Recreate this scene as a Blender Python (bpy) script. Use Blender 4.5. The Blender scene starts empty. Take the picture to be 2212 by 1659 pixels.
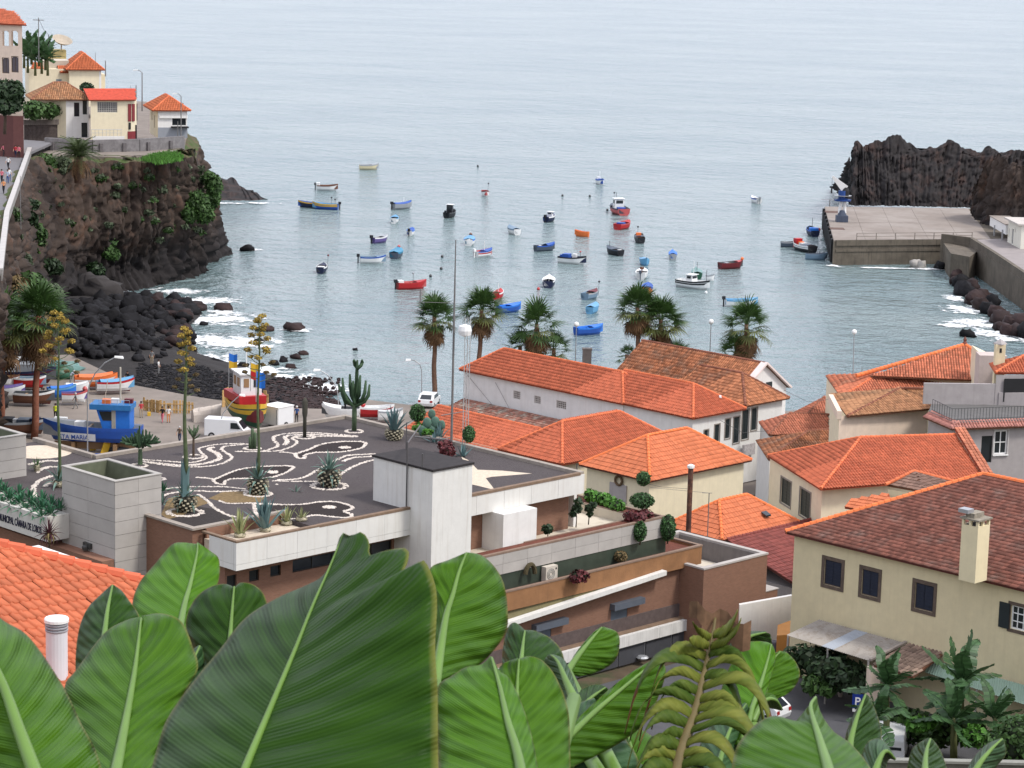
import bpy,math,random
import numpy as np
from mathutils import Vector,Matrix,noise
S=bpy.context.scene
COL=S.collection
R=random.Random(11)
NR=np.random.default_rng(5)
# camera
FPX=5480.0
TH=math.atan(1030/FPX)
PH=0.026
CAM=Vector((0,0,56))
FW=Vector((0,math.cos(TH),-math.sin(TH)))
UP0=Vector((0,math.sin(TH),math.cos(TH)))
RT=Vector((1,0,0))*math.cos(PH)+UP0*math.sin(PH)
UP=UP0*math.cos(PH)-Vector((1,0,0))*math.sin(PH)
cd=bpy.data.cameras.new('camera')
cam=bpy.data.objects.new('camera',cd)
COL.objects.link(cam)
mw=Matrix.Identity(4)
for i in range(3):
 mw[i][0]=RT[i];mw[i][1]=UP[i];mw[i][2]=-FW[i];mw[i][3]=CAM[i]
cam.matrix_world=mw
cd.sensor_width=36;cd.lens=36*FPX/2212
cd.clip_start=0.5;cd.clip_end=30000
cd.dof.use_dof=True;cd.dof.focus_distance=150;cd.dof.aperture_fstop=22
S.camera=cam
# light
SUN_DIR=Vector((0.62,-0.30,0.95)).normalized()
SUN_EL=math.asin(SUN_DIR.z);SUN_AZ=math.atan2(SUN_DIR.x,SUN_DIR.y)
w=bpy.data.worlds.new('World');S.world=w;w.use_nodes=True
nt=w.node_tree;nt.nodes.clear()
sky=nt.nodes.new('ShaderNodeTexSky');sky.sky_type='NISHITA';sky.sun_disc=False
sky.sun_elevation=SUN_EL;sky.sun_rotation=SUN_AZ;sky.dust_density=3;sky.ozone_density=1
mx=nt.nodes.new('ShaderNodeMixRGB');mx.inputs[0].default_value=0.8
mx.inputs[2].default_value=(7.7,7.85,8.9,1)
bg=nt.nodes.new('ShaderNodeBackground');bg.inputs[1].default_value=0.1
wo=nt.nodes.new('ShaderNodeOutputWorld')
nt.links.new(sky.outputs[0],mx.inputs[1]);nt.links.new(mx.outputs[0],bg.inputs[0]);nt.links.new(bg.outputs[0],wo.inputs[0])
sd=bpy.data.lights.new('sun','SUN');sd.energy=1.5;sd.angle=math.radians(10);sd.color=(1,.96,.9)
so=bpy.data.objects.new('sun',sd);COL.objects.link(so)
so.rotation_euler=SUN_DIR.to_track_quat('Z','Y').to_euler();so.location=(40,-20,120)
S.view_settings.view_transform='Standard';S.view_settings.look='None'
S.view_settings.exposure=0.86;S.view_settings.gamma=1
S.view_settings.use_curve_mapping=False
S.cycles.max_bounces=6;S.cycles.transparent_max_bounces=12
# helpers
def ray(x,y):return FW+RT*((x-1106)/FPX)-UP*((y-829.5)/FPX)
def gp(x,y,z):
 d=ray(x,y);return CAM+d*((z-CAM.z)/d.z)
def yp(x,y,Y):
 d=ray(x,y);return CAM+d*(Y/d.y)
K=math.sqrt(.5)
def E(a,b,z):return Vector(((a-b)*K,(a+b)*K,z))
E1=Vector((K,K,0));E2=Vector((-K,K,0));ZU=Vector((0,0,1))
OFF={}
def off_of(o):return OFF.get(o.name,Vector())if o is not None else Vector()
def tag(o,label=None,cat=None,group=None,kind=None):
 if label:o['label']=label
 if cat:o['category']=cat
 if group:o['group']=group
 if kind:o['kind']=kind
 return o
def thing(name,label,cat,loc=(0,0,0),group=None,rz=0.0):
 o=bpy.data.objects.new(name,None);COL.objects.link(o)
 o.location=loc;o.rotation_euler[2]=rz;o.empty_display_size=.3
 OFF[o.name]=Vector(loc)if rz==0 else Vector()
 return tag(o,label,cat,group)
def put(name,me,parent=None,mats=None):
 o=bpy.data.objects.new(name,me);COL.objects.link(o)
 if parent is not None:
  o.parent=parent;OFF[o.name]=off_of(parent)
 return o
def copy_tree(o,parent=None):
 c=o.copy();COL.objects.link(c);c.parent=parent
 if o.name in OFF:OFF[c.name]=OFF[o.name]
 for ch in list(o.children):copy_tree(ch,c)
 return c
class MB:
 def __init__(s):s.v=[];s.f=[];s.m=[]
 def add(s,vs,fs,m=0):
  b=len(s.v);s.v.extend([tuple(x)for x in vs])
  for f in fs:s.f.append([i+b for i in f]);s.m.append(m)
  return s
 def quad(s,a,b,c,d,m=0):return s.add([a,b,c,d],[[0,1,2,3]],m)
 def box(s,c,ux,uy,uz,m=0):
  "c = centre, ux uy uz = half-extent vectors"
  c=Vector(c);vs=[c+ux*i+uy*j+uz*k for k in(-1,1)for j in(-1,1)for i in(-1,1)]
  return s.add(vs,[[0,2,3,1],[4,5,7,6],[0,1,5,4],[2,6,7,3],[0,4,6,2],[1,3,7,5]],m)
 def bx(s,x0,x1,y0,y1,z0,z1,m=0):
  return s.box(((x0+x1)/2,(y0+y1)/2,(z0+z1)/2),Vector(((x1-x0)/2,0,0)),Vector((0,(y1-y0)/2,0)),Vector((0,0,(z1-z0)/2)),m)
 def ab(s,a0,a1,b0,b1,z0,z1,m=0):
  return s.box(E((a0+a1)/2,(b0+b1)/2,(z0+z1)/2),E1*((a1-a0)/2),E2*((b1-b0)/2),ZU*((z1-z0)/2),m)
 def prism(s,poly,z0,z1,m=0,m2=None):
  n=len(poly);vs=[(p[0],p[1],z0)for p in poly]+[(p[0],p[1],z1)for p in poly]
  ar=sum(poly[i][0]*poly[(i+1)%n][1]-poly[(i+1)%n][0]*poly[i][1]for i in range(n))
  side=[[i,(i+1)%n,n+(i+1)%n,n+i]for i in range(n)];top=list(range(n,2*n));bot=list(range(n))[::-1]
  if ar<0:side=[f[::-1]for f in side];top=top[::-1];bot=bot[::-1]
  s.add(vs,side+[bot],m);b=len(s.v)-2*n
  s.f.append([b+i for i in top]);s.m.append(m if m2 is None else m2);return s
 def tube(s,pts,rad,n=8,m=0,cap=True):
  pts=[Vector(p)for p in pts];k=len(pts)
  if not hasattr(rad,'__len__'):rad=[rad]*k
  rings=[];prev=None
  for i,p in enumerate(pts):
   t=(pts[min(i+1,k-1)]-pts[max(i-1,0)])
   t=t.normalized()if t.length>1e-9 else ZU
   if prev is None:
    a=Vector((1,0,0))if abs(t.x)<.9 else Vector((0,1,0));u=t.cross(a).normalized()
   else:
    u=prev-t*prev.dot(t);u=u.normalized()if u.length>1e-6 else t.orthogonal().normalized()
   prev=u;v=t.cross(u)
   rings.append([p+(u*math.cos(2*math.pi*j/n)+v*math.sin(2*math.pi*j/n))*rad[i]for j in range(n)])
  vs=[q for r in rings for q in r];fs=[]
  for i in range(k-1):
   for j in range(n):
    j2=(j+1)%n;fs.append([i*n+j,i*n+j2,(i+1)*n+j2,(i+1)*n+j])
  if cap:fs+=[list(range(n))[::-1],list(range((k-1)*n,k*n))]
  return s.add(vs,fs,m)
 def lathe(s,c,prof,n=14,m=0):
  c=Vector(c);vs=[];fs=[]
  for r,z in prof:
   for j in range(n):vs.append(c+Vector((r*math.cos(2*math.pi*j/n),r*math.sin(2*math.pi*j/n),z)))
  for i in range(len(prof)-1):
   for j in range(n):
    j2=(j+1)%n;fs.append([i*n+j,i*n+j2,(i+1)*n+j2,(i+1)*n+j])
  fs+=[list(range(n))[::-1],list(range((len(prof)-1)*n,len(prof)*n))]
  return s.add(vs,fs,m)
 def build(s,name,mats,parent=None,smooth=False,local=False,origin=None):
  me=bpy.data.meshes.new(name)
  o=Vector(origin)if origin is not None else(Vector()if local else off_of(parent))
  vs=[(a-o.x,b-o.y,c-o.z)for a,b,c in s.v]if o.length>0 else s.v
  me.from_pydata(vs,[],s.f)
  if not isinstance(mats,(list,tuple)):mats=[mats]
  for q in mats:me.materials.append(q)
  if len(mats)>1:me.polygons.foreach_set('material_index',s.m)
  if smooth:me.polygons.foreach_set('use_smooth',[True]*len(s.f))
  me.update()
  ob=put(name,me,parent)
  if origin is not None:ob.location=origin
  return ob
def npmesh(name,V,F,mats,parent=None,mi=None,smooth=False,off=None,uv=None):
 "V (n,3) array, F (m,k) array of equal faces"
 V=np.asarray(V,dtype=np.float32);F=np.asarray(F,dtype=np.int32)
 o=np.array(off if off is not None else off_of(parent),dtype=np.float32);V=V-o
 me=bpy.data.meshes.new(name);k=F.shape[1]
 me.vertices.add(len(V));me.vertices.foreach_set('co',V.ravel())
 me.loops.add(F.size);me.loops.foreach_set('vertex_index',F.ravel())
 me.polygons.add(len(F));me.polygons.foreach_set('loop_start',np.arange(0,F.size,k,dtype=np.int32))
 me.polygons.foreach_set('loop_total',np.full(len(F),k,dtype=np.int32))
 if not isinstance(mats,(list,tuple)):mats=[mats]
 for q in mats:me.materials.append(q)
 if mi is not None:me.polygons.foreach_set('material_index',np.asarray(mi,dtype=np.int32))
 if smooth:me.polygons.foreach_set('use_smooth',np.ones(len(F),dtype=bool))
 if uv is not None:
  l=me.uv_layers.new(name='UVMap');l.data.foreach_set('uv',np.asarray(uv,dtype=np.float32)[F.ravel()].ravel())
 me.update();me.validate()
 return put(name,me,parent)
def mesh_arrays(mb):return np.array(mb.v,dtype=np.float64),mb.f
# materials
MATS={}
def M(name,col,rough=.8,var=.14,scale=1.5,bump=0.0,bscale=20.,isl=0.0,obr=0.0,spec=.35,metal=0.,stain=None,strk=0.,col2=None,c2scale=.6,c2thr=(.5,.62),transl=0.,rows=None):
 if name in MATS:return MATS[name]
 m=bpy.data.materials.new(name);m.use_nodes=True;MATS[name]=m
 t=m.node_tree;N=t.nodes;L=t.links;b=N['Principled BSDF'];out=N['Material Output']
 def nd(tp,**kw):
  n=N.new(tp)
  for k2,v in kw.items():
   n.inputs[k2].default_value=v
  return n
 tc=N.new('ShaderNodeTexCoord');co=tc.outputs['Object']
 nz=nd('ShaderNodeTexNoise',Scale=scale,Detail=6.,Roughness=.62);L.new(co,nz.inputs['Vector'])
 rp=N.new('ShaderNodeValToRGB');e=rp.color_ramp.elements
 c=Vector(col)
 e[0].position=.28;e[0].color=(*(c*(1-var)),1);e[1].position=.72;e[1].color=(*(c*(1+var)),1)
 L.new(nz.outputs[0],rp.inputs[0]);cur=rp.outputs[0]
 def mix(f,c2,blend='MIX',fac=None):
  nonlocal cur
  x=N.new('ShaderNodeMixRGB');x.blend_type=blend
  if fac is not None:L.new(fac,x.inputs[0])
  else:x.inputs[0].default_value=f
  L.new(cur,x.inputs[1])
  if isinstance(c2,tuple):x.inputs[2].default_value=(*c2,1)
  else:L.new(c2,x.inputs[2])
  cur=x.outputs[0]
 if col2 is not None:
  n2=nd('ShaderNodeTexNoise',Scale=c2scale,Detail=7.,Roughness=.68);L.new(co,n2.inputs['Vector'])
  r2=N.new('ShaderNodeMapRange');r2.inputs[1].default_value=c2thr[0];r2.inputs[2].default_value=c2thr[1]
  L.new(n2.outputs[0],r2.inputs[0]);mix(0,tuple(col2),fac=r2.outputs[0])
 if strk:
  mp=N.new('ShaderNodeMapping');mp.inputs['Scale'].default_value=(2.2,2.2,.10);L.new(co,mp.inputs[0])
  n3=nd('ShaderNodeTexNoise',Scale=1.6,Detail=6.,Roughness=.7);L.new(mp.outputs[0],n3.inputs['Vector'])
  r3=N.new('ShaderNodeMapRange');r3.inputs[1].default_value=.5;r3.inputs[2].default_value=.78;r3.inputs[4].default_value=strk
  L.new(n3.outputs[0],r3.inputs[0]);mix(0,tuple(stain or c*.35),fac=r3.outputs[0])
 if isl or obr:
  g=N.new('ShaderNodeNewGeometry');oi=N.new('ShaderNodeObjectInfo')
  ad=N.new('ShaderNodeMath');ad.operation='ADD';L.new(g.outputs['Random Per Island'],ad.inputs[0]);L.new(oi.outputs['Random'],ad.inputs[1])
  fr=N.new('ShaderNodeMath');fr.operation='FRACT';L.new(ad.outputs[0],fr.inputs[0])
  r4=N.new('ShaderNodeMapRange');k4=isl or obr;r4.inputs[3].default_value=1-k4;r4.inputs[4].default_value=1+k4
  L.new(fr.outputs[0],r4.inputs[0])
  cb=N.new('ShaderNodeCombineXYZ')
  for i in range(3):L.new(r4.outputs[0],cb.inputs[i])
  mix(1,cb.outputs[0],'MULTIPLY')
 L.new(cur,b.inputs['Base Color'])
 b.inputs['Roughness'].default_value=rough;b.inputs['Specular IOR Level'].default_value=spec;b.inputs['Metallic'].default_value=metal
 if bump:
  n5=nd('ShaderNodeTexNoise',Scale=bscale,Detail=5.,Roughness=.6);L.new(co,n5.inputs['Vector'])
  bp=N.new('ShaderNodeBump');bp.inputs['Strength'].default_value=min(bump,1);bp.inputs['Distance'].default_value=.05*max(1,bump)
  L.new(n5.outputs[0],bp.inputs['Height']);L.new(bp.outputs[0],b.inputs['Normal'])
 if transl:
  tl=N.new('ShaderNodeBsdfTranslucent');L.new(cur,tl.inputs[0]);ms=N.new('ShaderNodeMixShader');ms.inputs[0].default_value=transl
  L.new(b.outputs[0],ms.inputs[1]);L.new(tl.outputs[0],ms.inputs[2]);L.new(ms.outputs[0],out.inputs[0])
 return m
def brick_mat(name,c1,c2,mortar,ang=45):
 m=M(name,c1,rough=.9,var=.1);t=m.node_tree;N=t.nodes;L=t.links;b=N['Principled BSDF']
 tc=N.new('ShaderNodeTexCoord');sx=N.new('ShaderNodeSeparateXYZ')
 vr=N.new('ShaderNodeVectorRotate');vr.rotation_type='Z_AXIS';vr.inputs['Angle'].default_value=math.radians(-ang)
 L.new(tc.outputs['Object'],vr.inputs['Vector']);L.new(vr.outputs[0],sx.inputs[0])
 g=N.new('ShaderNodeNewGeometry');r2=N.new('ShaderNodeVectorRotate');r2.rotation_type='Z_AXIS';r2.inputs['Angle'].default_value=math.radians(-ang)
 L.new(g.outputs['True Normal'],r2.inputs['Vector']);s2=N.new('ShaderNodeSeparateXYZ');L.new(r2.outputs[0],s2.inputs[0])
 ab_=N.new('ShaderNodeMath');ab_.operation='ABSOLUTE';L.new(s2.outputs[0],ab_.inputs[0])
 gt=N.new('ShaderNodeMath');gt.operation='GREATER_THAN';gt.inputs[1].default_value=.5;L.new(ab_.outputs[0],gt.inputs[0])
 mxv=N.new('ShaderNodeMix');L.new(gt.outputs[0],mxv.inputs[0]);L.new(sx.outputs[0],mxv.inputs[2]);L.new(sx.outputs[1],mxv.inputs[3])
 cb=N.new('ShaderNodeCombineXYZ');L.new(mxv.outputs[0],cb.inputs[0]);L.new(sx.outputs[2],cb.inputs[1])
 br=N.new('ShaderNodeTexBrick');br.inputs['Color1'].default_value=(*c1,1);br.inputs['Color2'].default_value=(*c2,1);br.inputs['Mortar'].default_value=(*mortar,1)
 br.inputs['Scale'].default_value=1;br.inputs['Brick Width'].default_value=.26;br.inputs['Row Height'].default_value=.085;br.inputs['Mortar Size'].default_value=.012
 L.new(cb.outputs[0],br.inputs[0])
 old=b.inputs['Base Color'].links[0].from_socket
 x=N.new('ShaderNodeMixRGB');x.inputs[0].default_value=.75;L.new(old,x.inputs[1]);L.new(br.outputs[0],x.inputs[2]);L.new(x.outputs[0],b.inputs['Base Color'])
 bp=N.new('ShaderNodeBump');bp.inputs['Strength'].default_value=.5;bp.inputs['Distance'].default_value=.01;bp.invert=True
 L.new(br.outputs['Fac'],bp.inputs['Height']);L.new(bp.outputs[0],b.inputs['Normal'])
 return m
# building helpers
def wall(mb,P0,P1,z0,z1,holes=(),depth=.22,m=0,mr=None):
 """vertical wall face from P0 to P1 (outside on the right-hand side seen from above going P0->P1), holes = (u0,u1,v0,v1) with v above z0"""
 P0=Vector((P0[0],P0[1],0));P1=Vector((P1[0],P1[1],0));u=(P1-P0);Lw=u.length;u.normalize();nrm=Vector((u.y,-u.x,0))
 H=z1-z0
 us=sorted({0,Lw}|{h[0]for h in holes}|{h[1]for h in holes});vs=sorted({0,H}|{h[2]for h in holes}|{h[3]for h in holes})
 pt=lambda a,b,d=0:P0+u*a+ZU*(z0+b)-nrm*d
 for i in range(len(us)-1):
  for j in range(len(vs)-1):
   cu=(us[i]+us[i+1])/2;cv=(vs[j]+vs[j+1])/2
   if any(h[0]<cu<h[1]and h[2]<cv<h[3]for h in holes):continue
   mb.quad(pt(us[i],vs[j]),pt(us[i+1],vs[j]),pt(us[i+1],vs[j+1]),pt(us[i],vs[j+1]),m)
 for(a0,a1,b0,b1)in holes:
  for(p,q,r_,s_)in(((a0,b0),(a0,b1),0,0),((a0,b1),(a1,b1),0,0),((a1,b1),(a1,b0),0,0),((a1,b0),(a0,b0),0,0)):
   mb.quad(pt(*p),pt(*q),pt(*q,depth),pt(*p,depth),m if mr is None else mr)
 return u,nrm
def window(root,P0,P1,z0,h,style='glass',frame=None,fw=.08,infill=None,depth=.22,name='window',sill=None,bars=(1,1),surround=None,sw=.15):
 "h = (u0,u1,v0,v1) hole in the wall P0->P1 whose foot is z0"
 P0=Vector((P0[0],P0[1],0));P1=Vector((P1[0],P1[1],0));u=(P1-P0).normalized();nrm=Vector((u.y,-u.x,0))
 u0,u1,v0,v1=h;uc=(u0+u1)/2;vc=(v0+v1)/2
 at=lambda a,b,d:P0+u*a+ZU*(z0+b)+nrm*d
 mb=MB();d=-depth*.55
 for(a,b,hw,hh)in((u0+fw/2,vc,fw/2,(v1-v0)/2),(u1-fw/2,vc,fw/2,(v1-v0)/2),(uc,v0+fw/2,(u1-u0)/2-fw-.001,fw/2),(uc,v1-fw/2,(u1-u0)/2-fw-.001,fw/2)):
  mb.box(at(a,b,d),u*hw,nrm*.03,ZU*hh)
 if style=='glass':
  nx,ny=bars
  for i in range(1,nx):mb.box(at(u0+(u1-u0)*i/nx,vc,d+.004),u*fw*.32,nrm*.02,ZU*((v1-v0)/2-fw))
  for i in range(1,ny):mb.box(at(uc,v0+(v1-v0)*i/ny,d+.006),u*((u1-u0)/2-fw),nrm*.02,ZU*fw*.32)
 wob=mb.build(name,frame,root)
 p=MB()
 if style=='glass':
  p.box(at(uc,vc,d-.035),u*((u1-u0)/2),nrm*.008,ZU*((v1-v0)/2));p.build('pane',infill,wob)
 elif style=='shutter':
  hw=(u1-u0)/2-fw
  for sgn in(-1,1):
   q=MB();c0=uc+sgn*hw/2
   q.box(at(c0,vc,d+.0),u*(hw/2-.012),nrm*.018,ZU*((v1-v0)/2-fw-.006))
   ns=7
   for i in range(ns):
    vv=v0+fw+(v1-v0-2*fw)*(i+.5)/ns
    q.box(at(c0,vv,d+.026),u*(hw/2-.05),nrm*.008,ZU*((v1-v0-2*fw)/ns*.36))
   q.build('shutter',infill,wob)
 if surround is not None:
  q=MB()
  for(a,b,hw,hh)in((u0-sw/2,vc,sw/2,(v1-v0)/2+sw),(u1+sw/2,vc,sw/2,(v1-v0)/2+sw),(uc,v0-sw/2,(u1-u0)/2,sw/2),(uc,v1+sw/2,(u1-u0)/2,sw/2)):
   q.box(at(a,b,.02),u*hw,nrm*.022,ZU*hh)
  q.build('surround',surround,wob)
 if sill is not None:
  q=MB();q.box(at(uc,v0-.05,.05),u*((u1-u0)/2+.1),nrm*.09,ZU*.045);q.build('sill',sill,wob)
 return wob
def tile_proto(kind,wd,ln):
 mb=MB()
 if kind=='barrel':
  n=6;prof=[(-.5*wd+wd*i/n,.32*wd*math.sin(math.pi*i/n))for i in range(n+1)]
  prof=[(x*.86,z)for x,z in prof]
 elif kind=='roman':
  prof=[(-.5*wd,.012),(-.42*wd,.05),(-.28*wd,.085),(-.12*wd,.05),(.0,.015),(.3*wd,.008),(.5*wd,.012)]
 else:
  prof=[(-.5*wd,.02),(-.36*wd,.045),(-.2*wd,.02),(.1*wd,.018),(.24*wd,.035),(.38*wd,.018),(.495*wd,.02)]
 lift=.045 if kind!='barrel' else .035
 k=len(prof)
 v=[(x,0,z+lift)for x,z in prof]+[(x*.93 if kind=='barrel' else x,ln*1.12,z+.004)for x,z in prof]+[(x,.0,max(z+lift-.05,-.02))for x,z in prof]
 f=[[i,i+1,k+i+1,k+i]for i in range(k-1)]+[[2*k+i,2*k+i+1,i+1,i]for i in range(k-1)]
 mb.add(v,f);return mb
def inpoly(x,y,P):
 c=False;n=len(P);j=n-1
 for i in range(n):
  if(P[i][1]>y)!=(P[j][1]>y)and x<(P[j][0]-P[i][0])*(y-P[i][1])/(P[j][1]-P[i][1])+P[i][0]:c=not c
  j=i
 return c
class Roof:
 "tiled roof part: faces are coplanar polygons whose first two points are the eave"
 def __init__(s,root,kind,wd,ln,tmat,base,capmat,indiv=True):
  s.root=root;s.kind=kind;s.wd=wd;s.ln=ln;s.tm=tmat;s.capm=capmat;s.base=base;s.indiv=indiv
  s.mb=MB();s.caps=MB();s.tiles=[]
 def face(s,pts,tiles=True,thick=.14):
  P=[Vector(p)for p in pts];n=(P[1]-P[0]).cross(P[2]-P[0]).normalized()
  if n.z<0:P=[P[1],P[0]]+P[2:][::-1];n=(P[1]-P[0]).cross(P[2]-P[0]).normalized()
  k=len(P);lo=[p-ZU*thick for p in P]
  s.mb.add(P+lo,[list(range(k)),list(range(k,2*k))[::-1]]+[[k+i,k+(i+1)%k,(i+1)%k,i]for i in range(k)])
  if not tiles:return s
  ux=(P[1]-P[0]).normalized();uy=n.cross(ux)
  q=[((p-P[0]).dot(ux),(p-P[0]).dot(uy))for p in P]
  x0=min(a for a,_ in q);x1=max(a for a,_ in q);y1=max(b for _,b in q)
  nc=max(1,round((x1-x0)/s.wd));wd=(x1-x0)/nc
  y=-.06
  while y<y1-s.ln*.3:
   for i in range(nc):
    x=x0+wd*(i+.5)
    if inpoly(x,max(y+s.ln*.5,.01),q):
     jx=R.uniform(-.012,.012);jy=R.uniform(-.02,.02);rz=R.uniform(-.03,.03)
     ax=(ux*math.cos(rz)+uy*math.sin(rz));ay=n.cross(ax)
     o=P[0]+ux*(x+jx)+uy*(y+jy)+n*R.uniform(.0,.012)
     s.tiles.append(Matrix(((ax.x,ay.x,n.x,o.x),(ax.y,ay.y,n.y,o.y),(ax.z,ay.z,n.z,o.z),(0,0,0,1))))
   y+=s.ln
  return s
 def cap(s,p,q,r=.13,seg=.42):
  p=Vector(p);q=Vector(q);L=(q-p).length;n=max(1,round(L/seg));d=(q-p)/n
  for i in range(n):
   a=p+d*i;b=p+d*(i+1.12)
   s.caps.tube([a+ZU*.03,b+ZU*.015],[r*1.06,r*.88],8)
  return s
 def done(s,name='roof',label=None,limit=300):
  ro=s.mb.build(name,s.base,s.root)
  if label:ro['label']=label
  if s.caps.v:s.caps.build('ridge_cap',s.capm,ro)
  pr=tile_proto(s.kind,s.wd,s.ln);o=off_of(s.root)
  s.tiles.sort(key=lambda m:(m.translation-CAM).length)
  near=s.tiles[:limit]if s.indiv else[];far=s.tiles[len(near):]
  if near:
   me=bpy.data.meshes.new('tile');me.from_pydata(pr.v,[],pr.f);me.materials.append(s.tm);me.update()
   for m in near:
    t=bpy.data.objects.new('tile',me);COL.objects.link(t);t.parent=ro
    m2=m.copy();m2.translation=m.translation-o;t.matrix_basis=m2
  if far:
   V=np.array(pr.v);A=np.array([np.array(m)[:3,:]for m in far])
   W=np.einsum('nij,kj->nki',A[:,:,:3],V)+A[:,None,:,3]
   F=np.array(pr.f)[None]+(np.arange(len(far))*len(V))[:,None,None]
   t=npmesh('tiles',W.reshape(-1,3),F.reshape(-1,4),s.tm,ro);t['kind']='stuff'
  return ro
def hip_faces(a0,a1,b0,b1,ze,zr,axis,h0=True,h1=True,E=E):
 "returns faces (eave first) and cap lines of a hip/gable roof in a rotated grid"
 if axis=='b':
  am=(a0+a1)/2;hf=(a1-a0)/2;r0=E(am,b0+hf*(1. if h0 is True else(h0 or 0)),zr);r1=E(am,b1-hf*(1. if h1 is True else(h1 or 0)),zr)
  A,B,C_,D=E(a0,b0,ze),E(a1,b0,ze),E(a1,b1,ze),E(a0,b1,ze)
  fs={'a0':[D,A,r0,r1],'a1':[B,C_,r1,r0]}
  if h0:fs['b0']=[A,B,r0]
  if h1:fs['b1']=[C_,D,r1]
  caps=[(r0,r1)]+([(A,r0),(B,r0)]if h0 else[])+([(C_,r1),(D,r1)]if h1 else[])
  return fs,caps,r0,r1
 E_=lambda a,b,z:E(b,a,z)
 fs,caps,r0,r1=hip_faces(b0,b1,a0,a1,ze,zr,'b',h0,h1,E_)
 return{'b0':fs['a0'],'b1':fs['a1'],**({'a0':fs['b0']}if h0 else{}),**({'a1':fs['b1']}if h1 else{})},caps,r0,r1
def leaf_cloud(blobs,n,size,seed=1,flat=.3,asp=1.6):
 "blobs = [(centre, (rx,ry,rz))]; returns V,F of n leaf quads spread through the blobs"
 g=np.random.default_rng(seed);B=len(blobs);vol=np.array([b[1][0]*b[1][1]*b[1][2]for b in blobs])**.67;pk=g.choice(B,n,p=vol/vol.sum())
 c=np.array([list(b[0])for b in blobs])[pk];r=np.array([list(b[1])for b in blobs])[pk]
 d=g.normal(size=(n,3));d/=np.linalg.norm(d,axis=1)[:,None]
 rad=g.uniform(.35,1.06,n)[:,None]**.6
 p=c+d*r*rad
 nr=d+g.normal(size=(n,3))*.7+np.array([0,0,flat]);nr/=np.linalg.norm(nr,axis=1)[:,None]
 t=np.cross(nr,g.normal(size=(n,3)));t/=np.linalg.norm(t,axis=1)[:,None];bt=np.cross(nr,t)
 s=(size*g.uniform(.6,1.35,n))[:,None]
 V=np.stack([p-t*s*asp*.5,p-bt*s*.5+nr*s*.12,p+t*s*asp*.5,p+bt*s*.5+nr*s*.12],1).reshape(-1,3)
 F=np.arange(n*4).reshape(n,4)
 return V,F
def rock(mb,c,r,seed,sq=.7,m=0,n=7):
 "an angular boulder"
 c=Vector(c);vs=[];fs=[];rr=random.Random(seed)
 off=Vector((rr.uniform(0,99),rr.uniform(0,99),rr.uniform(0,99)));sx=rr.uniform(.75,1.3);sy=rr.uniform(.75,1.3);ang=rr.uniform(0,6.3)
 ca,sa=math.cos(ang),math.sin(ang)
 k=n//2+1
 for i in range(k+1):
  ph=math.pi*i/k
  for j in range(n):
   th=2*math.pi*j/n+.4*i
   d=Vector((math.sin(ph)*math.cos(th),math.sin(ph)*math.sin(th),math.cos(ph)))
   q=1+.5*noise.noise(d*1.5+off)+.38*noise.noise(d*3.3+off)
   x,y,z=d.x*r*q*sx,d.y*r*q*sy,d.z*r*q*sq
   vs.append(c+Vector((x*ca-y*sa,x*sa+y*ca,z)))
 for i in range(k):
  for j in range(n):
   j2=(j+1)%n;fs.append([i*n+j,(i+1)*n+j,(i+1)*n+j2,i*n+j2])
 mb.add(vs,fs,m)
def text(parent,s,P,ux,uy,h,mat,name='lettering',ext=.01,align='LEFT',sx=1.0):
 c=bpy.data.curves.new(name,'FONT');c.body=s;c.size=h;c.extrude=ext;c.align_x=align;c.offset=.012*h;c.materials.append(mat);c.resolution_u=3
 f=bpy.data.objects.new(name,c);COL.objects.link(f);me=bpy.data.meshes.new_from_object(f.evaluated_get(bpy.context.evaluated_depsgraph_get()));bpy.data.objects.remove(f);me.name=name
 o=bpy.data.objects.new(name,me);COL.objects.link(o)
 ux=Vector(ux).normalized();uy=Vector(uy).normalized();n=ux.cross(uy);P=Vector(P)-off_of(parent)
 o.parent=parent;o['kind']='thing'
 o.matrix_basis=Matrix(((ux.x*sx,uy.x,n.x,P.x),(ux.y*sx,uy.y,n.y,P.y),(ux.z*sx,uy.z,n.z,P.z),(0,0,0,1)))
 return o
WHITE=M('white_render',(.72,.71,.68),rough=.8,var=.06,strk=.3,stain=(.42,.38,.32),bump=.15,bscale=9)
CREAM=M('cream_render',(.72,.63,.41),rough=.8,var=.06,strk=.15,stain=(.45,.38,.25),bump=.15,bscale=8)
CREAM2=M('pale_cream_render',(.72,.64,.46),rough=.8,var=.06,strk=.2,stain=(.4,.35,.26),bump=.15,bscale=8)
PINK=M('pink_plaster',(.72,.58,.46),rough=.85,var=.08,strk=.2,stain=(.45,.33,.27))
YELLOW=M('yellow_render',(.66,.57,.36),rough=.8,var=.06,strk=.22,stain=(.45,.37,.2),bump=.12,bscale=7)
GREYR=M('grey_render',(.36,.33,.32),rough=.85,var=.1,strk=.25,stain=(.2,.18,.17))
CONC=M('concrete',(.34,.32,.29),rough=.9,var=.16,scale=.7,strk=.4,stain=(.10,.09,.075),bump=.3,bscale=4)
COPING=M('stone_coping',(.30,.26,.22),rough=.9,var=.2,scale=2.5,bump=.3,bscale=10)
GLASS=M('dark_glass',(.02,.025,.03),rough=.08,var=.1,spec=.6)
SHUT=M('dark_green_shutter',(.018,.026,.028),rough=.5,var=.15)
SHUTB=M('navy_shutter',(.016,.022,.04),rough=.5,var=.15)
WHITEP=M('white_paint',(.78,.78,.76),rough=.45,var=.04)
METAL=M('galvanised_metal',(.42,.43,.44),rough=.45,var=.1,metal=.6)
DARK=M('black_rubber',(.015,.015,.016),rough=.7)
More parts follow.
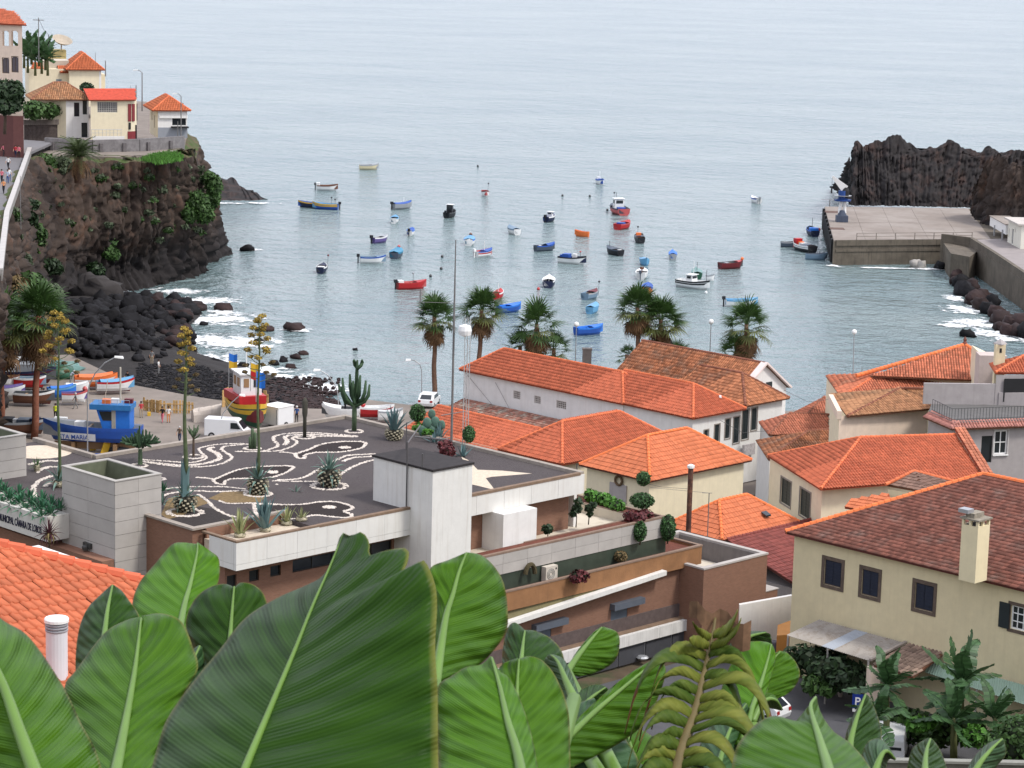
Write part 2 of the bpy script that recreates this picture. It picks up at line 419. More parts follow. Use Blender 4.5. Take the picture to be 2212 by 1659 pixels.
BASALT=M('basalt_trim',(.10,.085,.075),rough=.9,var=.25,scale=4)
T_OR=M('orange_tile',(.44,.115,.055),rough=.8,var=.16,scale=.9,isl=.16,col2=(.40,.10,.05),c2scale=.35,c2thr=(.5,.75))
T_BR=M('bright_orange_tile',(.53,.155,.065),rough=.8,var=.14,scale=.8,isl=.12,col2=(.45,.15,.07),c2scale=.5,c2thr=(.58,.8))
T_RED=M('red_brown_tile',(.185,.070,.048),rough=.88,var=.22,scale=1.2,isl=.32,col2=(.15,.10,.08),c2scale=.6,c2thr=(.5,.7))
T_OLD=M('weathered_tile',(.36,.14,.065),rough=.9,var=.28,scale=1.6,isl=.36,col2=(.22,.13,.085),c2scale=.8,c2thr=(.45,.66))
T_TAN=M('tan_tile',(.38,.19,.095),rough=.9,var=.22,scale=1.5,isl=.28,col2=(.27,.17,.10),c2scale=.8,c2thr=(.48,.7))
T_GREY=M('lichened_tile',(.20,.12,.09),rough=.9,var=.25,scale=1.5,isl=.3,col2=(.22,.20,.17),c2scale=.7,c2thr=(.5,.6))
U_OR=M('orange_underlay',(.26,.05,.022),rough=.9);U_RED=M('red_underlay',(.10,.03,.022),rough=.9);U_OLD=M('brown_underlay',(.13,.055,.03),rough=.9)
# SEA, LAND, ROCK
def sea_mat():
 m=bpy.data.materials.new('sea_water');m.use_nodes=True;t=m.node_tree;N=t.nodes;L=t.links;b=N['Principled BSDF']
 b.inputs['Roughness'].default_value=.16;b.inputs['IOR'].default_value=1.34;b.inputs['Specular IOR Level'].default_value=.7
 g=N.new('ShaderNodeNewGeometry')
 def nz(sx,sy,sc,det=3.,rot=0.):
  mp=N.new('ShaderNodeMapping');mp.inputs['Scale'].default_value=(sx,sy,1);mp.inputs['Rotation'].default_value=(0,0,rot);L.new(g.outputs['Position'],mp.inputs[0])
  n=N.new('ShaderNodeTexNoise');n.inputs['Scale'].default_value=sc;n.inputs['Detail'].default_value=det;n.inputs['Roughness'].default_value=.6;L.new(mp.outputs[0],n.inputs['Vector']);return n.outputs[0]
 def bump(h,s,d,prev=None):
  bp=N.new('ShaderNodeBump');bp.inputs['Strength'].default_value=s;bp.inputs['Distance'].default_value=d;L.new(h,bp.inputs['Height'])
  if prev is not None:L.new(prev,bp.inputs['Normal'])
  return bp.outputs[0]
 n=bump(nz(1,1.25,.05,2.,.3),1,1.8);n=bump(nz(1,1.2,.2,4.,.5),1,1.7,n);n=bump(nz(1,1.15,.7,3.,-.4),1,.7,n)
 L.new(n,b.inputs['Normal'])
 big=N.new('ShaderNodeValToRGB');L.new(nz(1,2.2,.012,4.,.15),big.inputs[0])
 e=big.color_ramp.elements;e[0].position=.36;e[0].color=(.13,.195,.205,1);e[1].position=.66;e[1].color=(.19,.25,.25,1)
 L.new(big.outputs[0],b.inputs['Base Color'])
 return m
o=MB();o.add([(-14000,60,0),(14000,60,0),(14000,20000,0),(-14000,20000,0)],[[0,1,2,3]])
sea=o.build('sea',sea_mat());tag(sea,'grey green sea rippled by small waves, filling the bay and the distance',kind='structure')
ASPH=M('asphalt',(.075,.075,.08),rough=.9,var=.15,scale=.8,bump=.3,bscale=30)
QUAY=M('quay_concrete',(.235,.20,.172),rough=.9,var=.14,scale=.25,col2=(.17,.148,.125),c2scale=.12,c2thr=(.5,.65),bump=.2,bscale=12)
EARTH=M('earth',(.09,.065,.04),rough=1,var=.3,scale=.5,col2=(.04,.06,.02),c2scale=.3,c2thr=(.45,.6),bump=.5,bscale=3)
YS=[-6,0,5,9,15,25,40,60,80,100,128,134,141,150,170,190,205,220,232,237]
ZS=[54.3,54.2,50,47.5,44.5,40.5,35.5,30,24,17.5,10.2,9,8,8,7.6,7,6,4,2.45,2.2]
def gz(Y):return float(np.interp(Y,YS,ZS))
mb=MB();xs=[-160,-110,-70,-45,-30,-20,-12,-6,0,6,12,20,30,45,70,110,160];yy=sorted(set(YS+list(range(0,236,6))))
vs=[(x,y,gz(y)+(.0 if 140<y or y<2 else .5*noise.noise(Vector((x*.2,y*.2,3)))))for y in yy for x in xs];nx=len(xs)
mb.add(vs,[[j*nx+i,j*nx+i+1,(j+1)*nx+i+1,(j+1)*nx+i]for j in range(len(yy)-1)for i in range(nx-1)])
tag(mb.build('ground',EARTH,smooth=True),'earthy hillside and village ground falling to the harbour',kind='structure')
qp=[(-420,800),(-150,778),(0,768),(150,766),(290,832),(430,858),(580,880),(726,884),(786,862),(880,874),(1290,872),(1700,888),(2300,820),(2700,860)]
poly=[gp(x,y,2.5)for x,y in qp]+[Vector((140,205,0)),Vector((-140,205,0))]
mb=MB();mb.prism([(p.x,p.y)for p in poly],-3,2.5,0)
tag(mb.build('quay',QUAY),'pale concrete quay and slipway with beached boats on it',kind='structure')
mb=MB();mb.prism([tuple(E(a,b,0)[:2])for a,b in((100,104.3),(100,90),(112,82),(123,74),(128,74),(123.4,98.5),(130,104.3))],7.9,8.03)
tag(mb.build('road',ASPH),'dark asphalt street and parking bay between the brick building and the yellow house',kind='structure')
# lofted cliffs
def along(pts,u):
 d=[0.]
 for i in range(len(pts)-1):d.append(d[-1]+1)
 x=u*d[-1];i=min(int(x),len(pts)-2);return pts[i].lerp(pts[i+1],x-i)
CLIFF=M('cliff_rock',(.050,.035,.027),rough=.95,var=.5,scale=.35,strk=.7,stain=(.034,.028,.026),col2=(.12,.066,.043),c2scale=.22,c2thr=(.52,.7),bump=1.5,bscale=1.6)
BASR=M('dark_lava_rock',(.024,.021,.021),rough=.92,var=.45,scale=.5,col2=(.052,.032,.027),c2scale=.25,c2thr=(.5,.66),bump=1.4,bscale=1.8)
WETR=M('wet_black_rock',(.011,.0105,.012),rough=.8,spec=.2,var=.4,scale=.8,bump=1,bscale=3,obr=.35)
REDR=M('dark_red_rock',(.028,.015,.014),rough=.8,var=.4,scale=.8,bump=1,bscale=3,obr=.3)
def cliff(name,bot,top,nu,nv,amp,seed,mat,recess=None,col=.30,bulge=None,label=None,rough_top=.15):
 V=[];o=Vector((seed*17.3,seed*5.1,seed))
 Lb=sum((bot[i+1]-bot[i]).length for i in range(len(bot)-1))
 for i in range(nu+1):
  u=i/nu;b=along(bot,u);t=along(top,u)
  d=along(bot,min(1,u+.01))-along(bot,max(0,u-.01));d2=along(top,min(1,u+.01))-along(top,max(0,u-.01));d=d.normalized()+d2.normalized();n=Vector((d.y,-d.x,0)).normalized()
  for j in range(nv+1):
   v=j/nv;p=b.lerp(t,v);q=Vector((p.x,p.y,p.z))
   c1=noise.noise(Vector((u*Lb*col,p.z*.05,0))+o);c2=noise.noise(Vector((u*Lb*col*2.9,p.z*.13,4))+o);q=Vector((p.x,p.y,p.z*.38));c3=noise.noise(q*.5+o);c4=noise.noise(q*1.3+o)
   c5=noise.noise(Vector((u*Lb*col*7.5,p.z*.3,9))+o);c6=noise.noise(Vector((p.x,p.y,p.z*.7))*2.2+o);c7=noise.noise(Vector((p.x,p.y,0))*.2+o);c8=noise.noise(Vector((p.x,p.y,0))*.55+o)
   h=amp*(1.1*c1+.6*(abs(c2)*2-.5)+.5*c3+.6*(.3-abs(c4))+.4*(.4-abs(c5))+.45*(.28-abs(c6))-1.3*max(0,.13-abs(c2))/.13*(.5+c3)-.7*max(0,.14-abs(c5))/.14-.5*max(0,.10-abs(noise.noise(Vector((u*Lb*.12,p.z*.42,21))+o)))/.10)
   if recess:h-=recess(u,v)
   if bulge:h+=bulge(u,v)
   e=min(1,(1-v)*5+.25)
   p=p+n*h*e+ZU*(c3*.35*amp*(1 if v>.02 else 0)+rough_top*(2.2*c7+1.0*c8+.3*c6-.5)*max(0,v-.8)*5)
   V.append(p)
 k=nv+1;F=[[i*k+j,(i+1)*k+j,(i+1)*k+j+1,i*k+j+1]for i in range(nu)for j in range(nv)]
 ob=npmesh(name,[tuple(p)for p in V],F,mat,smooth=False)
 tag(ob,label,kind='structure');return ob,V,k
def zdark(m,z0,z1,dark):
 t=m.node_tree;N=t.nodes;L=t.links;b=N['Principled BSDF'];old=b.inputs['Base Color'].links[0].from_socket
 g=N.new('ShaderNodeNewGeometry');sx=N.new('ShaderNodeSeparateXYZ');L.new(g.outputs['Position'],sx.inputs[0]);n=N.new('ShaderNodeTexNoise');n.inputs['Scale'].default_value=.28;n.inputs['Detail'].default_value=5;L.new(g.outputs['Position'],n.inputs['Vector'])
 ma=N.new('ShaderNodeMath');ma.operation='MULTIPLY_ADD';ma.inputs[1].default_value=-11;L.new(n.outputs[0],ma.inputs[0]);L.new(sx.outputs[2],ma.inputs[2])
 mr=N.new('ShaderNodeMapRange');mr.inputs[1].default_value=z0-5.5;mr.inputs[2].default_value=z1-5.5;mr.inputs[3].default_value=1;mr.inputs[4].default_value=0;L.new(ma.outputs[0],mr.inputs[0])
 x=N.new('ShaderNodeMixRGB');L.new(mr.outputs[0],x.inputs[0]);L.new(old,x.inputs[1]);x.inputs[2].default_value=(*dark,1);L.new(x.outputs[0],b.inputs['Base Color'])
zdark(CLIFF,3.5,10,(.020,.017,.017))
top=[gp(-12,690,20.4),gp(0,589,20.4),gp(15,464,20.4),gp(32,415,20.4),gp(60,338,20),gp(115,342,18.8),gp(200,345,18.6),gp(290,350,18.4),gp(350,352,18.2),gp(398,338,18.6),gp(418,338,18.),gp(424,352,17)]
bot=[gp(-30,1010,2.4),gp(-4,900,2.4),gp(14,800,2.8),gp(50,712,4),gp(105,668,3.5),gp(140,650,1.5),gp(215,644,.5),gp(300,633,0),gp(365,616,0),gp(420,601,-.2),gp(440,592,-.3),gp(442,578,-.3)]
top+=[top[-1]+Vector((-3,28,.5)),top[-1]+Vector((-14,75,0))];bot+=[bot[-1]+Vector((2.5,14,0)),bot[-1]+Vector((-8,70,0))]
def rec(u,v):
 g=math.exp(-((u-.50)/.13)**2)*math.exp(-((v-.16)/.2)**2)*4.2
 g+=math.exp(-((u-.62)/.035)**2)*math.exp(-((v-.35)/.3)**2)*1.6
 g+=math.exp(-((u-.33)/.04)**2)*math.exp(-((v-.3)/.25)**2)*2.0
 return g
def bul(u,v):return .3*math.exp(-((u-.82)/.09)**2)*math.exp(-((v-.55)/.28)**2)
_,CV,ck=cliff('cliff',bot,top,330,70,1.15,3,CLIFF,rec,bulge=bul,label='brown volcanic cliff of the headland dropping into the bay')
lip=[CV[i*ck+ck-1]for i in range(len(CV)//ck)];k=len(lip);W_=[]
for i,p in enumerate(lip):
 d=(lip[min(i+3,k-1)]-lip[max(i-3,0)]).normalized();n=Vector((-d.y,d.x,0))
 for j,(dd,zz)in enumerate(((0,p.z),(.5,p.z+.25*noise.noise(p*.7)),(1.6,p.z*.4+18.9*.6+.4*noise.noise(p*.5)),(3.6,18.95))):W_.append((p.x+n.x*dd,p.y+n.y*dd,zz))
lp=npmesh('cliff_rim',W_,[[i*4+j,(i+1)*4+j,(i+1)*4+j+1,i*4+j+1]for i in range(k-1)for j in range(3)],M('rim_soil',(.10,.075,.045),rough=1,var=.35,scale=.7,col2=(.05,.08,.02),c2scale=.4,c2thr=(.42,.58),bump=1,bscale=4));tag(lp,'earthy rim along the top of the cliff',kind='structure')
hp=[(p.x-2.2,p.y+1.8)for p in top[1:]]+[(-62,470),(-170,480),(-170,235)]
mb=MB();mb.prism(hp,18.2,18.9)
tag(mb.build('headland_top',M('trodden_ground',(.20,.17,.145),rough=.95,var=.2,scale=.4)),'flat top of the headland under the clifftop houses',kind='structure')
rp=[gp(0,589,20.5),gp(15,464,20.5),gp(32,415,20.5),gp(64,325,20.5),gp(120,300,20.5)]
mb=MB();mb.prism([(p.x-.3,p.y)for p in rp]+[(p.x-14,p.y+6)for p in rp[::-1]],19.7,20.05)
tag(mb.build('road',M('grey_road',(.16,.155,.16),rough=.9,var=.1)),'grey clifftop road climbing to the houses, with walkers on it',kind='structure')
t=thing('parapet_wall','low pale parapet wall along the clifftop road','wall',rp[2])
mb=MB();cp=MB();fine=[along(rp[:4],i/30)for i in range(31)]
for i in range(30):
 a,b=fine[i],fine[i+1];d=(b-a);n=Vector((d.y,-d.x,0)).normalized()*.22
 c=(a+b)/2;mb.box((c.x,c.y,20.25),d/2*1.01,n,ZU*.55);cp.box((c.x,c.y,20.87),d/2*1.01,n*1.3,ZU*.07)
mb.build('wall',M('grey_masonry',(.25,.235,.22),rough=.95,var=.25,scale=1.2,bump=.4,bscale=5),t);cp.build('coping',M('pale_coping',(.44,.42,.40),rough=.9,var=.1),t)
rw=[gp(98,322,19.0),gp(200,327,19.0),gp(300,325,19.),gp(396,318,19.)]
t=thing('retaining_wall','grey stone retaining wall with buttresses under the clifftop houses','wall',rw[1])
mb=MB();pl=MB();fine=[along(rw,i/18)for i in range(19)]
for i in range(18):
 a,b=fine[i],fine[i+1];d=b-a;n=Vector((d.y,-d.x,0)).normalized();c=(a+b)/2
 mb.box((c.x,c.y,19.35),d/2*1.01,n*.3,ZU*1.35)
 if i%3==1:pl=MB();pl.box((a.x+n.x*.45,a.y+n.y*.45,19.1),d.normalized()*.25,n*.2,ZU*1.1);pl.build('buttress',M('dark_masonry',(.13,.12,.12),rough=.95,var=.25,scale=2),t)
mb.build('wall',M('dark_grey_masonry',(.19,.18,.18),rough=.95,var=.3,scale=1.5,bump=.5,bscale=4),t)
mb=MB();ib=[gp(430,420,-.3),gp(455,436,-.3),gp(520,440,-.3),gp(575,438,-.3),gp(582,434,-.3)];it=[gp(440,366,4),gp(462,372,4.),gp(500,384,2.6),gp(545,412,1.2),gp(578,430,.2)]
cliff('rock_point',ib,it,70,16,.8,9,BASR,rough_top=.6,label='low black lava point running out behind the headland')
mb.add([*(p+Vector((0,.8,-.8))for p in it),*(p+Vector((0,14,-4))for p in it)],[[i,i+1,6+i,5+i]for i in range(4)])
mb.build('rock_point',BASR)['kind']='structure'
rt=[gp(1838,330,13),gp(1846,303,14.5),gp(1872,298,15.2),gp(1925,300,15.2),gp(1990,304,15.),gp(2060,309,15.2),gp(2130,314,15.4),gp(2188,318,15),gp(2240,330,14.5),gp(2330,330,15)]
rb=[gp(1836,436,1.5),gp(1842,440,3.4),gp(1880,444,3.6),gp(1930,446,3.8),gp(1990,448,4),gp(2050,450,4),gp(2100,452,4),gp(2160,455,4),gp(2240,460,4),gp(2330,470,4)]
rb=[Vector((min(q.x,p.x+2),q.y-1.5,p.z))for p,q in zip(rb,rt)]
rb=[gp(1838,442,.4)]+[Vector((gp(x,y,z).x,Y,z))for x,y,z,Y in((1846,444,3.6,465),(1880,446,3.8,464),(1930,448,3.9,463.5),(1990,449,4,463),(2050,450,4,463),(2105,452,4,463),(2160,456,4,463),(2240,460,4,464),(2330,470,4,462))]
rt=[yp(x,y,Y)for x,y,Y in((1842,320,474),(1848,302,473),(1872,299,473),(1925,300,473),(1990,303,473),(2060,308,473),(2130,313,472),(2186,316,471),(2240,330,470),(2330,330,470))]
rt=[rt[0]+Vector((2.5,24,-6))]+rt;rb=[rb[0]+Vector((-.5,30,0))]+rb
cliff('breakwater_rock',rb,rt,280,46,.9,5,BASR,col=.26,rough_top=1.0,label='dark columnar lava rock sheltering the pier')
mb=MB();mb.add([*(p+Vector((.5,1.5,-1.6))for p in rt),*(p+Vector((3,22,-6.5))for p in rt)],[[i,i+1,len(rt)+i+1,len(rt)+i]for i in range(len(rt)-1)]);mb.build('breakwater_rock',BASR)['kind']='structure'
st=[gp(2112,372,12.5),gp(2140,345,13.5),gp(2190,342,13.5),gp(2230,345,13.5),gp(2320,345,13)];st=[yp(x,y,Y)for x,y,Y in((2108,390,446),(2122,352,443),(2150,342,440),(2190,342,434),(2235,345,430),(2330,345,424))]
sb=[Vector((gp(x,y,4.4).x,Y,4.3))for x,y,Y in((2094,455,452),(2104,470,444),(2122,480,436),(2142,478,428),(2190,470,424),(2320,480,416))]
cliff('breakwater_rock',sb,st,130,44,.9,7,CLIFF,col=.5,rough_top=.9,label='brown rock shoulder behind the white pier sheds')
# pier
PCON=M('pier_concrete',(.235,.20,.172),rough=.9,var=.14,scale=.25,col2=(.29,.255,.225),c2scale=.1,c2thr=(.45,.6))
PSIDE=M('stained_pier_wall',(.125,.105,.08),rough=.9,var=.3,scale=.5,strk=.75,stain=(.03,.026,.02),bump=.4,bscale=3)
A,B_,C_,D=gp(1781,446,4.1),gp(2091,450,4.1),gp(2140,516,4.1),gp(1801,519,4.1)
B2=Vector((B_.x+40,B_.y+6,0))
t=thing('pier','broad concrete pier with a railing and a crane on its head','pier',D)
dk=MB();nx_,ny_=5,2
for i in range(nx_):
 for j in range(ny_):
  q=[A.lerp(B_,(i+di)/nx_).lerp(D.lerp(C_,(i+di)/nx_),(j+dj)/ny_)for di,dj in((.004,.004),(.996,.004),(.996,.996),(.004,.996))]
  s_=MB();s_.prism([(p.x,p.y)for p in q],3.9,4.1+R.uniform(0,.012));s_.build('deck_slab',PCON,t)
mb=MB();mb.prism([(p.x,p.y)for p in(A,B_,C_,D)],-4,3.95)
mb.prism([(p.x,p.y)for p in(B_,B2,B2+Vector((8,-60,0)),C_+Vector((4,-8,0)),C_)],-4,4.06)
mb.build('body',PSIDE,t)
mb=MB();d=(C_-D).normalized()
for k,(z0,z1,o_)in enumerate(((3.2,4.12,.12),(2.2,2.6,.08))):
 q0=D+d*.4;q1=D+d*((C_-D).length*.86);n=Vector((d.y,-d.x,0))
 mb.box(((q0+q1)/2).to_2d().to_3d()+ZU*((z0+z1)/2)+n*o_*.5,(q1-q0)/2,n*o_,ZU*((z1-z0)/2))
mb.build('wall_band',PSIDE,t)
dA=(A-D);
for i in range(9):
 f=MB();p=D+dA*((i+.5)/9);f.bx(p.x-.38,p.x-.03,p.y-.5,p.y+.5,.2,4.0);f.build('fender',DARK,t)
rl=MB()
for i in range(7):
 p=D+d*(4+3.4*i);rl.tube([p,p+ZU*1.15],.07,6)
for z in(.6,1.12):rl.tube([D+d*4+ZU*z,D+d*24.4+ZU*z],.045,6)
rl.build('railing',M('weathered_rail',(.20,.17,.14),rough=.7),t)
hs=MB();hs.tube([D+Vector((1.6,3,.001)),D+Vector((1.6,3,.02))],.01,4)
for px,py in((1797,458),(1808,494)):
 h_=MB();p=gp(px,py,4.1);h_.bx(p.x-1.2,p.x+1.2,p.y-1.4,p.y+1.4,4.1,4.14);h_.build('hatch',M('rusty_hatch',(.12,.075,.06),rough=.9,var=.3),t)
t=thing('harbour_wall','stained concrete harbour wall with parapet curving away from the pier','wall',C_)
wp=[gp(2036,505,5.3),gp(2099,513,5.3),gp(2150,545,5.3),gp(2212,586,5.3),gp(2290,640,5.3),gp(2400,730,5.3)]
fine=[along(wp,i/25)for i in range(26)]
for i in range(25):
 a,b=fine[i],fine[i+1];d2=b-a;n=Vector((d2.y,-d2.x,0)).normalized();
 if n.x>0:n=-n
 c=(a+b)/2;s_=MB()
 s_.box((c.x,c.y,.6),d2/2*(.995),n*.45,ZU*3.6);s_.box((c.x+n.x*.02,c.y+n.y*.02,4.75),d2/2*.998,n*.3,ZU*.55);s_.build('wall_panel',PSIDE,t)
mb=MB();mb.prism([(p.x+.2,p.y)for p in wp]+[(p.x+30,p.y+14)for p in wp[::-1]],-3,4.15)
mb.build('roadway',M('harbour_road',(.27,.24,.23),rough=.95,var=.12,scale=.4),t)
mb=MB();p=gp(2051,600,0.);q=gp(2092,608,0.)
mb.prism([(p.x,p.y),(q.x,q.y),(q.x+3,q.y+9),(p.x+1,p.y+14)],-2,3.9)
tag(mb.build('quay_wall',PSIDE,origin=(p.x,p.y,0)),'short weathered quay wall in the corner between the pier and the harbour wall','wall')
# boulders
def boulder(px,py,z,r,mat,label,group=None,sq=.75,name='boulder',n=8):
 p=gp(px,py,z);mb=MB();rock(mb,p,r,R.randint(0,99999),sq,n=max(n,9))
 return tag(mb.build(name,mat,origin=p,smooth=True),label,'rock',group)
mb=MB();sh=[(20,800,2.6),(30,730,3.),(70,690,3),(110,660,2.6),(150,640,2.4),(300,636,1.4),(420,650,.2),(450,668,-.3),(400,705,-.2),(440,765,-.2),(560,800,-.1),(660,832,-.1),(735,868,-.1),(735,890,2.),(600,884,2.2),(440,862,2.2),(300,836,2.3),(200,800,2.4),(90,770,2.5)]
pts=[gp(*q)for q in sh];c=Vector((sum(p.x for p in pts)/len(pts),sum(p.y for p in pts)/len(pts),1.6))
BT=[(pts[i],pts[(i+1)%len(pts)],c)for i in range(len(pts))]
from mathutils.geometry import intersect_ray_tri
def onbeach(x,y,z=0):
 for a,b,c_ in BT:
  h=intersect_ray_tri(a,b,c_,ray(x,y),CAM,True)
  if h is not None:return h
 return gp(x,y,z)
mb.add(pts+[c],[[i,(i+1)%len(pts),len(pts)]for i in range(len(pts))])
tag(mb.build('beach',M('black_beach',(.024,.021,.02),rough=.95,var=.4,scale=1.2,bump=1,bscale=3)),'black stony beach between the cliff and the quay',kind='structure')
boulder(207,628,2.6,2.75,M('smooth_grey_boulder',(.045,.04,.039),rough=.9,var=.2,scale=.8,bump=.5,bscale=4),'huge rounded grey boulder at the foot of the cliff',sq=.82,n=14)
boulder(285,665,2.2,2.0,WETR,'big slanting dark boulder right of the huge rounded one',n=10)
reg=[(130,655),(300,640),(425,655),(400,700),(430,760),(300,778),(160,765),(130,700)]
k=0
while k<270:
 x,y=R.uniform(125,432),R.uniform(638,778)
 if not inpoly(x,y,reg):continue
 f=(y-640)/140;zz=max(.2,2.6*(1-(x-130)/330)+R.uniform(-.3,.9)-(x>400)*.4)
 boulder(x,y,max(zz,onbeach(x,y).z+.1),R.choice((.5,.65,.8,1.0,1.2,1.5))*(1.1-.5*f),WETR if R.random()<.72 or x<330 else REDR,'black boulder in the heap under the cliff','boulders heaped under the cliff');k+=1
for x,y,r,z,mt,lb in((536,537,1.15,.35,WETR,'pointed dark rock alone in the water off the headland'),(481,667,1.5,.2,REDR,'rounded dark red rock in the surf right of the boulder heap'),(424,664,1.5,.3,REDR,'red brown rock at the seaward tip of the boulder heap'),(395,655,1.4,.5,REDR,'red brown rock beside the tip of the boulder heap'),(638,711,1.45,.1,REDR,'flat dark red rock alone in the shallow water left of the palms'),(573,713,1.0,.1,REDR,'small dark red rock behind the middle agave flower spike'),(640,772,.8,.15,REDR,'low reddish rock off the beach, farthest right of its cluster'),(612,778,.8,.15,WETR,'low black rock in the middle of the cluster off the beach'),(592,786,.7,.1,WETR,'low black rock at the left of the cluster off the beach'),(627,793,.65,.1,REDR,'low reddish rock nearest the beach in its cluster'),(655,764,.7,.1,REDR,'thin reddish rock at the seaward end of its cluster'),(525,790,.8,.2,WETR,'black rock in the white surf of the beach'),(465,782,.9,.25,WETR,'black rock at the left end of the surf line'),(440,700,.7,.1,WETR,'low wet rock awash below the red brown tip'),(767,755,.35,.1,WETR,'tiny dark rock near the tall branching cactus'),(560,735,.5,.1,WETR,'small wet rock awash beside the middle agave stalk')):
 boulder(x,y,z,r,mt,lb,sq=.62,n=9)
for x,y,r in((2075,610,1.5),(2085,630,1.8),(2100,622,1.6),(2105,648,1.7),(2125,640,1.5),(2118,660,1.6),(2135,668,1.4),(2150,676,1.4),(2142,655,1.5),(2165,690,1.7),(2185,700,1.6),(2160,705,.9),(2200,716,1.6),(2180,715,1.2),(2215,700,2),(2230,720,2),(2068,596,1.2),(2060,606,.9)):
 boulder(x,y,.6,r,REDR if R.random()<.5 else WETR,'dark boulder heaped against the harbour wall','boulders heaped against the harbour wall',sq=.8)
boulder(2090,722,.3,.95,WETR,'dark rock alone in the foam off the harbour wall',sq=.8)
for x,y,r,lb in((1979,570,1.0,'pale grey block in the corner under the pier'),(1992,572,.9,'second pale grey block in the corner under the pier, right of the first'),(2010,556,1.1,'tall pale block leaning on the pier wall'),(2030,574,1.1,'dark block at the end of the pier corner')):
 boulder(x,y,.6,r,CONC if 'pale' in lb else WETR,lb,sq=.9,n=6)
V=[];F=[];cob=MB();reg=[(290,838),(300,785),(400,790),(430,790),(540,818),(640,818),(730,866),(728,886),(600,884),(440,860)]
for _ in range(2600):
 while True:
  x,y=R.uniform(280,735),R.uniform(780,888)
  if inpoly(x,y,reg):break
 sea_f=0 if y>830 else 1
 rock(cob,onbeach(x,y,.1),R.choice((.16,.2,.25,.3,.42 if x>560 else .3)),R.randint(0,9999),.6,0 if(x+R.uniform(-90,90))<560 else 1,n=5)
for _ in range(160):
 x,y=R.uniform(560,735),R.uniform(815,852);rock(cob,gp(x,y,.25),R.uniform(.2,.42),R.randint(0,9999),.6,1,n=5)
tag(cob.build('cobbles',[WETR,REDR]),'dark cobbles strewn over the beach',kind='stuff')
# surf
def foam_mat():
 m=bpy.data.materials.new('sea_foam');m.use_nodes=True;t=m.node_tree;N=t.nodes;L=t.links;b=N['Principled BSDF']
 b.inputs['Base Color'].default_value=(.82,.84,.84,1);b.inputs['Roughness'].default_value=.8
 tc=N.new('ShaderNodeTexCoord');g=N.new('ShaderNodeNewGeometry')
 vm=N.new('ShaderNodeVectorMath');vm.operation='SUBTRACT';vm.inputs[1].default_value=(.5,.5,.5);L.new(tc.outputs['Generated'],vm.inputs[0])
 mp0=N.new('ShaderNodeMapping');mp0.inputs['Scale'].default_value=(1,1,0);L.new(vm.outputs[0],mp0.inputs[0])
 ln=N.new('ShaderNodeVectorMath');ln.operation='LENGTH';L.new(mp0.outputs[0],ln.inputs[0])
 mp=N.new('ShaderNodeMapping');mp.inputs['Scale'].default_value=(1,.8,1);L.new(g.outputs['Position'],mp.inputs[0])
 n=N.new('ShaderNodeTexNoise');n.inputs['Scale'].default_value=.55;n.inputs['Detail'].default_value=8;n.inputs['Roughness'].default_value=.72;L.new(mp.outputs[0],n.inputs['Vector'])
 ml=N.new('ShaderNodeMath');ml.operation='MULTIPLY_ADD';ml.inputs[1].default_value=-.75;L.new(ln.outputs['Value'],ml.inputs[0]);L.new(n.outputs[0],ml.inputs[2])
 mr=N.new('ShaderNodeMapRange');mr.inputs[1].default_value=.30;mr.inputs[2].default_value=.42;L.new(ml.outputs[0],mr.inputs[0]);L.new(mr.outputs[0],b.inputs['Alpha'])
 return m
FO=foam_mat();fk=0
for x,y,rx,ry,rot in((400,655,9,7,0),(450,650,8,5,.2),(420,690,9,8,0),(470,690,10,9,0),(520,740,9,8,.2),(430,775,5,7,.5),(490,792,8,4,-.5),(560,800,7,3.5,-.4),(450,735,9,8,0),(620,815,9,3,0),(690,838,7,4,-.6),(390,630,7,5,0),(2085,670,4,6,.4),(2110,700,5,7,.4),(2060,645,3,6,0),(2150,722,6,5,.2),(2010,582,8,2,0),(1900,580,10,1.5,0),(2190,735,6,4,0),(2060,705,4,3,.3),(1798,575,2,2,0),(1858,450,3,4,0),(540,541,3,2.5,0),(482,676,4,3,0),(640,716,4,2.5,0),(470,440,9,2,0),(560,440,6,2,0)):
 p=gp(x,y,0);c_,s_=math.cos(rot),math.sin(rot);fk+=1
 q=[Vector((p.x+a*rx*c_-b*ry*s_,p.y+a*rx*s_+b*ry*c_,.05+fk*.004))for a,b in((-1,-1),(1,-1),(1,1),(-1,1))]
 f=MB();f.quad(*q);tag(f.build('foam',FO),'white surf foam on the water along the rocks',kind='stuff')
# THE BRICK AND WHITE CIVIC BUILDING WITH ITS ROOF GARDEN
def onb(x,y,b):
 d=ray(x,y);n=E2;return CAM+d*((b-CAM.dot(n))/d.dot(n))
def ona(x,y,a):
 d=ray(x,y);n=E1;return CAM+d*((a-CAM.dot(n))/d.dot(n))
def A_(p):return p.dot(E1)
def B__(p):return p.dot(E2)
BRICK=brick_mat('brown_brick',(.25,.125,.08),(.195,.092,.058),(.19,.135,.10))
BRICK2=M('rust_stained_masonry',(.27,.135,.06),rough=.9,var=.16,scale=1.0,strk=.4,stain=(.17,.09,.05),bump=.3,bscale=6)
PANEL=M('grey_stone_panel',(.40,.375,.345),rough=.85,var=.07,scale=1.2,obr=.05,bump=.15,bscale=14,strk=.12,stain=(.25,.24,.23))
FASC=M('white_concrete_panel',(.66,.65,.61),rough=.8,var=.06,scale=.8,obr=.03,strk=.4,stain=(.42,.36,.28),bump=.15,bscale=8)
SHAFT=M('weathered_white_wall',(.68,.67,.63),rough=.8,var=.05,strk=.55,stain=(.40,.35,.28),bump=.12,bscale=8)
GRAV=M('brown_gravel',(.072,.060,.060),rough=1,var=.28,scale=6,col2=(.08,.068,.066),c2scale=.5,c2thr=(.45,.62),bump=1,bscale=22)
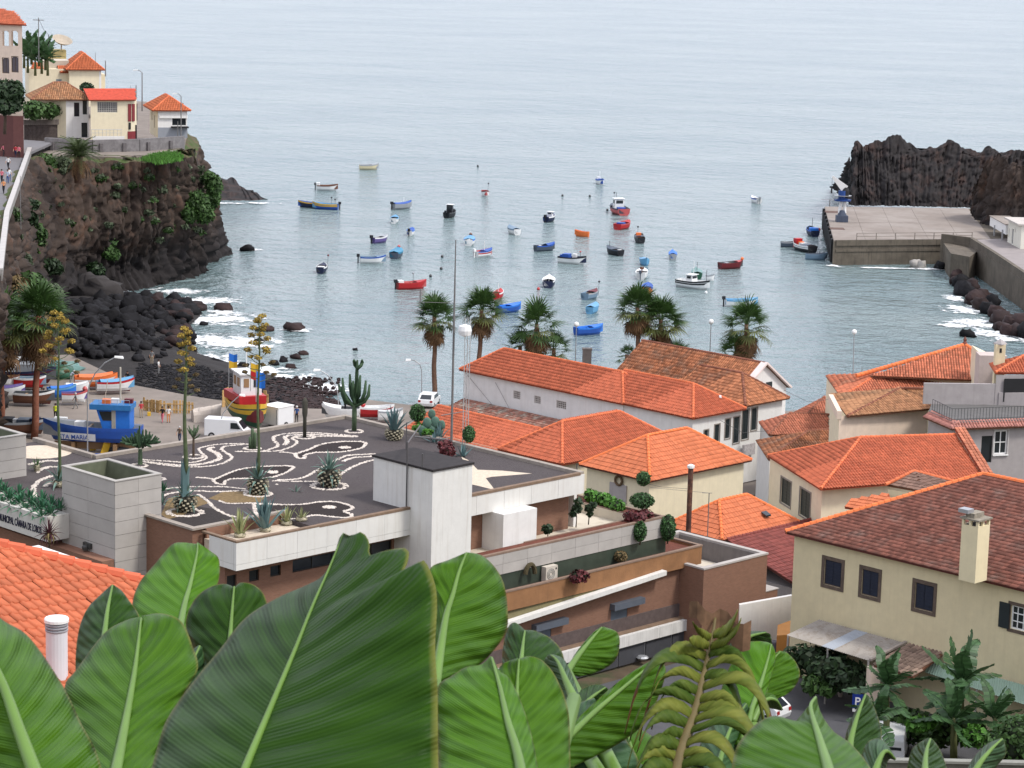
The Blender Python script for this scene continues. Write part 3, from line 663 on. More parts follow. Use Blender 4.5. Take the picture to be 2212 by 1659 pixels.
DGRAV=M('dark_gravel',(.026,.018,.017),rough=1,var=.3,scale=7,bump=1,bscale=24)
PEB=M('white_pebble',(.56,.50,.44),rough=.85,var=.12,isl=.22)
SAND=M('pale_gravel',(.58,.49,.38),rough=1,var=.16,scale=4,bump=.6,bscale=24)
SOIL=M('red_soil',(.13,.042,.026),rough=1,var=.28,scale=3,bump=.8,bscale=12)
TERR=M('terrace_screed',(.56,.50,.40),rough=.9,var=.08,scale=.6,col2=(.46,.40,.31),c2scale=.4,c2thr=(.5,.65))
bld=thing('civic_building','brown brick civic building with white fascias, grey stair towers and a gravel roof garden','building',E(104,115,8))
L0=E(0,0,0)
def ewall(mb,a0,b0,a1,b1,z0,z1,holes=(),m=0):return wall(mb,E(a0,b0,0),E(a1,b1,0),z0,z1,holes,m=m)
mb=MB()
hs3=[]
for x0,x1,y0,y1 in((490,511,1240,1275),(538,560,1229,1258),(584,607,1219,1247)):
 p,q=onb(x0,y1,111.2),onb(x1,y0,111.2);hs3.append((A_(p)-88.3,A_(q)-88.3,p.z-8,q.z-8))
zt=onb(700,1205,111.2).z;hs3.append((A_(onb(632,1230,111.2))-88.3,101.2-88.3,onb(632,1238,111.2).z-8,onb(640,1209,111.2).z-8))
ewall(mb,87.5,117.6,87.5,113.2,8,20.3);ewall(mb,87.5,113.2,94.2,113.2,8,20.3)
ewall(mb,88.3,111.2,101.4,111.2,8,18.55,hs3)
ewall(mb,88.3,113.2,88.3,111.2,8,18.55)
hs4=[(.25,2.05,1.75,2.75),(5.6,6.9,1.2,2.6)]
ewall(mb,104.7,110.9,116.4,110.9,15.6,18.8,hs4);ewall(mb,116.4,110.9,116.4,133,8,18.8)
mb.ab(86,94.8,120,133.2,8,18.7);mb.ab(84.4,86,117.7,131,8,18)
mb.build('brick_wall',BRICK,bld)
for i,h in enumerate(hs3):window(bld,E(88.3,111.2,0),E(101.4,111.2,0),8,h,'glass',M('dark_frame',(.03,.025,.022),rough=.5),.06,GLASS,bars=((5 if i==3 else 1),1))
window(bld,E(104.7,110.9,0),E(116.4,110.9,0),15.6,hs4[0],'glass',MATS['dark_frame'],.05,GLASS,bars=(2,1))
window(bld,E(104.7,110.9,0),E(116.4,110.9,0),15.6,hs4[1],'glass',MATS['dark_frame'],.05,M('grey_green_glass',(.10,.13,.11),rough=.15))
rf=MB();rpoly=[(87.7,113.35),(94.2,113.35),(94.2,110.1),(116.6,110.1),(116.6,133.2),(95.2,133.2),(95.2,140),(85.25,140),(85.25,122.9),(88.6,122.9),(88.6,117.6),(87.7,117.6)]
rf.prism([tuple(E(a,b,0)[:2])for a,b in rpoly],18.8,20.0);roof=rf.build('roof_deck',GRAV,bld);roof['label']='flat roof garden of brown gravel with white pebble fish and waves'
mb=MB()
mb.ab(87.35,87.75,113.0,117.6,20.3,20.42);mb.ab(87.75,94.4,113.0,113.4,20.3,20.42)
mb.ab(116.45,116.85,110.05,133.5,20.0,20.22);mb.ab(95.0,116.45,133.1,133.5,20.0,20.22);mb.ab(94.9,95.25,133.5,140.2,20.0,20.25)
mb.build('coping',COPING,bld)
mb=MB();mb.ab(88.0,94.2,109.8,110.06,20.1,20.2);mb.ab(94.2,101.6,109.8,110.1,20.05,20.2);mb.ab(104.7,116.45,109.95,110.25,20.03,20.2);mb.ab(88.0,88.25,110.06,113,20.1,20.2)
mb.build('edge_trim',M('brown_edge_trim',(.20,.135,.09),rough=.8,var=.2,scale=3),bld)
mb=MB();mb.ab(87.62,87.74,113.5,117.6,19,20.3);mb.ab(88.3,94.2,112.9,113.05,19,20.28);mb.build('parapet_lining',BRICK,bld)
mb=MB();mb.ab(88.2,94.2,110.05,113.0,18.7,19.72);mb.build('planter_bed',SAND,bld)
def panels(name,mat,a0,a1,b,zs,n,thick=.22,axis='a',end=0):
 for k in range(len(zs)-1):
  for i in range(n):
   p0=a0+(a1-a0)*i/n;p1=a0+(a1-a0)*(i+1)/n;q=MB()
   if axis=='a':q.ab(p0+.008,p1-.008,b+R.uniform(-.004,.004),b+thick,zs[k]+.008,zs[k+1]-.008)
   else:q.ab(b+R.uniform(-.004,.004),b+thick,p0+.008,p1-.008,zs[k]+.008,zs[k+1]-.008)
   q.build(name,mat,bld)
panels('fascia_panel',FASC,88.0,101.6,109.82,(18.45,18.8,20.09),6)
panels('fascia_panel',FASC,110.05,112.3,88.0,(18.45,18.8,20.09),1,axis='b')
panels('fascia_panel',FASC,104.72,116.85,109.98,(18.78,20.04),5)
panels('fascia_panel',FASC,110.22,133,116.62,(18.78,20.0),8,axis='b')
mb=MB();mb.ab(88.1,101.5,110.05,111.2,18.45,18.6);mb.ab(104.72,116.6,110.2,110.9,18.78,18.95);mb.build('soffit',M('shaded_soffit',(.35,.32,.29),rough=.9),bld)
mb=MB();mb.ab(101.4,104.7,107.9,113.2,8,22.72);sh=mb.build('shaft',SHAFT,bld)
mb=MB();mb.ab(101.32,104.78,107.82,113.28,22.72,22.86);mb.build('shaft_cap',M('black_bitumen',(.03,.026,.026),rough=.9,var=.3,scale=3),bld)
mb=MB();p=ona(879,1020,101.3);bb=B__(p);mb.tube([E(101.3,bb,19.4),E(101.3,bb,24.2)],.05,6);mb.tube([E(103.9,113,22.8),E(103.9,113,24.6)],.04,6);mb.tube([E(101.35,bb-1.3,22.8),E(101.35,bb-1.3,23.7)],.05,6)
mb.tube([E(101.3,bb,24.1),E(104.6,112.5,24.4)],.05,6);mb.build('pipe',M('dark_grey_pipe',(.09,.085,.085),rough=.5),bld)
def tower(a0,a1,b0,b1,z0,z1,rows,ca,cb,lab):
 m=MB();m.ab(a0+.06,a1-.06,b0+.06,b1-.06,z0,z1-1.3)
 for q in((a0+.06,a0+.3,b0+.06,b1-.06),(a1-.3,a1-.06,b0+.06,b1-.06),(a0+.3,a1-.3,b0+.06,b0+.3),(a0+.3,a1-.3,b1-.3,b1-.06)):m.ab(*q,z1-1.3,z1-.06)
 tw=m.build('stair_tower',M('mossy_tank_concrete',(.12,.13,.085),rough=.9,var=.25,scale=.8),bld);tw['label']=lab
 hh=(z1-.06-z0)/rows
 for r in range(rows):
  zz0=z0+r*hh;zz1=zz0+hh
  for i in range(cb):
   q=MB();q.ab(a0+R.uniform(-.004,.004),a0+.06,b0+.06+(b1-b0-.06)*i/cb+.006,b0+.06+(b1-b0-.06)*(i+1)/cb-.006,zz0+.012,zz1-.012);q.build('panel',PANEL,tw)
  for i in range(ca):
   q=MB();q.ab(a0+(a1-a0)*i/ca+.006,a0+(a1-a0)*(i+1)/ca-.006,b0+R.uniform(-.004,.004),b0+.06,zz0+.012,zz1-.012);q.build('panel',PANEL,tw)
 m=MB()
 for q in((a0-.04,a0+.28,b0-.04,b1+.04),(a1-.28,a1+.04,b0-.04,b1+.04),(a0+.28,a1-.28,b0-.04,b0+.28),(a0+.28,a1-.28,b1-.28,b1+.04)):m.ab(*q,z1-.055,z1)
 m.build('coping',M('grey_coping',(.36,.34,.31),rough=.9,var=.12,scale=3),tw)
 return tw
tw=tower(85.25,88.6,117.6,122.9,12.2,22.7,13,2,2,'grey panelled stair tower with an open mossy top')
mb=MB();p=ona(190,1178,85.2);mb.box(p,E1*.12,E2*.36,ZU*.16);mb.lathe(p+ZU*-.05-E1*.2,[(.18,-.2),(.2,0),(.1,.12)],8);mb.build('spotlight',M('dark_lamp_housing',(.05,.048,.045),rough=.4),tw)
tower(82,88.75,131.8,137,16,22.7,9,3,2,'grey panelled stair tower cut by the left edge of the picture')
mb=MB();mb.ab(83.7,85.24,122.2,140,18.4,19.9);pw=mb.build('sign_planter',M('pale_planter_concrete',(.56,.54,.49),rough=.85,var=.05,strk=.15),bld)
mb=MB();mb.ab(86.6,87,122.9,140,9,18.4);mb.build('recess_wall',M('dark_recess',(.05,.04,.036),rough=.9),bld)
pend=ona(89.5,1124,83.69)
zl=18.78
text(pw,'MUNICIPAL CÂMARA DE LOBOS',E(83.69,B__(pend),zl),-E2,ZU,.62,M('navy_letters',(.012,.012,.035),rough=.5),align='RIGHT',ext=.02,sx=.50)
mb=MB();mb.ab(104.75,121.9,107.5,120,15.4,16.3);mb.build('terrace_floor',TERR,bld)
mb=MB();mb.ab(104.75,121.6,107.52,108.5,16.3,16.86);mb.ab(120.5,121.7,108.5,117,16.3,16.86);mb.build('soil_bed',SOIL,bld)
mb=MB();mb.ab(104.75,121.9,107.25,107.5,16.9,17.02);mb.ab(120.35,120.5,108.62,117,16.3,17.0);mb.ab(121.7,121.9,107.5,117,15.4,17.0);mb.ab(110,120.35,108.5,108.62,16.3,16.9);mb.build('planter_edge',M('brown_planter_edge',(.22,.15,.11),rough=.85,var=.15,scale=3),bld)
mb=MB();mb.ab(120.33,120.349,108.7,117,16.3,16.95);mb.build('planter_lining',TERR,bld)
panels('panel',PANEL,104.75,121.9,107.27,(15.6,16.25,16.9),8,thick=.2)
ca0,ca1=A_(onb(1087,1150,109.0)),A_(onb(1159,1140,109.0));mb=MB();mb.ab(ca0,ca1,109.0,110.88,16.3,18.775);mb.build('column_block',WHITE,bld)
mb=MB();mb.ab(117,117.25,111,118,16.3,18.6);mb.build('side_wall',WHITE,bld)
mb=MB();mb.ab(104.75,122,107.32,107.5,14.4,15.6);mb.build('window_band',M('dark_green_glazing',(.045,.06,.045),rough=.35,var=.2),bld)
mb=MB();mb.ab(104.75,118.5,106.6,107.3,13.4,14.55);mb.ab(118.5,124.4,106.6,109.5,13.4,14.55);mb.build('soil_bed',SOIL,bld)
mb=MB();mb.ab(104.75,124.6,106.4,106.6,13.5,14.7);mb.ab(124.4,124.6,106.6,112,13.5,14.7);mb.build('planter_wall',BRICK2,bld)
mb=MB();mb.ab(104.75,124.65,106.36,106.62,14.7,14.8);mb.ab(124.38,124.65,106.62,112,14.7,14.8);mb.build('planter_edge',MATS['brown_planter_edge'],bld)
doors=[]
for x0,x1,y0,y1 in((1317,1356,1308,1400),(1148,1191,1352,1460)):
 p,q=onb(x0,y1,106.8),onb(x1,y0,106.8);doors.append((A_(p)-100,A_(q)-100,p.z-8,q.z-8))
mb=MB();ewall(mb,100,106.8,124.6,106.8,10.6,13.5,[(h[0],h[1],max(.01,h[2]-2.6),h[3]-2.6)for h in doors]);ewall(mb,124.4,106.8,124.4,112,8,13.5);mb.build('brick_wall',BRICK,bld)
BLUEG=M('blue_grey_paint',(.11,.135,.165),rough=.5,var=.08,strk=.2)
for(x0,x1,y0,y1),h in zip(((1317,1401,1288,1316),(1146,1229,1330,1358)),doors):
 m=MB();m.ab(100+h[0],100+h[1],106.85,106.95,10.6+max(0,h[2]-2.6),10.6+h[3]-2.6);dr=m.build('door',BLUEG,bld)
 m=MB();a0_=100+h[0]-.12;m.ab(a0_,a0_+2.9,106.35,106.8,8+h[3]+.02,8+h[3]+.42);m.build('roller_hood',M('blue_grey_hood',(.10,.115,.14),rough=.45,var=.1),bld)
p,q=onb(1104,1344,106.25),onb(1434,1236,106.25);d=q-p;p=p-d*.12;d=q-p
m=MB();m.box((p+q)/2,d/2,E2*.26,ZU*.15);m.build('ledge',FASC,bld)
m=MB();m.add([p+ZU*.15+E2*.2,q+ZU*.15+E2*.2,Vector((q.x,q.y,13.5))+E2*.45,Vector((p.x,p.y,13.5))+E2*.45],[[0,1,2,3]]);m.build('reveal',M('olive_reveal',(.16,.14,.07),rough=.9,var=.15,strk=.3),bld)
m=MB();m.ab(100,124.4,106.68,106.8,10.15,11.0);m.build('dado',M('dark_brick_dado',(.10,.075,.07),rough=.9,var=.2,scale=3),bld)
m=MB();m.ab(100,124.4,106.3,106.82,10.05,10.15);m.build('ledge',MATS['brown_edge_trim'],bld)
panels('panel',M('streaked_white_band',(.62,.61,.58),rough=.85,var=.08,strk=.6,stain=(.2,.18,.16)),100,124.3,106.0,(9.3,10.05),12,thick=.5)
for i in range(9):
 m=MB();a0_=101+i*2.6;m.ab(a0_,a0_+2.45,106.2,106.3,8.02,9.28);m.build('garage_door',M('dark_grey_garage_door',(.06,.062,.07),rough=.5,var=.1),bld)
m=MB();m.ab(100,124.4,106.32,106.6,8,9.3);m.build('garage_wall',WHITE,bld)
m=MB();p=onb(1388,1420,105.9);m.lathe(p,[(.02,-.22),(.3,-.14),(.42,0),(.3,.1),(.05,.14)],10);m.build('wall_lamp',METAL,bld)
m=MB();ewall(m,122.9,104.7,129.4,104.7,8,13.7);ewall(m,122.9,107,122.9,104.7,8,13.7);ewall(m,129.4,104.7,129.4,112.6,8,13.7)
m.ab(129.4,130.9,104.9,107.5,8,11.0);m.ab(123.3,129,105.1,112.3,8,12.3);m.build('brick_block',BRICK,bld)
m=MB();m.ab(122.85,129.45,104.65,105.05,13.7,13.82);m.ab(129.05,129.45,105.05,112.7,13.7,13.82);m.ab(122.85,129.05,112.3,112.7,13.7,13.82);m.ab(122.85,123.2,105.05,112.3,13.7,13.82);m.ab(129.38,131,104.85,107.6,11,11.06);m.build('coping',M('pale_block_coping',(.40,.37,.34),rough=.9,var=.1),bld)
m=MB();m.ab(128.95,129.05,105.05,112.3,12.3,13.7);m.ab(123.2,128.95,112.2,112.3,12.3,13.7);m.build('parapet_lining',M('grey_lining',(.17,.155,.15),rough=.9,var=.15,strk=.3),bld)
m=MB();m.ab(123.3,128.9,105.1,112.2,12.3,12.36);m.build('roof_screed',TERR,bld)
def zc(z):return[(288+x*.25,921.6+y*.25)for x,y in z]
def spline(P,n=14,closed=False):
 out=[];k=len(P);rng_=range(k if closed else k-1)
 for i in rng_:
  g=(lambda j:P[j%k])if closed else(lambda j:P[min(max(j,0),k-1)])
  p0,p1,p2,p3=[Vector(g(i+q))for q in(-1,0,1,2)]
  for s_ in range(n):
   t_=s_/n;out.append(.5*((2*p1)+(p2-p0)*t_+(2*p0-5*p1+4*p2-p3)*t_*t_+(3*p1-p0-3*p2+p3)*t_**3))
 if not closed:out.append(Vector(P[-1]))
 return out
fishA=[(690,460),(790,418),(900,375),(1050,350),(1200,342),(1330,340),(1383,352),(1330,392),(1230,430),(1130,446),(980,448),(860,452),(800,468),(778,500),(715,488)]
fishB=[(1400,235),(1500,205),(1620,155),(1750,135),(1900,128),(2000,138),(1985,178),(1880,208),(1750,222),(1580,224),(1490,245),(1470,275),(1415,268)]
fishC=[(1040,668),(1270,675),(1470,672),(1570,655),(1700,648),(1800,660),(1885,690),(1885,715),(1822,732),(1882,758),(1875,782),(1790,786),(1640,772),(1560,766),(1440,790),(1250,800),(1080,770)]
lines=[([(50,285),(300,300),(480,312),(600,290),(628,262),(580,218),(570,190),(700,158),(900,148),(1010,156)],.16),([(60,300),(400,335),(600,322),(738,282),(722,232),(655,198),(690,178)],.34),([(150,315),(380,345),(600,347),(760,322),(850,272),(830,245),(765,200),(800,170),(950,156)],.16),([(880,215),(1100,215),(1200,190),(1250,160),(1210,108),(1245,75),(1400,56),(1620,58),(1940,85)],.2),([(1310,160),(1332,120),(1302,96),(1350,76),(1500,70),(1700,76),(1900,88)],.3),([(1080,216),(1250,210),(1370,172),(1412,130),(1372,102),(1430,88),(1700,86),(1940,90)],.16),([(240,545),(400,525),(600,520),(800,522),(970,540)],.16),([(250,600),(330,575),(420,562),(520,556),(740,562),(980,552)],.2),([(560,585),(640,640),(700,702),(840,772),(1040,802)],.2),([(740,638),(820,664),(1050,662),(1300,676)],.14),([(1240,462),(1400,455),(1500,428),(1580,380),(1680,330),(1810,262),(1900,246),(2090,236)],.2),([(1200,470),(1400,474),(1600,474)],.14),([(1785,416),(1850,372),(1960,320),(2090,285)],.2),([(1810,300),(1900,270),(2090,256)],.26),(fishA+[fishA[0]],.18),(fishB+[fishB[0]],.22),(fishC+[fishC[0]],.2),([(545,440),(620,444),(690,455)],.16),([(1265,220),(1340,226),(1400,236)],.16),([(1240,500),(1240,500)],.1)]
left_=[([(240,330),(330,310),(420,295),(500,300)],.3),([(340,380),(400,350),(500,350)],.25),([(310,610),(290,530),(340,470),(420,435),(515,420)],.3),([(380,520),(440,480),(515,450)],.3),([(330,400),(345,375),(420,355)],.2)]
peb=MB()
def pebble(x,y,z,r):
 a=R.uniform(0,6.28);vs=[(x+r*math.cos(a+k*1.2566)*R.uniform(.8,1.2),y+r*math.sin(a+k*1.2566)*R.uniform(.8,1.2),z)for k in range(5)]+[(x,y,z+r*.6)]
 peb.add(vs,[[k,(k+1)%5,5]for k in range(5)])
for cv,wd in lines+[([((x*.25-288)/.25,y)for x,y in c],w_)for c,w_ in left_]:
 P=[gp(*q,20.0)for q in spline(zc(cv),10)]
 for i in range(len(P)-1):
  Lg=(P[i+1]-P[i]).length;d=(P[i+1]-P[i]).normalized()if Lg>1e-4 else E1;n=Vector((-d.y,d.x,0));k=int(Lg*wd*105)+1
  for _ in range(k):
   o=P[i]+(P[i+1]-P[i])*R.random()+n*wd*R.uniform(-.46,.46);pebble(o.x,o.y,20.005,R.uniform(.05,.1))
def pdisc(px,py,r,n,hole=0):
 c=gp(px,py,20)
 for _ in range(n):
  a=R.uniform(0,6.28);q=r*math.sqrt(R.uniform(hole,1));pebble(c.x+q*math.cos(a),c.y+q*math.sin(a),20.01,R.uniform(.06,.11))
for x,y in((588,1020),(745,967),(711,1096)):pdisc(x,y,.38,60)
for x,y,r in((400,1107,1.15),(557,1067,.9),(711,1050,1.2),(765,932,.65),(658,944,.75),(545,969,.6),(418,987,.7),(300,1006,.6),(345,1035,.4)):pdisc(x,y,r,int(150*r),.55)
peb.build('pebble_outline',PEB,roof)['kind']='stuff'
mb=MB();k=0
for f in(fishA,fishB,fishC):
 P=[gp(*q,20.006)for q in spline(zc(f),6,True)];c=sum(P,Vector())/len(P)
 n=len(P);top_=[P[i]for i in range(n)];mb.add(top_,[list(range(n))])
mb.build('fish_bed',DGRAV,roof)
def patch(name,pts,mat,z,conv=lambda q:q):
 m=MB();P=[gp(*q,z)for q in pts];m.add(P,[list(range(len(P)))]);return m.build(name,mat,roof)
st=[(771.8+x*.25,921.6+y*.25)for x,y in[(1510,405),(1330,420),(1160,433),(1110,445),(1190,548),(1060,515),(960,492),(950,380),(900,260),(960,290),(1040,372),(1250,380)]]
patch('gravel_star',st,SAND,20.006)
cc=gp(87,976,20.006);m=MB();m.lathe(cc-ZU*.01,[(2.1,0),(2.0,.02)],24);m.build('gravel_disc',SAND,roof)
patch('gravel_bed',zc([(240,760),(300,620),(420,590),(560,600),(650,660),(560,690),(420,770),(300,800)]),M('dry_scrub_gravel',(.19,.13,.06),rough=1,var=.4,scale=5,bump=1,bscale=20),20.004)
patch('gravel_bed',zc([(650,620),(780,560),(1000,560),(1150,600),(1100,650),(830,660)]),MATS['dry_scrub_gravel'],20.004)
patch('gravel_bed',zc([(235,790),(320,740),(560,690),(700,710),(840,775),(830,815),(520,900),(290,830)]),M('black_gravel',(.035,.028,.026),rough=1,var=.35,scale=7,bump=1,bscale=24),20.003)
mp=gp(975,962,20);mt=thing('radio_mast','tall thin radio mast with a white dish rising from the roof garden','mast',mp)
hm=mp.y*(962-505)/5480
m=MB();m.tube([mp,mp+ZU*hm*.62,mp+ZU*hm],[.085,.07,.035],8);m.build('pole',M('mast_steel',(.16,.155,.15),rough=.5,var=.2),mt)
m=MB();q2=mp+Vector((.75,.3,0));h2=hm*.62
for dx,dy in((0,0),(.36,0),(.18,.3)):m.tube([q2+Vector((dx,dy,0)),q2+Vector((dx,dy,h2))],.028,5)
k=0
while k*.5<h2-.5:
 a=[(0,0),(.36,0),(.18,.3)];p0=a[k%3];p1=a[(k+1)%3];m.tube([q2+Vector((*p0,k*.5)),q2+Vector((*p1,k*.5+.5))],.014,4);k+=1
m.build('lattice',M('galvanised_lattice',(.40,.40,.39),rough=.5),mt)
m=MB();dz=mp.y*(962-690)/5480;m.lathe(mp+Vector((.75,-.2,dz-.4)),[(.05,-.42),(.4,-.3),(.46,0),(.4,.3),(.05,.42)],12);m.build('dish',WHITEP,mt)
m=MB();m.tube([mp+ZU*(dz+1.4)+Vector((-2.4,0,.02)),mp+ZU*(dz+1.4)],.02,5);m.tube([mp+ZU*(dz+1.4)+Vector((-2.3,0,0)),mp+ZU*(dz+2.3)+Vector((-2.3,0,0))],.05,5)
m.tube([mp+ZU*2.2-E1*1.0,mp+ZU*2.2+E1*1.2],.03,5);m.tube([mp+ZU*.3+E2*2.6-E1*1.0,mp+ZU*.35],.06,6);m.build('antenna',MATS['mast_steel'],mt)
# VILLAGE HOUSES
def plane_hit(x,y,P0,P1):
 d=ray(x,y);u=(Vector(P1)-Vector(P0)).to_2d().to_3d().normalized();n=Vector((u.y,-u.x,0))
 return CAM+d*((Vector(P0)-CAM).dot(n)/d.dot(n))
def px_hole(P0,P1,z0,xL,yT,yB,xR):
 u=(Vector(P1)-Vector(P0)).to_2d().to_3d().normalized();o=Vector((P0[0],P0[1],0))
 a=plane_hit(xL,yT,P0,P1);b=plane_hit(xL,yB,P0,P1);c=plane_hit(xR,(yT+yB)/2,P0,P1)
 return((a.to_2d().to_3d()-o).dot(u),(c.to_2d().to_3d()-o).dot(u),b.z-z0,a.z-z0)
FRD=M('dark_green_frame',(.03,.036,.034),rough=.5);FRB=M('brown_stone_frame',(.13,.095,.07),rough=.8,var=.2,scale=3)
FRG=M('grey_stone_frame',(.26,.23,.20),rough=.85,var=.15,scale=3)
def roof_of(root,a0,a1,b0,b1,ze,zr,axis,h0,h1,kind,wd,ln,tm,um,cm,skip=(),indiv=True,E=E,label=None,capskip=()):
 fs,caps,r0,r1=hip_faces(a0,a1,b0,b1,ze,zr,axis,h0,h1,E)
 r=Roof(root,kind,wd,ln,tm,um,cm,indiv)
 for k,f in fs.items():r.face(f,tiles=k not in skip)
 for i,c in enumerate(caps):
  if i not in capskip:r.cap(*c)
 return r.done(label=label)
CAPO=M('orange_ridge_tile',(.62,.16,.065),rough=.85,var=.12,isl=.12);CAPD=M('dark_ridge_tile',(.22,.085,.05),rough=.9,var=.2,isl=.2)
CAPB=M('bright_ridge_tile',(.74,.19,.06),rough=.8,var=.1,isl=.1)
# long white house
h=thing('white_house','long white house with a long orange tiled roof and three lattice vents in its side','house',E(177.5,170,3))
W0,W1=E(174.8,181.6,0),E(174.8,159.8,0)
vents=[px_hole(W0,W1,2.6,*q)for q in((1109,843,861,1124),(1154,854,871,1168),(1202,864,881,1223))]
X0,X1=E(174.8,159.8,0),E(180.3,159.8,0)
wins=[px_hole(X0,X1,2.6,*q)for q in((1357,882,905,1381),(1398,874,926,1421))]
m=MB();wall(m,W0,W1,2.6,9.95,vents);wall(m,X0,X1,2.6,9.95,wins);ewall(m,180.3,159.8,180.3,181.6,2.6,9.95);ewall(m,180.3,181.6,174.8,181.6,2.6,9.95);m.build('wall',WHITE,h)
for v in vents:window(h,W0,W1,2.6,v,'glass',M('white_lattice',(.55,.52,.48),rough=.8),.07,M('vent_shadow',(.12,.11,.10),rough=.9),depth=.16,name='vent',bars=(5,4))
for v in wins:window(h,X0,X1,2.6,v,'shutter',FRD,.08,SHUT,surround=FRG,sw=.12)
m=MB();m.ab(174.5,180.6,159.5,181.9,9.82,9.93);m.build('eaves',WHITE,h)
roof_of(h,174.4,180.7,159.4,182.0,10,12.25,'b',True,True,'roman',.24,.40,T_OR,U_OR,CAPO,skip=('a1','b1'))
h=thing('lean_to','old brown tiled lean-to along the foot of the long white house','house',E(171,172,3))
p,q=ona(1004,861,174.6),ona(1221,906,174.6);z1=p.z;bL,bR=B__(p),158.
m=MB();m.ab(169.2,174.7,bR,bL,2.6,z1-1.75);m.build('wall',PINK,h)
r=Roof(h,'flat',.26,.42,M('patched_brown_tile',(.27,.12,.085),rough=.9,var=.22,scale=1.4,isl=.35,col2=(.30,.26,.21),c2scale=1.1,c2thr=(.5,.62)),U_OLD,CAPD,indiv=False);r.face([E(168.6,bL+.2,z1-1.75),E(168.6,bR,z1-1.75),E(174.7,bR,z1),E(174.7,bL+.2,z1)]);r.done()
# gable house
h=thing('gable_house','white gable house with weathered brown tiles and a pale pink verge','house',E(188.3,160,3))
G0,G1=E(184.7,153.8,0),E(191.8,153.8,0)
gw=[px_hole(G0,G1,2.6,1655,826,880,1666)]
m=MB();wall(m,G0,G1,2.6,10.5,[g for g in gw if g[3]<7.9]);ewall(m,191.8,153.8,191.8,169.5,2.6,10.5);ewall(m,184.7,169.5,184.7,153.8,2.6,10.5)
m.add([E(184.7,153.8,10.5),E(191.8,153.8,10.5),E(188.25,153.8,13.15)],[[0,1,2]]);m.build('wall',WHITE,h)
for g in gw:
 if g[3]<7.9:window(h,G0,G1,2.6,g,'shutter',FRD,.08,SHUT,surround=FRG,sw=.1)
 else:
  q=MB();q.box(G0.to_3d()+E1*((g[0]+g[1])/2)+ZU*(2.6+(g[2]+g[3])/2)-E2*.03,E1*(g[1]-g[0])/2,E2*.04,ZU*(g[3]-g[2])/2);q.build('shutter',SHUT,h)
fs,caps,r0,r1=hip_faces(184.4,192.1,153.7,169.8,10.5,13.25,'b',False,False)
r=Roof(h,'barrel',.25,.42,T_OLD,U_OLD,CAPD);r.face(fs['a0']);r.face(fs['a1'],tiles=False);r.cap(*caps[0]);r.done()
m=MB();
for s_ in(-1,1):
 a=E(188.25,153.6,13.3);b=E(188.25+s_*3.95,153.6,10.45);d=(b-a);u_=d.normalized();m.box((a+b)/2+E2*.15,d/2,E2*.38,d.cross(E2).normalized()*.09)
m.build('verge',M('pink_white_verge',(.70,.60,.56),rough=.8,var=.06),h)
# orange hip house and small brown hip house, one white street front
h=thing('street_house','white street house with an orange hipped roof and a row of dark shutters','house',E(178.3,155,3))
S0,S1=E(174.9,151.1,0),E(188.3,151.4,0)
sw_=[px_hole(S0,S1,2.6,*q)for q in((1521,930,946,1530),(1544,918,956,1554),(1567,906,948,1577),(1585,902,958,1597),(1604,884,950,1617),(1624,878,930,1635))]
sw_=[(a,b,max(.1,c),min(d,7.1))for a,b,c,d in sw_]
low=[px_hole(S0,S1,2.6,*q)for q in((1600,958,985,1616),(1622,945,975,1634))];low=[(a,b,max(.1,c),d)for a,b,c,d in low]
m=MB();wall(m,S0,S1,2.6,9.95,sw_);ewall(m,174.9,162,174.9,151.1,2.6,9.95);ewall(m,188.3,151.4,188.3,154,2.6,9.95);m.build('wall',WHITE,h)
for v in sw_:window(h,S0,S1,2.6,v,'shutter',FRD,.06,SHUT,surround=FRG,sw=.1)
roof_of(h,174.5,182.1,150.7,163,10,12.3,'b',.9,False,'roman',.24,.4,T_OR,U_OR,CAPO,skip=('a1',))
m=MB();p=plane_hit(1612,970,S0,S1);m.box(p-E2*.3,E1*.9,E2*.04,ZU*.55);p2=plane_hit(1595,985,S0,S1);m.box(p2-E2*.3,E1*.5,E2*.04,ZU*.5);m.build('shop_sign',M('shop_sign_board',(.45,.42,.42),rough=.5,var=.3,scale=5),h)
h=thing('street_house','narrow house with a small brown hipped roof against the gable house','house',E(185,154,8))
m=MB();m.ab(182.4,188,151.7,158,8,10.1);m.build('wall',WHITE,h)
roof_of(h,182.2,188.8,150.9,159.5,10.2,12.5,'b',True,False,'flat',.25,.4,T_OLD,U_OLD,CAPD,skip=('a1',))
# two-ridged orange roof
h=thing('orange_house','house with a wide plain orange hipped roof behind the roof garden','house',E(154,145,5))
m=MB();ewall(m,147.9,157,147.9,141.9,4,10.9);ewall(m,147.9,141.9,161.6,141.9,4,10.9);ewall(m,161.6,141.9,161.6,149,4,10.9);m.build('wall',CREAM2,h)
roof_of(h,147.5,162.2,141.4,149.0,11,13.5,'a',True,True,'roman',.24,.40,T_OR,U_OR,CAPO,skip=('b1','a1'))
h=thing('orange_house','low orange roof wing running left from the wide plain orange roof','house',E(152,154,5))
m=MB();ewall(m,147.9,161,147.9,149.2,4,10.4);m.build('wall',CREAM2,h)
fs,caps,r0,r1=hip_faces(147.5,156,148.2,161,10.6,12.3,'b',False,False);r=Roof(h,'roman',.24,.40,T_OR,U_OR,CAPO);r.face(fs['a0']);r.face(fs['a1'],tiles=False);r.cap(*caps[0]);r.done()
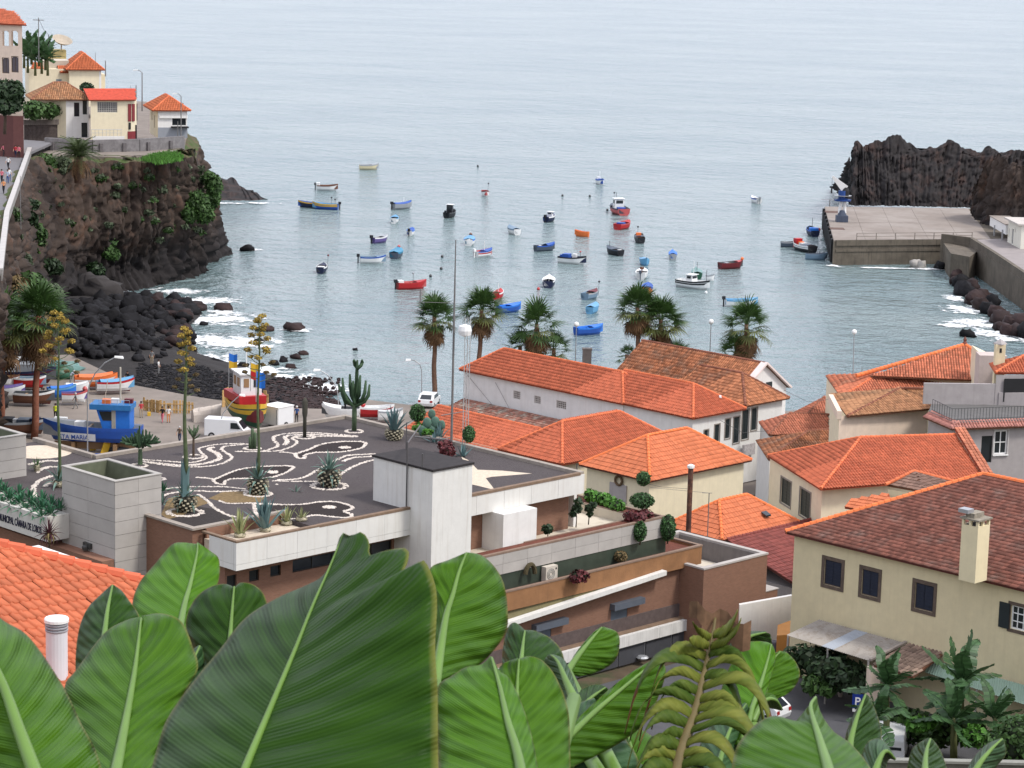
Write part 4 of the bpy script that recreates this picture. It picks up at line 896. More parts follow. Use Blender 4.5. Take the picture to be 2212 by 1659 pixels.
# bright orange hip (nearest of the middle group)
h=thing('cream_house','cream house with a bright orange hipped roof of wide flat tiles','house',E(149,132,6))
m=MB();ewall(m,144.1,135.4,144.1,128.7,5,12.45);ewall(m,144.1,128.7,155.5,128.7,5,12.45);ewall(m,155.5,128.7,155.5,135.4,5,12.45);m.build('wall',CREAM2,h)
m=MB();m.ab(143.75,155.8,128.35,135.7,12.32,12.42);m.build('eaves',M('old_eaves',(.32,.26,.19),rough=.9,var=.2),h)
roof_of(h,143.6,155.9,128.2,135.8,12.5,15.0,'a',True,True,'flat',.30,.44,T_BR,U_RED,CAPB,skip=('b1','a1'))
m=MB();m.box(ona(1335,1105-40,144.05),E1*.05,E2*.9,ZU*.75);m.build('door_hood',GREYR,h)
w_=thing('wreath','round brown tyre wreath hanging on the cream wall under the bright orange eaves','wreath',ona(1336,1038,143.95))
m=MB();c=ona(1336,1038,143.95);m.tube([c+E2*.36*math.cos(k*.3927)+ZU*.36*math.sin(k*.3927)for k in range(17)],.10,8,cap=False);m.build('ring',M('dry_wreath',(.13,.085,.05),rough=1,var=.3,scale=8),w_)
# small orange roof
h=thing('orange_house','small bright orange hipped roof with a rusty flue beside it','house',E(142,119,6))
m=MB();m.ab(138.8,146.8,116.8,121.5,6,10.9);m.build('wall',CREAM2,h)
roof_of(h,138.3,147.2,116.2,121.9,11,13.0,'a',True,True,'flat',.30,.44,T_BR,U_RED,CAPB,skip=('b1','a1'))
m=MB();p=gp(1655,1110,11.9);m.box(p,E1*.28,E2*.25+ZU*.1,ZU*.06);m.build('skylight',GLASS,h)
# dark red roof beside the yellow house
h=thing('red_house','low house with a dark red tiled roof in the gap beside the yellow house','house',E(142,112,6))
m=MB();m.ab(139.4,150,109,116,6,8.4);m.build('wall',GREYR,h)
r=Roof(h,'flat',.28,.42,M('dark_red_tile',(.20,.055,.045),rough=.85,var=.16,scale=1.2,isl=.2),U_RED,M('dark_red_cap',(.20,.05,.04),rough=.85),indiv=True);r.face([E(138.8,108.2,8.5),E(152,108.2,8.5),E(152,116.1,10.9),E(138.8,116.1,10.9)]);r.cap(E(138.8,116.2,10.95),E(152,116.2,10.95));r.done()
p=gp(1487,1147,13.);f_=thing('flue_pipe','tall rusty flue pipe with a pale cap beside the small orange roof','flue',p)
hh=p.y*(1147-1004)/5480;m=MB();m.tube([p-ZU*3,p+ZU*hh],.19,10);m.build('pipe',M('rusty_iron',(.085,.04,.03),rough=.9,var=.4,scale=2,col2=(.2,.1,.06),c2scale=1.2),f_);m=MB();m.lathe(p+ZU*hh,[(.2,0),(.26,.02),(.26,.2),(.1,.28)],10);m.build('cap',WHITEP,f_)
# yellow house
h=thing('yellow_house','large yellow house with navy shutters, brown window surrounds and a red brown tiled roof','house',E(130,85,8.5))
Y0,Y1=E(123.75,98.0,0),E(123.75,60,0)
yw=[px_hole(Y0,Y1,8.5,*q)for q in((1782,1207,1262,1818),(1863,1228,1284,1898),(1978,1257,1314,2017),(2185,1306,1358,2236))]
m=MB();wall(m,Y0,Y1,8.2,17.4,[(a,b,c+.3,d+.3)for a,b,c,d in yw]);ewall(m,143.4,98,123.75,98,8.2,17.4);m.build('wall',YELLOW,h)
for i,v in enumerate(yw):
 if i<3:window(h,Y0,Y1,8.5,v,'shutter',FRB,.05,SHUTB,depth=.14,surround=M('brown_stone_surround',(.115,.085,.065),rough=.9,var=.25,scale=3),sw=.22)
 else:
  wo_=window(h,Y0,Y1,8.5,v,'glass',WHITEP,.09,GLASS,bars=(4,3),surround=MATS['brown_stone_surround'],sw=.2)
  q=MB();u=(Y1-Y0).normalized();c=Vector((Y0.x,Y0.y,8.5))+u*(v[0]-.42)+ZU*(v[2]+v[3])/2-E1*.07;q.box(c,u*.36,E1*.03,ZU*((v[3]-v[2])/2+.05));q.build('shutter',SHUT,wo_)
fs,caps,r0,r1=hip_faces(123.3,143.9,58,98.4,17.45,21.1,'b',False,.74)
r=Roof(h,'flat',.27,.36,T_RED,U_RED,CAPB);r.face(fs['a0']);r.face(fs['b1'],tiles=False);r.face(fs['a1'],tiles=False)
for c in caps:r.cap(*c,r=.17)
r.done()
m=MB();m.box(E(123.55,78,17.36),E1*.12,E2*20.3,ZU*.06);m.build('eaves',M('pinkish_eaves',(.42,.27,.20),rough=.9,var=.12),h)
c=gp(2096,1228,18.35);ca,cb_=A_(c),B__(c);ch=c.y*(1228-1112)/5480
m=MB();m.ab(ca-.3,ca+.9,cb_-.58,cb_+.58,17.6,18.35+ch*.86);chm=m.build('chimney',CREAM,h)
m=MB();zt=18.35+ch*.86
for da in(-.24,.84):
 for db in(-.5,0,.5):m.ab(ca+da-.07,ca+da+.07,cb_+db-.08,cb_+db+.08,zt,zt+.34)
m.ab(ca+.2,ca+.4,cb_-.54,cb_-.4,zt,zt+.34);m.build('chimney_vent',CREAM,chm)
m=MB();m.ab(ca-.4,ca+1,cb_-.68,cb_+.68,zt+.34,zt+.44);m.box(E(ca+.3,cb_+.1,zt+.58),E1*.5,E2*.3,ZU*.14);m.build('chimney_cap',M('lichened_slab',(.26,.23,.18),rough=.95,var=.3,scale=4),chm)
m=MB();m.ab(ca-.5,ca+.1,cb_+.05,cb_+.75,zt+.72,zt+.95);m.build('cowl',METAL,chm)
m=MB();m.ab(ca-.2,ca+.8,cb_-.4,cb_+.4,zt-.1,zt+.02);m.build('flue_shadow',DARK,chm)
# canopies against the yellow house
def corrugated(name,root,p0,p1,p2,p3,mat,pitch=.16,amp=.025,nsh=7):
 "p0,p1 lower edge left->right, p3,p2 upper edge; ridges run up the slope; split into sheets"
 n=(p1-p0).cross(p3-p0).normalized()
 if n.z<0:n=-n
 W_=(p1-p0).length;
 for s_ in range(nsh):
  mb_=MB();k=max(4,int(W_/nsh/pitch)*4);vs=[]
  for i in range(k+1):
   t_=(s_+i/k*1.02)/nsh;a=p0.lerp(p1,min(t_,1));b=p3.lerp(p2,min(t_,1));o_=n*(amp*math.sin(i/4*2*math.pi+.8)+.004*(s_%2))
   vs+=[a+o_,b+o_,a+o_-n*.012,b+o_-n*.012]
  mb_.add(vs,[[4*i,4*i+4,4*i+5,4*i+1]for i in range(k)]+[[4*i+2,4*i+3,4*i+7,4*i+6]for i in range(k)]+[[4*i,4*i+2,4*i+6,4*i+4]for i in range(k)])
  mb_.build(name,mat if not isinstance(mat,list)else mat[s_%len(mat)],root)
cg=M('grey_corrugated_iron',(.33,.30,.265),rough=.7,var=.12,scale=1,strk=.2,col2=(.24,.2,.16),c2scale=.8);cbl=M('bluish_corrugated_sheet',(.33,.36,.40),rough=.6,var=.08)
q3,q2=ona(1770,1338,123.6),ona(1957,1390,123.6);zt=(q3.z+q2.z)/2;q3.z=q2.z=zt
q0,q1=gp(1699,1372,zt-.6),gp(1880,1428,zt-.6)
h=thing('canopy','grey corrugated iron canopy with one bluish sheet against the yellow house','canopy',q1)
corrugated('sheet',h,q0,q1,q2,q3,[cg,cg,cg,cbl,cg,cg,cg])
m=MB()
for p in(q0.lerp(q1,.02),q0.lerp(q1,.5),q0.lerp(q1,.98)):m=MB();m.tube([Vector((p.x,p.y,8)),p-ZU*.05],.07,6);m.build('post',CONC,h)
m=MB();e_=(q2-q1);m.box((q1+q2)/2+ZU*.08,e_/2,(q1-q0).normalized()*.1,ZU*.06);m.build('edge_board',COPING,h)
w3,w2=ona(1958,1391,123.6),ona(2036,1414,123.6);zt2=(w3.z+w2.z)/2;w3.z=w2.z=zt2;w0,w1=gp(1888,1436,zt2-.7),gp(1972,1462,zt2-.7)
h=thing('canopy','old brown tiled lean-to roof right of the grey corrugated canopy','canopy',w1)
r=Roof(h,'barrel',.30,.5,M('grey_brown_tile',(.24,.17,.13),rough=.95,var=.25,isl=.3),U_OLD,CAPD);r.face([w0,w1,w2,w3]);r.done()
m=MB();d_=(w3-w0).normalized();m.box(Vector((w0.x,w0.y,9.6)),Vector((.3,.1,0)),Vector((-.1,.3,0)),ZU*1.7);m.build('stone_pier',PINK,h)
v3,v2=ona(2010,1424,123.6),ona(2330,1512,123.6);zt3=(v3.z+v2.z)/2;v3.z=v2.z=zt3;v0,v1=gp(1998,1452,zt3-.45),gp(2330,1560,zt3-.7)
h=thing('canopy','pale green corrugated canopy at the right edge against the yellow house','canopy',v1)
corrugated('sheet',h,v0,v1,v2,v3,M('pale_green_sheet',(.27,.38,.30),rough=.6,var=.06,strk=.1),nsh=9)
for t_ in(.35,.7):m=MB();p=v0.lerp(v1,t_);m.tube([Vector((p.x,p.y,8)),p-ZU*.05],.06,6);m.build('post',CONC,h)
p0,p1=gp(1660,1300,11.2),gp(1710,1285,11.2)
h=thing('garden_wall','white wall in the gap between the brick block and the yellow house','wall',p0)
m=MB();m.prism([(p0.x-2,p0.y-1),(p1.x,p1.y-.2),(p1.x,p1.y+.15),(p0.x-2,p0.y-.6)],8,11.2);m.build('wall',WHITE,h)
p=[gp(x,y,9.9)for x,y in((1678,1373),(1680,1350),(1711,1339),(1752,1353),(1702,1371))]
m=MB();m.prism([(q.x,q.y)for q in p],8,9.9);tag(m.build('terrace',M('orange_terrace',(.55,.25,.07),rough=.8,var=.06),origin=(p[0].x,p[0].y,8)),'small flat orange terrace beside the brick block','terrace')
pr_=gp(1706,1200,9.4);g_=thing('parasol','folded orange parasol standing by the yellow house corner','parasol',pr_-ZU*1)
m=MB();m.lathe(pr_-ZU*1.0,[(.03,0),(.03,.4),(.14,.5),(.2,.8),(.05,1.5)],8);m.build('cloth',M('orange_cloth',(.75,.27,.04),rough=.8),g_)
# orange hip roof on the right, explicit corners
def xhouse(name,label,faces,kind,wd,ln,tm,um,cm,caps=(),z0=6,loc=None,indiv=True,rcap=.13,pitch=21):
 "faces given in pixels: eave points carry a height, the others lie on a plane of the given pitch through the eave; the first face is the main one"
 known={};P=[]
 for f,t_ in faces:
  e0,e1=gp(*f[0]),gp(*f[1]);known[f[0][:2]]=e0;known[f[1][:2]]=e1
  u=(e1-e0).normalized();h=Vector((-u.y,u.x,0)).normalized()
  if h.y<0 and abs(h.y)>.25:h=-h
  elif abs(h.y)<=.25 and h.x<0:h=-h
  n=u.cross(h*math.cos(math.radians(pitch))+ZU*math.sin(math.radians(pitch))).normalized();g=[e0,e1]
  for q in f[2:]:
   if q[:2]not in known:
    d=ray(q[0],q[1]);known[q[:2]]=CAM+d*((e0-CAM).dot(n)/d.dot(n))
   g.append(known[q[:2]])
  P.append(g)
 root=thing(name,label,'house',Vector((P[0][0].x,P[0][0].y,z0))if loc is None else loc)
 r=Roof(root,kind,wd,ln,tm,um,cm,indiv)
 for g,(f,t_)in zip(P,faces):r.face(g,tiles=t_)
 for a,b in caps:r.cap(known.get(a[:2])or gp(*a),known.get(b[:2])or gp(*b),r=rcap)
 r.done();root['_k']=0;del root['_k']
 root_k[root.name]=known
 return root
root_k={}
HZ=15.9
h10=xhouse('cream_house','cream house with an orange hipped roof and tiled gable coping, right of the alley',[([(1773,1056,14),(2124,1030,14),(2069,939,HZ),(1859,945,HZ)],True),([(1659,984,14),(1773,1056,14),(1859,945,HZ)],True)],'roman',.25,.38,T_OR,U_OR,CAPO,[((1773,1056,14),(1859,945,HZ)),((1859,945,HZ),(2069,939,HZ)),((1659,984,14),(1859,945,HZ))])
c0,c1,c2=gp(1664,987,13.9),gp(1776,1052,13.9),gp(2118,1030,13.9)
cw=[px_hole(c0,c1,6,*q)for q in((1688,1030,1085,1709),(1729,1053,1112,1751))]
m=MB();wall(m,c0,c1,6,13.85,cw);wall(m,c1,c2,6,13.85);m.build('wall',CREAM2,h10)
for v in cw:window(h10,c0,c1,6,v,'shutter',FRD,.06,SHUT,surround=FRG,sw=.12)
a,b=root_k[h10.name][(2069,939)]+Vector((.1,.1,.45)),root_k[h10.name][(2124,1030)]+Vector((.2,0,.3));d=b-a;side=d.cross(ZU).normalized()
m=MB();m.box((a+b)/2-ZU*.4,d/2,side*.3,ZU*.35);m.build('gable_coping',M('buff_coping',(.48,.36,.25),rough=.9,var=.1),h10)
r=Roof(h10,'flat',.26,.4,M('salmon_tile',(.46,.165,.095),rough=.85,var=.16,isl=.2),U_OR,CAPO,False);sd2=side if side.x>0 else-side;r.face([b-sd2*.35,b+sd2*.55,a+sd2*.55,a-sd2*.35]);r.done('coping_tiles')
xhouse('lichened_house','small cream house with a grey lichened roof behind the yellow house',[([(1915,1046,16.2),(2000,1062,16.2),(1974,1018,17.2)],True),([(2000,1062,16.2),(2075,1046,16.2),(1974,1018,17.2)],True)],'flat',.27,.36,T_GREY,U_OLD,CAPO,[((1913,1047,16.25),(1974,1018,17.25)),((1974,1018,17.25),(2068,1042,16.3))])
m=MB();p=gp(1918,1060,16);q=gp(2010,1075,16);wall(m,p,q,8,16.1);o=m.build('wall',CREAM,bpy.data.objects['lichened_house'])
xhouse('orange_house','sliver of bright orange roof showing above the yellow house ridge',[([(1825,1095,15),(1935,1112,15),(1920,1066,16.2),(1840,1078,16.2)],True)],'flat',.3,.4,T_BR,U_OR,CAPB)
h11=xhouse('tan_house','house with a tan tiled roof over a plain pinkish wall',[([(1831,899,14),(2010,883,14),(2130,838,15.9),(1944,839,15.9)],True),([(1794,852,14),(1831,899,14),(1944,839,15.9)],True)],'barrel',.25,.42,T_TAN,U_OLD,CAPD,[((1831,899,14.05),(1944,839,15.95)),((1944,839,15.95),(2120,840,15.95))])
p0,p1,p2=gp(1794,866,13.8),gp(1813,903,13.8),gp(2005,884,13.8)
m=MB();wall(m,p0,p1,6,13.9);m.build('side_wall',CREAM2,h11);m=MB();wall(m,p1,p2,6,13.95);m.build('wall',PINK,h11)
m=MB();e=(p1-p0);m.box((p0+p1)/2+ZU*.25,e/2,e.cross(ZU).normalized()*.2,ZU*.35);m.build('verge',PINK,h11)
for xL,yT,yB,xR in((1803,905,935,1808),):
 v=px_hole(p0,p1,6,xL,yT,yB,xR)
h12=xhouse('orange_house','house with a wide orange barrel tiled roof behind the tan one',[([(1818,858,13),(2128,852,13),(2126,815,14.6),(1899,807,14.8)],True),([(1784,811,13),(1818,858,13),(1899,807,14.8)],True)],'barrel',.25,.42,M('salmon_barrel_tile',(.48,.155,.08),rough=.85,var=.2,isl=.28,col2=(.38,.17,.1),c2scale=.7),U_OLD,CAPO,[((1818,858,13.05),(1899,807,14.85)),((1899,807,14.85),(2126,815,14.7))])
m=MB();p0,p1,p2=gp(1786,815,12.8),gp(1820,862,12.8),gp(2125,856,12.8);wall(m,p0,p1,5,12.9);wall(m,p1,p2,5,12.9);m.build('wall',CREAM2,h12)
h13=xhouse('orange_house','tall orange roof rising to a point with a dark finial',[([(1880,812,14.4),(2128,822,14.4),(2128,772,17.0),(2084,745,18.2)],True)],'barrel',.25,.42,MATS['salmon_barrel_tile'],U_OLD,CAPB,[((1850,812,14.3),(2084,745,18.3)),((2084,745,18.3),(2128,772,17.1))],rcap=.2)
m=MB();p=root_k[h13.name][(2084,745)];m.lathe(p,[(.28,0),(.2,.25),(.12,.35),(.18,.5),(.03,.8)],8);m.build('finial',M('dark_clay',(.16,.06,.045),rough=.9),h13)
p0,p1=gp(1880,816,14),gp(2128,826,14);m=MB();wall(m,p0,p1,5,14.3);m.build('wall',CREAM2,h13)
for i,(lab,fc,tm,cp_,kd)in enumerate((('low orange roofed house on the alley, nearest the sea',[([(1742,897,9.2),(1790,897,9.2),(1790,857,11.2),(1781,857,11.2)],True),([(1718,890,9.2),(1742,897,9.2),(1781,857,11.2)],True)],MATS['salmon_tile'],[((1742,897,9.25),(1781,857,11.25))],'barrel'),('low orange roofed house on the alley, in the middle of three',[([(1662,940,8.8),(1790,934,8.8),(1790,896,10.6),(1706,893,10.6)],True),([(1640,912,8.8),(1662,940,8.8),(1706,893,10.6)],True)],MATS['salmon_tile'],[((1662,940,8.85),(1706,893,10.65)),((1706,893,10.65),(1790,896,10.65))],'barrel'),('low brown roofed house on the alley, nearest the camera',[([(1660,992,8.6),(1800,984,8.6),(1794,928,10.5),(1745,932,10.5)],True),([(1634,952,8.6),(1660,992,8.6),(1745,932,10.5)],True)],T_OLD,[((1660,992,8.65),(1745,932,10.55)),((1745,932,10.55),(1794,928,10.55))],'barrel'))):
 hh_=xhouse('alley_house',lab,fc,kd,.25,.42,tm,U_OLD,CAPD,cp_,indiv=False)
 f0=fc[1][0];m=MB();p0,p1=gp(f0[0][0]+3,f0[0][1]+2,f0[0][2]-.1),gp(f0[1][0]+2,f0[1][1]+2,f0[1][2]-.1);p2=gp(1795,fc[0][0][1][1]+2,f0[1][2]-.1)
 wall(m,p0,p1,3,p0.z);wall(m,p1,p2,3,p0.z);m.build('wall',WHITE,hh_)
h=thing('grey_house','grey rendered house with a railed roof terrace and a white framed window','house',gp(2140,1008,11))
g0,g1,g2=gp(2006,898,14.9),gp(2062,922,14.9),gp(2330,912,14.9)
gw=[px_hole(g1,g2,8,*q)for q in((2121,942,1000,2143),(2149,930,982,2176))]
m=MB();wall(m,g0,g1,8,14.9);wall(m,g1,g2,8,14.9,gw);m.build('wall',GREYR,h)
window(h,g1,g2,8,gw[0],'glass',FRD,.06,GLASS);window(h,g1,g2,8,gw[1],'glass',WHITEP,.12,GLASS,bars=(2,2),sill=WHITEP,surround=M('light_grey_surround',(.48,.46,.44),rough=.8),sw=.12)
r=Roof(h,'barrel',.26,.45,M('pink_tile',(.45,.20,.16),rough=.85,var=.15,isl=.2),U_OLD,CAPD,False)
dn=(g2-g1).normalized();nn=Vector((dn.y,-dn.x,0));dm=(g1-g0).normalized();nm=Vector((dm.y,-dm.x,0))
r.face([g1+nn*.5-ZU*.05+nm*.5,g2+nn*.5-ZU*.05,g2-nn*.3+ZU*.45,g1-nn*.3+ZU*.45]);r.face([g0+nm*.5-ZU*.05,g1+nm*.5+nn*.5-ZU*.05,g1-nm*.3+ZU*.45,g0-nm*.3+ZU*.45]);r.done('eaves_roof')
m=MB();m.prism([(q.x,q.y)for q in(g0,g1,g2,g2+Vector((0,12,0)),g0+Vector((2,9,0)))],14.6,15.3);m.build('terrace_floor',M('dark_grey_screed',(.12,.115,.11),rough=.9,var=.15),h)
m=MB();u0,u1=gp(2000,880,15.3),gp(2163,882,15.3);u0.y+=1.5;u1.y+=1.5
m.prism([(u0.x,u0.y),(u1.x,u1.y),(u1.x,u1.y+.3),(u0.x,u0.y+.3)],15.3,17.1);m.prism([(u1.x,u1.y-.1),(u1.x+12,u1.y),(u1.x+12,u1.y+.3),(u1.x,u1.y+.3)],15.3,16.4);m.build('parapet',GREYR,h)
m=MB();k=22;rl0,rl1=g1-nn*.6+ZU*.4,g2-nn*.6+ZU*.4;ra=g0-nm*.3+ZU*.4
for A0,B0,n_ in((ra,rl0,8),(rl0,rl1,40)):
 for i in range(n_):p=A0.lerp(B0,i/n_);m.tube([p,p+ZU*1.0],.018,4)
 for z in(.1,1.0):m.tube([A0+ZU*z,B0+ZU*z],.025,4)
m.build('railing',M('black_iron',(.03,.03,.032),rough=.5),h)
m=MB();p=gp(2153,850,15.4);m.bx(p.x-1.2,p.x+1.2,p.y+2.5,p.y+4.5,15.3,18.3);m.build('stair_head',M('pinkish_render',(.50,.42,.38),rough=.85,var=.08,strk=.2),h)
p=gp(2158,793,18);m=MB();m.bx(p.x-.42,p.x+.42,p.y-.3,p.y+.5,14,20.0);c_=m.build('chimney',CREAM,h);m=MB();m.lathe(Vector((p.x,p.y+.1,20)),[(.62,0),(.6,.08),(.05,.45)],4);m.build('chimney_cap',GREYR,c_);m=MB();m.bx(p.x-.1,p.x+.1,p.y-.32,p.y-.29,19.3,19.7);m.build('vent',DARK,c_)
p0,p1=gp(2124,770,17.5),gp(2168,800,17.5);m=MB();m.prism([(p0.x,p0.y+3),(p1.x,p1.y+1),(p1.x+.4,p1.y+8),(p0.x,p0.y+6)],10,17.5);m.build('gable_end',CREAM2,h)
h=xhouse('orange_house','orange roof above a dark balcony at the right edge',[([(2150,805,18),(2290,806,18),(2290,760,20),(2212,768,20)],True),([(2138,786,18),(2150,805,18),(2212,768,20)],True)],'barrel',.25,.42,T_OR,U_OR,CAPO,[((2150,805,18.05),(2212,768,20.05))],indiv=False)
p0,p1=gp(2152,810,17.9),gp(2290,810,17.9);m=MB();wall(m,p0,p1,14,17.9);m.build('wall',GREYR,h);m=MB();m.prism([(p0.x+.7,p0.y-.06),(p1.x,p1.y-.06),(p1.x,p1.y),(p0.x+.7,p0.y)],15.6,17.6);m.build('balcony_opening',DARK,h)
Yh=66.0;pc=yp(760,1372,Yh);pl_=yp(-150,1139,Yh)
h=thing('near_house','near house roof of orange clay tiles in the lower left corner','house',Vector((pc.x-6,Yh,28)))
sl=(pl_.z-pc.z)/(pc.x-pl_.x)*math.sqrt(2)
ev=pc-E1*34;up=E2*1+ZU*sl
f0=[ev,pc,pc+(Vector((-1,0,0))*15)+ZU*((pl_.z-pc.z)/(pc.x-pl_.x)*15)];L_=(f0[2]-pc).dot(E2);f0.append(ev+E2*L_+ZU*(f0[2].z-pc.z))
r=Roof(h,'roman',.30,.40,M('near_orange_tile',(.47,.13,.058),rough=.75,var=.1,scale=1.5,isl=.13,bump=.1,bscale=20),U_OR,M('near_ridge_tile',(.58,.13,.06),rough=.75,var=.1,isl=.08))
r.face(f0);r.face([pc-ZU*2.5+E2*.02,pc+E2*.02+ZU*.0,f0[2]+E2*.02,f0[2]-ZU*2.5+E2*.02],tiles=False);r.cap(pc,f0[2],r=.17,seg=.45);r.done()
m=MB();m.prism([(q.x,q.y)for q in(ev+E2*.5,pc+E2*.5-E1*.5,pc+E2*14-E1*.5,ev+E2*14)],26,pc.z-.2);m.build('wall',WHITE,h)
vp=yp(123,1440,60.5);vt=yp(125,1341,60.5)
v=thing('vent_pipe','white ribbed vent pipe standing on the near orange roof','vent pipe',vp)
rr_=.27;hz=vt.z-vp.z
m=MB();m.lathe(vp-ZU*1.0,[(rr_,0),(rr_,hz+.74),(rr_*1.02,hz+.75)],20);m.build('pipe',M('white_plastic',(.62,.62,.64),rough=.45,var=.05),v,smooth=False)
m=MB()
for i in range(3):m.lathe(vp+ZU*(hz-.26+i*.075),[(rr_*1.0,0),(rr_*1.06,.015),(rr_*1.06,.045),(rr_,.06)],20)
m.build('rib',M('grey_plastic',(.30,.30,.32),rough=.5),v);m=MB();m.lathe(vp+ZU*hz,[(rr_*1.02,-.03),(rr_*1.13,-.02),(rr_*1.13,.05),(rr_*1.05,.08)],20);m.build('cap',WHITEP,v)
# HOUSES ON THE HEADLAND
D1=Vector((.958,.285,0)).normalized();D2=Vector((-D1.y,D1.x,0))
def fr(o):return lambda p,q,z:Vector((o.x,o.y,0))+D1*p+D2*q+ZU*z
def hwall(mb,F,p0,q0,p1,q1,z0,z1,holes=(),m=0):return wall(mb,F(p0,q0,0),F(p1,q1,0),z0,z1,holes,m=m)
def fbox(mb,F,p0,p1,q0,q1,z0,z1):return mb.box(F((p0+p1)/2,(q0+q1)/2,(z0+z1)/2),D1*(p1-p0)/2,D2*(q1-q0)/2,ZU*(z1-z0)/2)
GD=M('grey_dado_paint',(.27,.29,.32),rough=.8,var=.06);MAR=M('maroon_paint',(.20,.03,.035),rough=.8,var=.1)
def zat(x,y,Y):return yp(x,y,Y).z
o=gp(341,298,20);F=fr(o);Yo=o.y
h=thing('clifftop_house','small white clifftop house with a pointed orange roof, farthest out on the headland','house',o)
ze=zat(341,238,Yo);wR,dL=4.5,8.5
hs=[(2.2,4.3,zat(395,272,Yo)-20,zat(395,251,Yo)-20)];hl=[(2.0,2.7,2.2,3.6),(4.4,5.1,1.2,3.2)]
m=MB();hwall(m,F,0,0,wR,0,20,ze,hs);hwall(m,F,wR,0,wR,dL,20,ze);m.build('wall',WHITE,h)
m=MB();hwall(m,F,0,dL,0,0,20,ze,hl);m.build('side_wall',CREAM2,h)
m=MB();fbox(m,F,.0,wR+.03,-.04,-.002,20,21.6);m.build('dado',GD,h)
window(h,F(0,0,0),F(wR,0,0),20,hs[0],'glass',FRD,.08,GLASS,bars=(2,1))
for v in hl:window(h,F(0,dL,0),F(0,0,0),20,v,'glass',FRD,.08,GLASS)
m=MB();fbox(m,F,2.0,4.6,-1.0,-.05,zat(395,274,Yo)-.2,zat(395,274,Yo));m.build('awning',DARK,h)
m=MB();fbox(m,F,.2,wR,-.25,-.03,ze-1.2,ze-.8);m.build('ledge',WHITE,h)
roof_of(h,-.9,wR+.5,-.5,dL+.4,ze,ze+2.0,'b',.95,.95,'barrel',.26,.45,T_BR,U_OR,CAPO,skip=('a1','b1'),indiv=False,E=F)
o=gp(196,304,20);F=fr(o);Yo=o.y
h=thing('clifftop_house','cream clifftop house with a low red roof, a lattice window and a maroon foot','house',o)
ze=zat(210,216,Yo);W_=4.5
hf=[(1.0,4.0,zat(235,244,Yo)-20,zat(235,221,Yo)-20)]
m=MB();hwall(m,F,0,0,W_,0,20,ze,hf);m.build('wall',CREAM2,h)
window(h,F(0,0,0),F(W_,0,0),20,hf[0],'glass',M('grey_lattice',(.40,.39,.36),rough=.8),.1,M('lattice_shadow',(.10,.10,.10),rough=.9),bars=(9,5))
m=MB();cen=F(W_+.6,1.9,0);arc=[F(W_,0,0)]+[F(W_+1.0+1.6*math.sin(t_),1.6-1.6*math.cos(t_),0)for t_ in(0,.4,.8,1.2,1.57)]+[F(W_+2.6,6,0)]
for i in range(len(arc)-1):wall(m,arc[i],arc[i+1],20,ze)
m.build('bay_wall',CREAM2,h)
m=MB();arc2=[p+(p-cen).normalized()*.05 for p in arc]
for i in range(1,len(arc)-2):wall(m,arc2[i],arc2[i+1],20,21.4)
m.build('foot',MAR,h)
for i in(1,2,4):
 a,b=arc2[i],arc2[i+1];c=(a+b)/2;u=(b-a);q=MB();n=Vector((u.y,-u.x,0)).normalized();q.box(c+ZU*(ze-1.9)+n*.03,u*.38,n*.05,ZU*1.3);q.build('window',MAR if i<4 else GLASS,h)
for i in(1,3):
 a,b=arc2[i],arc2[i+1];c=(a+b)/2;u=(b-a);q=MB();n=Vector((u.y,-u.x,0)).normalized();q.box(c+ZU*(22.2 if i==1 else 21.2)+n*.03,u*.25,n*.05,ZU*(.5 if i==1 else 1.1));q.build('door',DARK,h)
r=Roof(h,'flat',.3,.45,M('red_sheet_tile',(.52,.085,.05),rough=.8,var=.1,isl=.1),U_OR,CAPO,False);r.face([F(-.3,-.4,ze),F(W_+2.2,-.4,ze+.05),F(W_+3,6,ze+1.2),F(-.3,6,ze+1.15)]);r.done()
m=MB();fbox(m,F,.0,W_+.2,-2.6,-2.4,19.8,20.9);m.build('terrace_wall',WHITE,h)
m=MB()
for i in range(9):m.tube([F(-.2+i*.55,-2.5,20.9),F(-.2+i*.55,-2.5,21.9)],.03,4)
m.tube([F(-.2,-2.5,21.9),F(4.4,-2.5,21.9)],.035,4);m.tube([F(-.2,-2.5,21.4),F(4.4,-2.5,21.4)],.025,4);m.build('railing',METAL,h)
o=gp(143,298,20);F=fr(o);Yo=o.y
h=thing('clifftop_house','white clifftop house with an old tan hipped roof and arched dark openings','house',o)
ze=zat(143,215,Yo);W_=3.4
hf=[(1.2,2.0,zat(157,252,Yo)-20,zat(157,222,Yo)-20),(2.5,3.15,zat(177,248,Yo)-20,zat(177,218,Yo)-20),(2.3,3.2,.1,2.3)]
m=MB();hwall(m,F,0,0,W_,0,20,ze,hf);hwall(m,F,W_,0,W_,8,20,ze);m.build('wall',WHITE,h);m=MB();hwall(m,F,-5,4,0,0,20,ze);m.build('side_wall',CREAM2,h)
for v in hf:window(h,F(0,0,0),F(W_,0,0),20,v,'glass',FRD,.07,GLASS)
roof_of(h,-5.2,W_+.8,-.5,8,ze,ze+2.3,'a',.9,.9,'barrel',.28,.5,T_TAN,U_OLD,CAPD,skip=('b1',),indiv=False,E=F)
o=gp(62,196,23.5);F=fr(o);Yo=o.y
h=thing('clifftop_house','low cream house with a flat parapet roof behind the white clifftop house','house',o)
z0=zat(100,196,Yo);ze=zat(100,150,Yo);m=MB();fbox(m,F,0,7.2,0,6,z0-3,ze);m.build('wall',CREAM2,h)
m=MB();fbox(m,F,2.5,7,2,7,ze,ze+1.3);m.build('upper_wall',M('grey_cream_render',(.50,.45,.37),rough=.85,var=.08),h)
